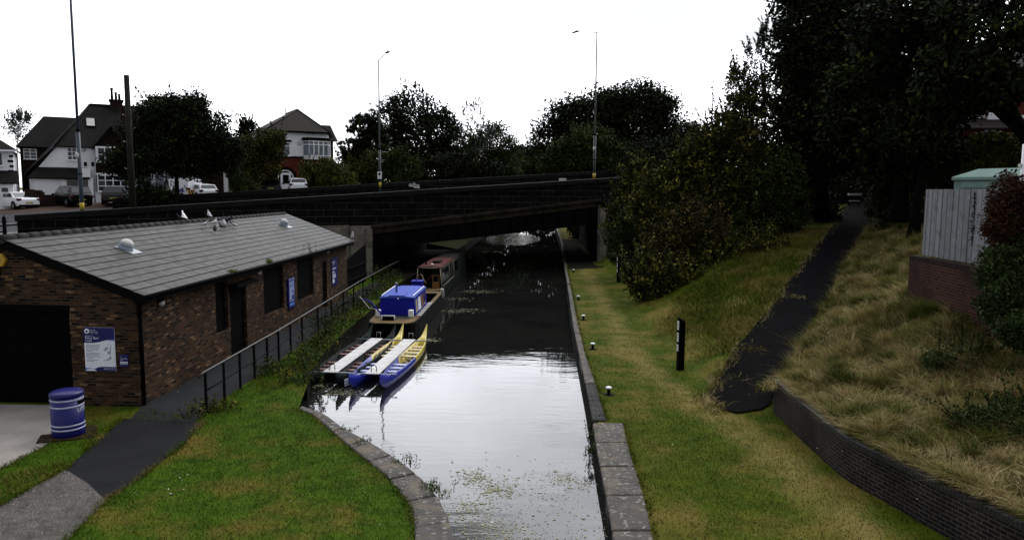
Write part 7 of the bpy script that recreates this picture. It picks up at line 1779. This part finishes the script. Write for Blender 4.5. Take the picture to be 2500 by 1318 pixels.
# long dry grass on the bank
bank = [(x + .12, y) for x, y in WALLB[:9]][::-1] + [(p_.x + .02, p_.y) for p_ in RR[2:7]] + [(20, 42), (16, 31), (12, 24), (FA.x - .1, FA.y + .1), (FB.x - .15, FB.y), (10.9, 12), (10.5, 8)]
r_ = np.random.default_rng(9)
def dens(x, y): return np.clip((17 / np.maximum(y, 8)) ** 1.3, .2, 1)
def tumbled(name, n, h, wd, lean, mat, seed, keep=None):
    """long grass lodged in drifting directions, like a neglected bank after rain"""
    xy = scatter(bank, n, seed, dens); rr = np.random.default_rng(seed + 100)
    if keep is not None: xy = xy[keep(xy[:, 0], xy[:, 1]) + rr.normal(0, .35, len(xy)) > 0]
    x, y = xy[:, 0], xy[:, 1]
    a = 2.6 + 1.5 * np.sin(x * 1.7 + 2 * np.sin(y * .8)) + 1.3 * np.sin(y * 2.3 + x) + rr.normal(0, .7, len(x))
    hh = h * (.75 + .4 * np.sin(x * 2.7 + 1) * np.sin(y * 2.1)) 
    o = blades(name, xy, h_bank, hh, wd, lean, mat, seed, 2, (np.cos(a) * 1.1, np.sin(a) * .8)); o['kind'] = 'stuff'
tumbled('dry_bank_grass', 480000, .26, .011, .8, M['drygrass'], 10)
tumbled('tall_straw', 42000, .5, .010, .75, leafmat('straw', [(.28, .215, .085), (.19, .14, .045), (.52, .43, .23)], .8, .9), 13, lambda x, y: np.sin(x * 1.3 + 2) * np.sin(y * 1.1 + x))
tumbled('green_bank_grass', 230000, .25, .013, .7, grassmat('lush_bank_grass', (.05, .075, .008), (.10, .12, .012), (.16, .14, .03)), 15, lambda x, y: np.sin(x * 1.2 - 1.4) * np.sin(y * .75 + 2.2) + .16)
tumbled('rusty_seed_heads', 26000, .42, .016, .45, leafmat('rusty_stalk', [(.10, .045, .018), (.07, .03, .012), (.16, .09, .04)], .8, .9), 19, lambda x, y: np.sin(x * 1.9 + .5) * np.sin(y * 1.4 + 2) - .55)
tc_ = scatter(bank, 1500, 23, dens); rt = np.random.default_rng(24)
for nm_, mt_, q0_, q1_, hh_ in (('straw_tussock', leafmat('pale_straw', [(.32, .255, .11), (.22, .17, .06), (.58, .49, .27)], .8, .9), 60, 150, .4), ('green_tussock', leafmat('green_tussock_leaf', [(.04, .055, .008), (.07, .085, .012), (.14, .15, .025)], .8, .9), 150, 262, .38), ('brown_tussock', leafmat('brown_tussock_leaf', [(.09, .05, .018), (.06, .035, .012), (.17, .10, .04)], .8, .9), 262, 310, .48), ('dark_tussock', leafmat('dark_tussock_leaf', [(.015, .02, .004), (.03, .035, .007), (.06, .07, .012)], .8, .9), 310, 400, .36)):
    c_ = tc_[q0_:q1_]; k_ = 260; a_ = rt.uniform(0, 6.28, (len(c_), k_)); rr_ = rt.random((len(c_), k_)) ** .7 * rt.uniform(.15, .42, (len(c_), 1))
    X_ = (c_[:, :1] + np.cos(a_) * rr_ * .5).ravel(); Y_ = (c_[:, 1:] + np.sin(a_) * rr_ * .5).ravel(); ok_ = X_ > xw(Y_) + .1
    blades(nm_, np.stack([X_, Y_], 1)[ok_], h_bank, hh_ * np.repeat(rt.uniform(.6, 1.2, len(c_)), k_)[ok_], .012, .5, mt_, 25 + q0_, 2, ((np.cos(a_) * rr_ * 4 - .4).ravel()[ok_], (np.sin(a_) * rr_ * 4).ravel()[ok_]))['kind'] = 'stuff'
# ragged grass creeping over the ramp edges and the wall
eg = []
for A_ in (RL, RR):
    for i in range(len(A_) - 2):
        for t_ in np.linspace(0, 1, 420): p_ = A_[i].lerp(A_[i + 1], t_); eg.append((p_.x, p_.y))
for i_, w_ in ((3, .35), (2, .2), (4, .15)):
    for t_ in np.linspace(0, 1, int(900 * w_)): p_ = RL[i_].lerp(RR[i_], t_); eg.append((p_.x + .05 * sin(t_ * 9), p_.y + .25 * sin(t_ * 5) * t_))
eg = np.array(eg) + np.random.default_rng(4).normal(0, .13, (len(eg), 2)) + np.stack([np.sin(np.arange(len(eg)) * .013) * .1, np.zeros(len(eg))], 1) ; eg = eg[np.random.default_rng(6).random(len(eg)) < .8]
zr_f = lambda x, y: np.where(x < xw(y) - .8, h_low(x, y), h_bank(x, y)) + .035
blades('ramp_edge_grass', eg, zr_f, .16, .02, .8, M['drygrass'], 17, 2)['kind'] = 'stuff'
we = []
for i in range(len(bk) - 1):
    for t_ in np.linspace(0, 1, 130): p_ = bk[i].lerp(bk[i + 1], t_); we.append((p_.x, p_.y))
we = np.array(we) + np.random.default_rng(5).normal(0, .05, (len(we), 2)); blades('wall_top_grass', we, lambda x, y: np.full_like(x, WTOP - .03), .26, .014, .8, M['drygrass'], 18, 2, (-.7, -.3))['kind'] = 'stuff'

# ---- floating weed, scum and leaves on the water
fl = []; rg = np.random.default_rng(31)
def patch(px, py, rx, ry, n, s=1.0):
    t_ = rg.normal(0, .5, (n, 2)); q_ = np.array([G(px + a * rx, py + b * ry, WZ) for a, b in t_]); fl.append((q_, s))
for a in ((1160, 1165, 45, 22, 520), (1210, 1195, 50, 30, 420), (1150, 1240, 60, 26, 420), (1190, 1290, 80, 30, 480), (1370, 1165, 40, 18, 240), (1300, 1180, 90, 40, 160), (1420, 1185, 30, 20, 90), (1170, 712, 60, 5, 420), (1120, 730, 40, 4, 200), (1110, 760, 40, 6, 260), (1150, 757, 40, 5, 220), (1050, 830, 28, 5, 220), (835, 958, 50, 10, 520), (775, 940, 30, 6, 160), (1215, 615, 30, 3, 160), (1300, 600, 30, 2, 90)): patch(*a)
patch(1290, 1350, 260, 60, 3000, 1.0); patch(1280, 1240, 240, 110, 700, .7)
q_ = np.concatenate([f[0] for f in fl]); ok = np.ones(len(q_), bool)
wpoly = [(p_[0], p_[1]) for p_ in copW] + [(p_[0], p_[1]) for p_ in inS[::-1]] + [(p_[0] - .02, p_[1]) for p_ in inB[::-1]] + [(p_[0] - .02, p_[1]) for p_ in inR[::-1]] + [(1.5, 90), (-8, 90)] + bankL[:8][::-1]
q_ = q_[inside(wpoly, q_[:, 0], q_[:, 1])]
c3 = np.stack([q_[:, 0], q_[:, 1], np.full(len(q_), WZ + .004)], 1)
n = len(c3); a = rg.uniform(0, 2 * pi, n); L = rg.lognormal(-4.75, .6, n)[:, None] * (1 + .02 * q_[:, 1:2]); da = np.stack([np.cos(a), np.sin(a), np.zeros(n)], 1) * L; db = np.stack([-np.sin(a), np.cos(a), np.zeros(n)], 1) * L * rg.uniform(.4, .9, (n, 1))
c3[:, 2] += rg.uniform(0, .006, n)
v = np.stack([c3 - da, c3 + db * .9 - da * .3, c3 + db + da * .4, c3 + da, c3 - db * .8 + da * .2, c3 - db], 1).reshape(-1, 3)
np_mesh('floating_weed', v, np.arange(n * 6).reshape(n, 6), M['scum'])['kind'] = 'stuff'
# fallen leaves and daisies on the lawns
xy = np.concatenate([scatter(lawn_poly[:-3] + [(-10, 18), (-10, 9)], 900, 41, near), scatter(tow, 700, 42, near)]); xy = xy[(xy[:, 1] > 9)]
leaf_mesh('fallen_leaves', np.stack([xy[:, 0], xy[:, 1], zr_f(xy[:, 0], xy[:, 1]) * (xy[:, 0] > 0) + .045], 1), .045, M['litterleaf'], None, 1.5, .6, 8)['kind'] = 'stuff'
r_ = np.random.default_rng(55); fx = []
for px, py, n_ in ((2005, 800, 10), (2010, 830, 14), (2080, 705, 6), (2150, 640, 8), (420, 1190, 7), (470, 1150, 5)):
    for i in range(n_):
        a_, b_ = r_.normal(0, 12, 2)
        d_ = ray(px + a_, py + b_); t_ = 8.0
        while t_ < 60:
            X_, Y_ = d_.x * t_, d_.y * t_; zg = 0 if X_ < 1 else gz_right(X_, Y_)
            if CAM_H + d_.z * t_ <= zg + (.03 if X_ < 1 else .3): fx.append((X_, Y_, CAM_H + d_.z * t_)); break
            t_ += .1
leaf_mesh('wild_flowers', np.array(fx), .035, M['white'], None, 1.5, .9, 9)['kind'] = 'stuff'
# dark shrubs added to shut out sky light over the upper ramp
UG = 'shrubs added to shade the upper ramp'
for px, py, Y, rx, ry, lb_ in ((1985, 520, 46, 60, 55, 'added dark holly like shrub left of the upper ramp'), (2030, 470, 54, 70, 60, 'added black shrub at the left of the ramp barrier'), (2172, 520, 46, 45, 38, 'added dark shrub right of the upper ramp beside the trunks'), (2100, 440, 58, 90, 55, 'added black thicket behind the ramp barrier'), (2215, 540, 40, 55, 40, 'added low dark shrub left of the plank fence foot')):
    p = at(px, 600, Y); z = gz_right(p.x, p.y)
    tree('shrub', lb_, (p.x, p.y, z - .1), [pxblob(px, py, rx, ry, Y), pxblob(px + rx * .5, py + ry * .3, rx * .6, ry * .7, Y - .5), pxblob(px - rx * .5, py + ry * .4, rx * .6, ry * .6, Y + .5)], 6000, .17, M['lf_dark'], r0=.06, group=UG, cat='shrub', stem='stem', crown='foliage', clump=.4, shoots=30)
tree('tree', 'broad dark tree leaning over the canal far beyond the bridge', (-11.5, 150, 2.5), [(-6, 150, 7.5, 6, 5, 5), (1, 152, 7.0, 6, 5, 5.2), (7, 150, 7.5, 5, 5, 5), (-3, 156, 9.5, 6, 4, 4), (3, 158, 4, 8, 4, 4), (1.5, 151, 11.5, 5, 4, 3.4), (-4.5, 151, 11.5, 5, 4, 3.2), (6, 151, 12, 4, 4, 4)], 44000, .55, M['lf_dark'], r0=.3, group='trees along the canal beyond the bridge', clump=1.1)
T('dark trees closing the gap between the houses', 590, 92, [(560, 425, 60, 40), (620, 420, 60, 42), (520, 420, 50, 40), (690, 430, 50, 30)], 12000, .4, 'lf_dark', r0=.2, clump=.9)
for px, py, Y, rx, ry, lb_ in ((2455, 900, 13.6, 70, 45, 'dark bramble sprawling on the bank below the climber'), (2360, 790, 16.5, 55, 30, 'low dark bramble at the foot of the red brick wall')):
    d_ = at(px, py, Y); z = gz_right(d_.x, d_.y)
    tree('bramble', lb_, (d_.x, d_.y, z - .05), [(d_.x, d_.y, z + .15, .55, .5, .3), (d_.x + .45, d_.y + .3, z + .1, .45, .5, .28), (d_.x - .4, d_.y + .25, z + .08, .4, .4, .22)], 2600, .065, M['lf_ivy'], r0=.02, cat='bramble', group='brambles on the dry bank', stem='stem', crown='foliage', clump=.16, shoots=26, slen=.5, per=30)
tree('bush', 'added bush darkening the towpath edge just past the bridge', (4.4, 88, 0), [(4.2, 88, 1.2, 1.5, 3, 1.5), (5.2, 94, 1.6, 2, 4, 2)], 5000, .22, M['lf_dark'], r0=.06, cat='bush', group='bushes on the canal banks beyond the bridge', stem='stem', crown='foliage', clump=.5)  # bush put in to darken the bright bank seen under the bridge
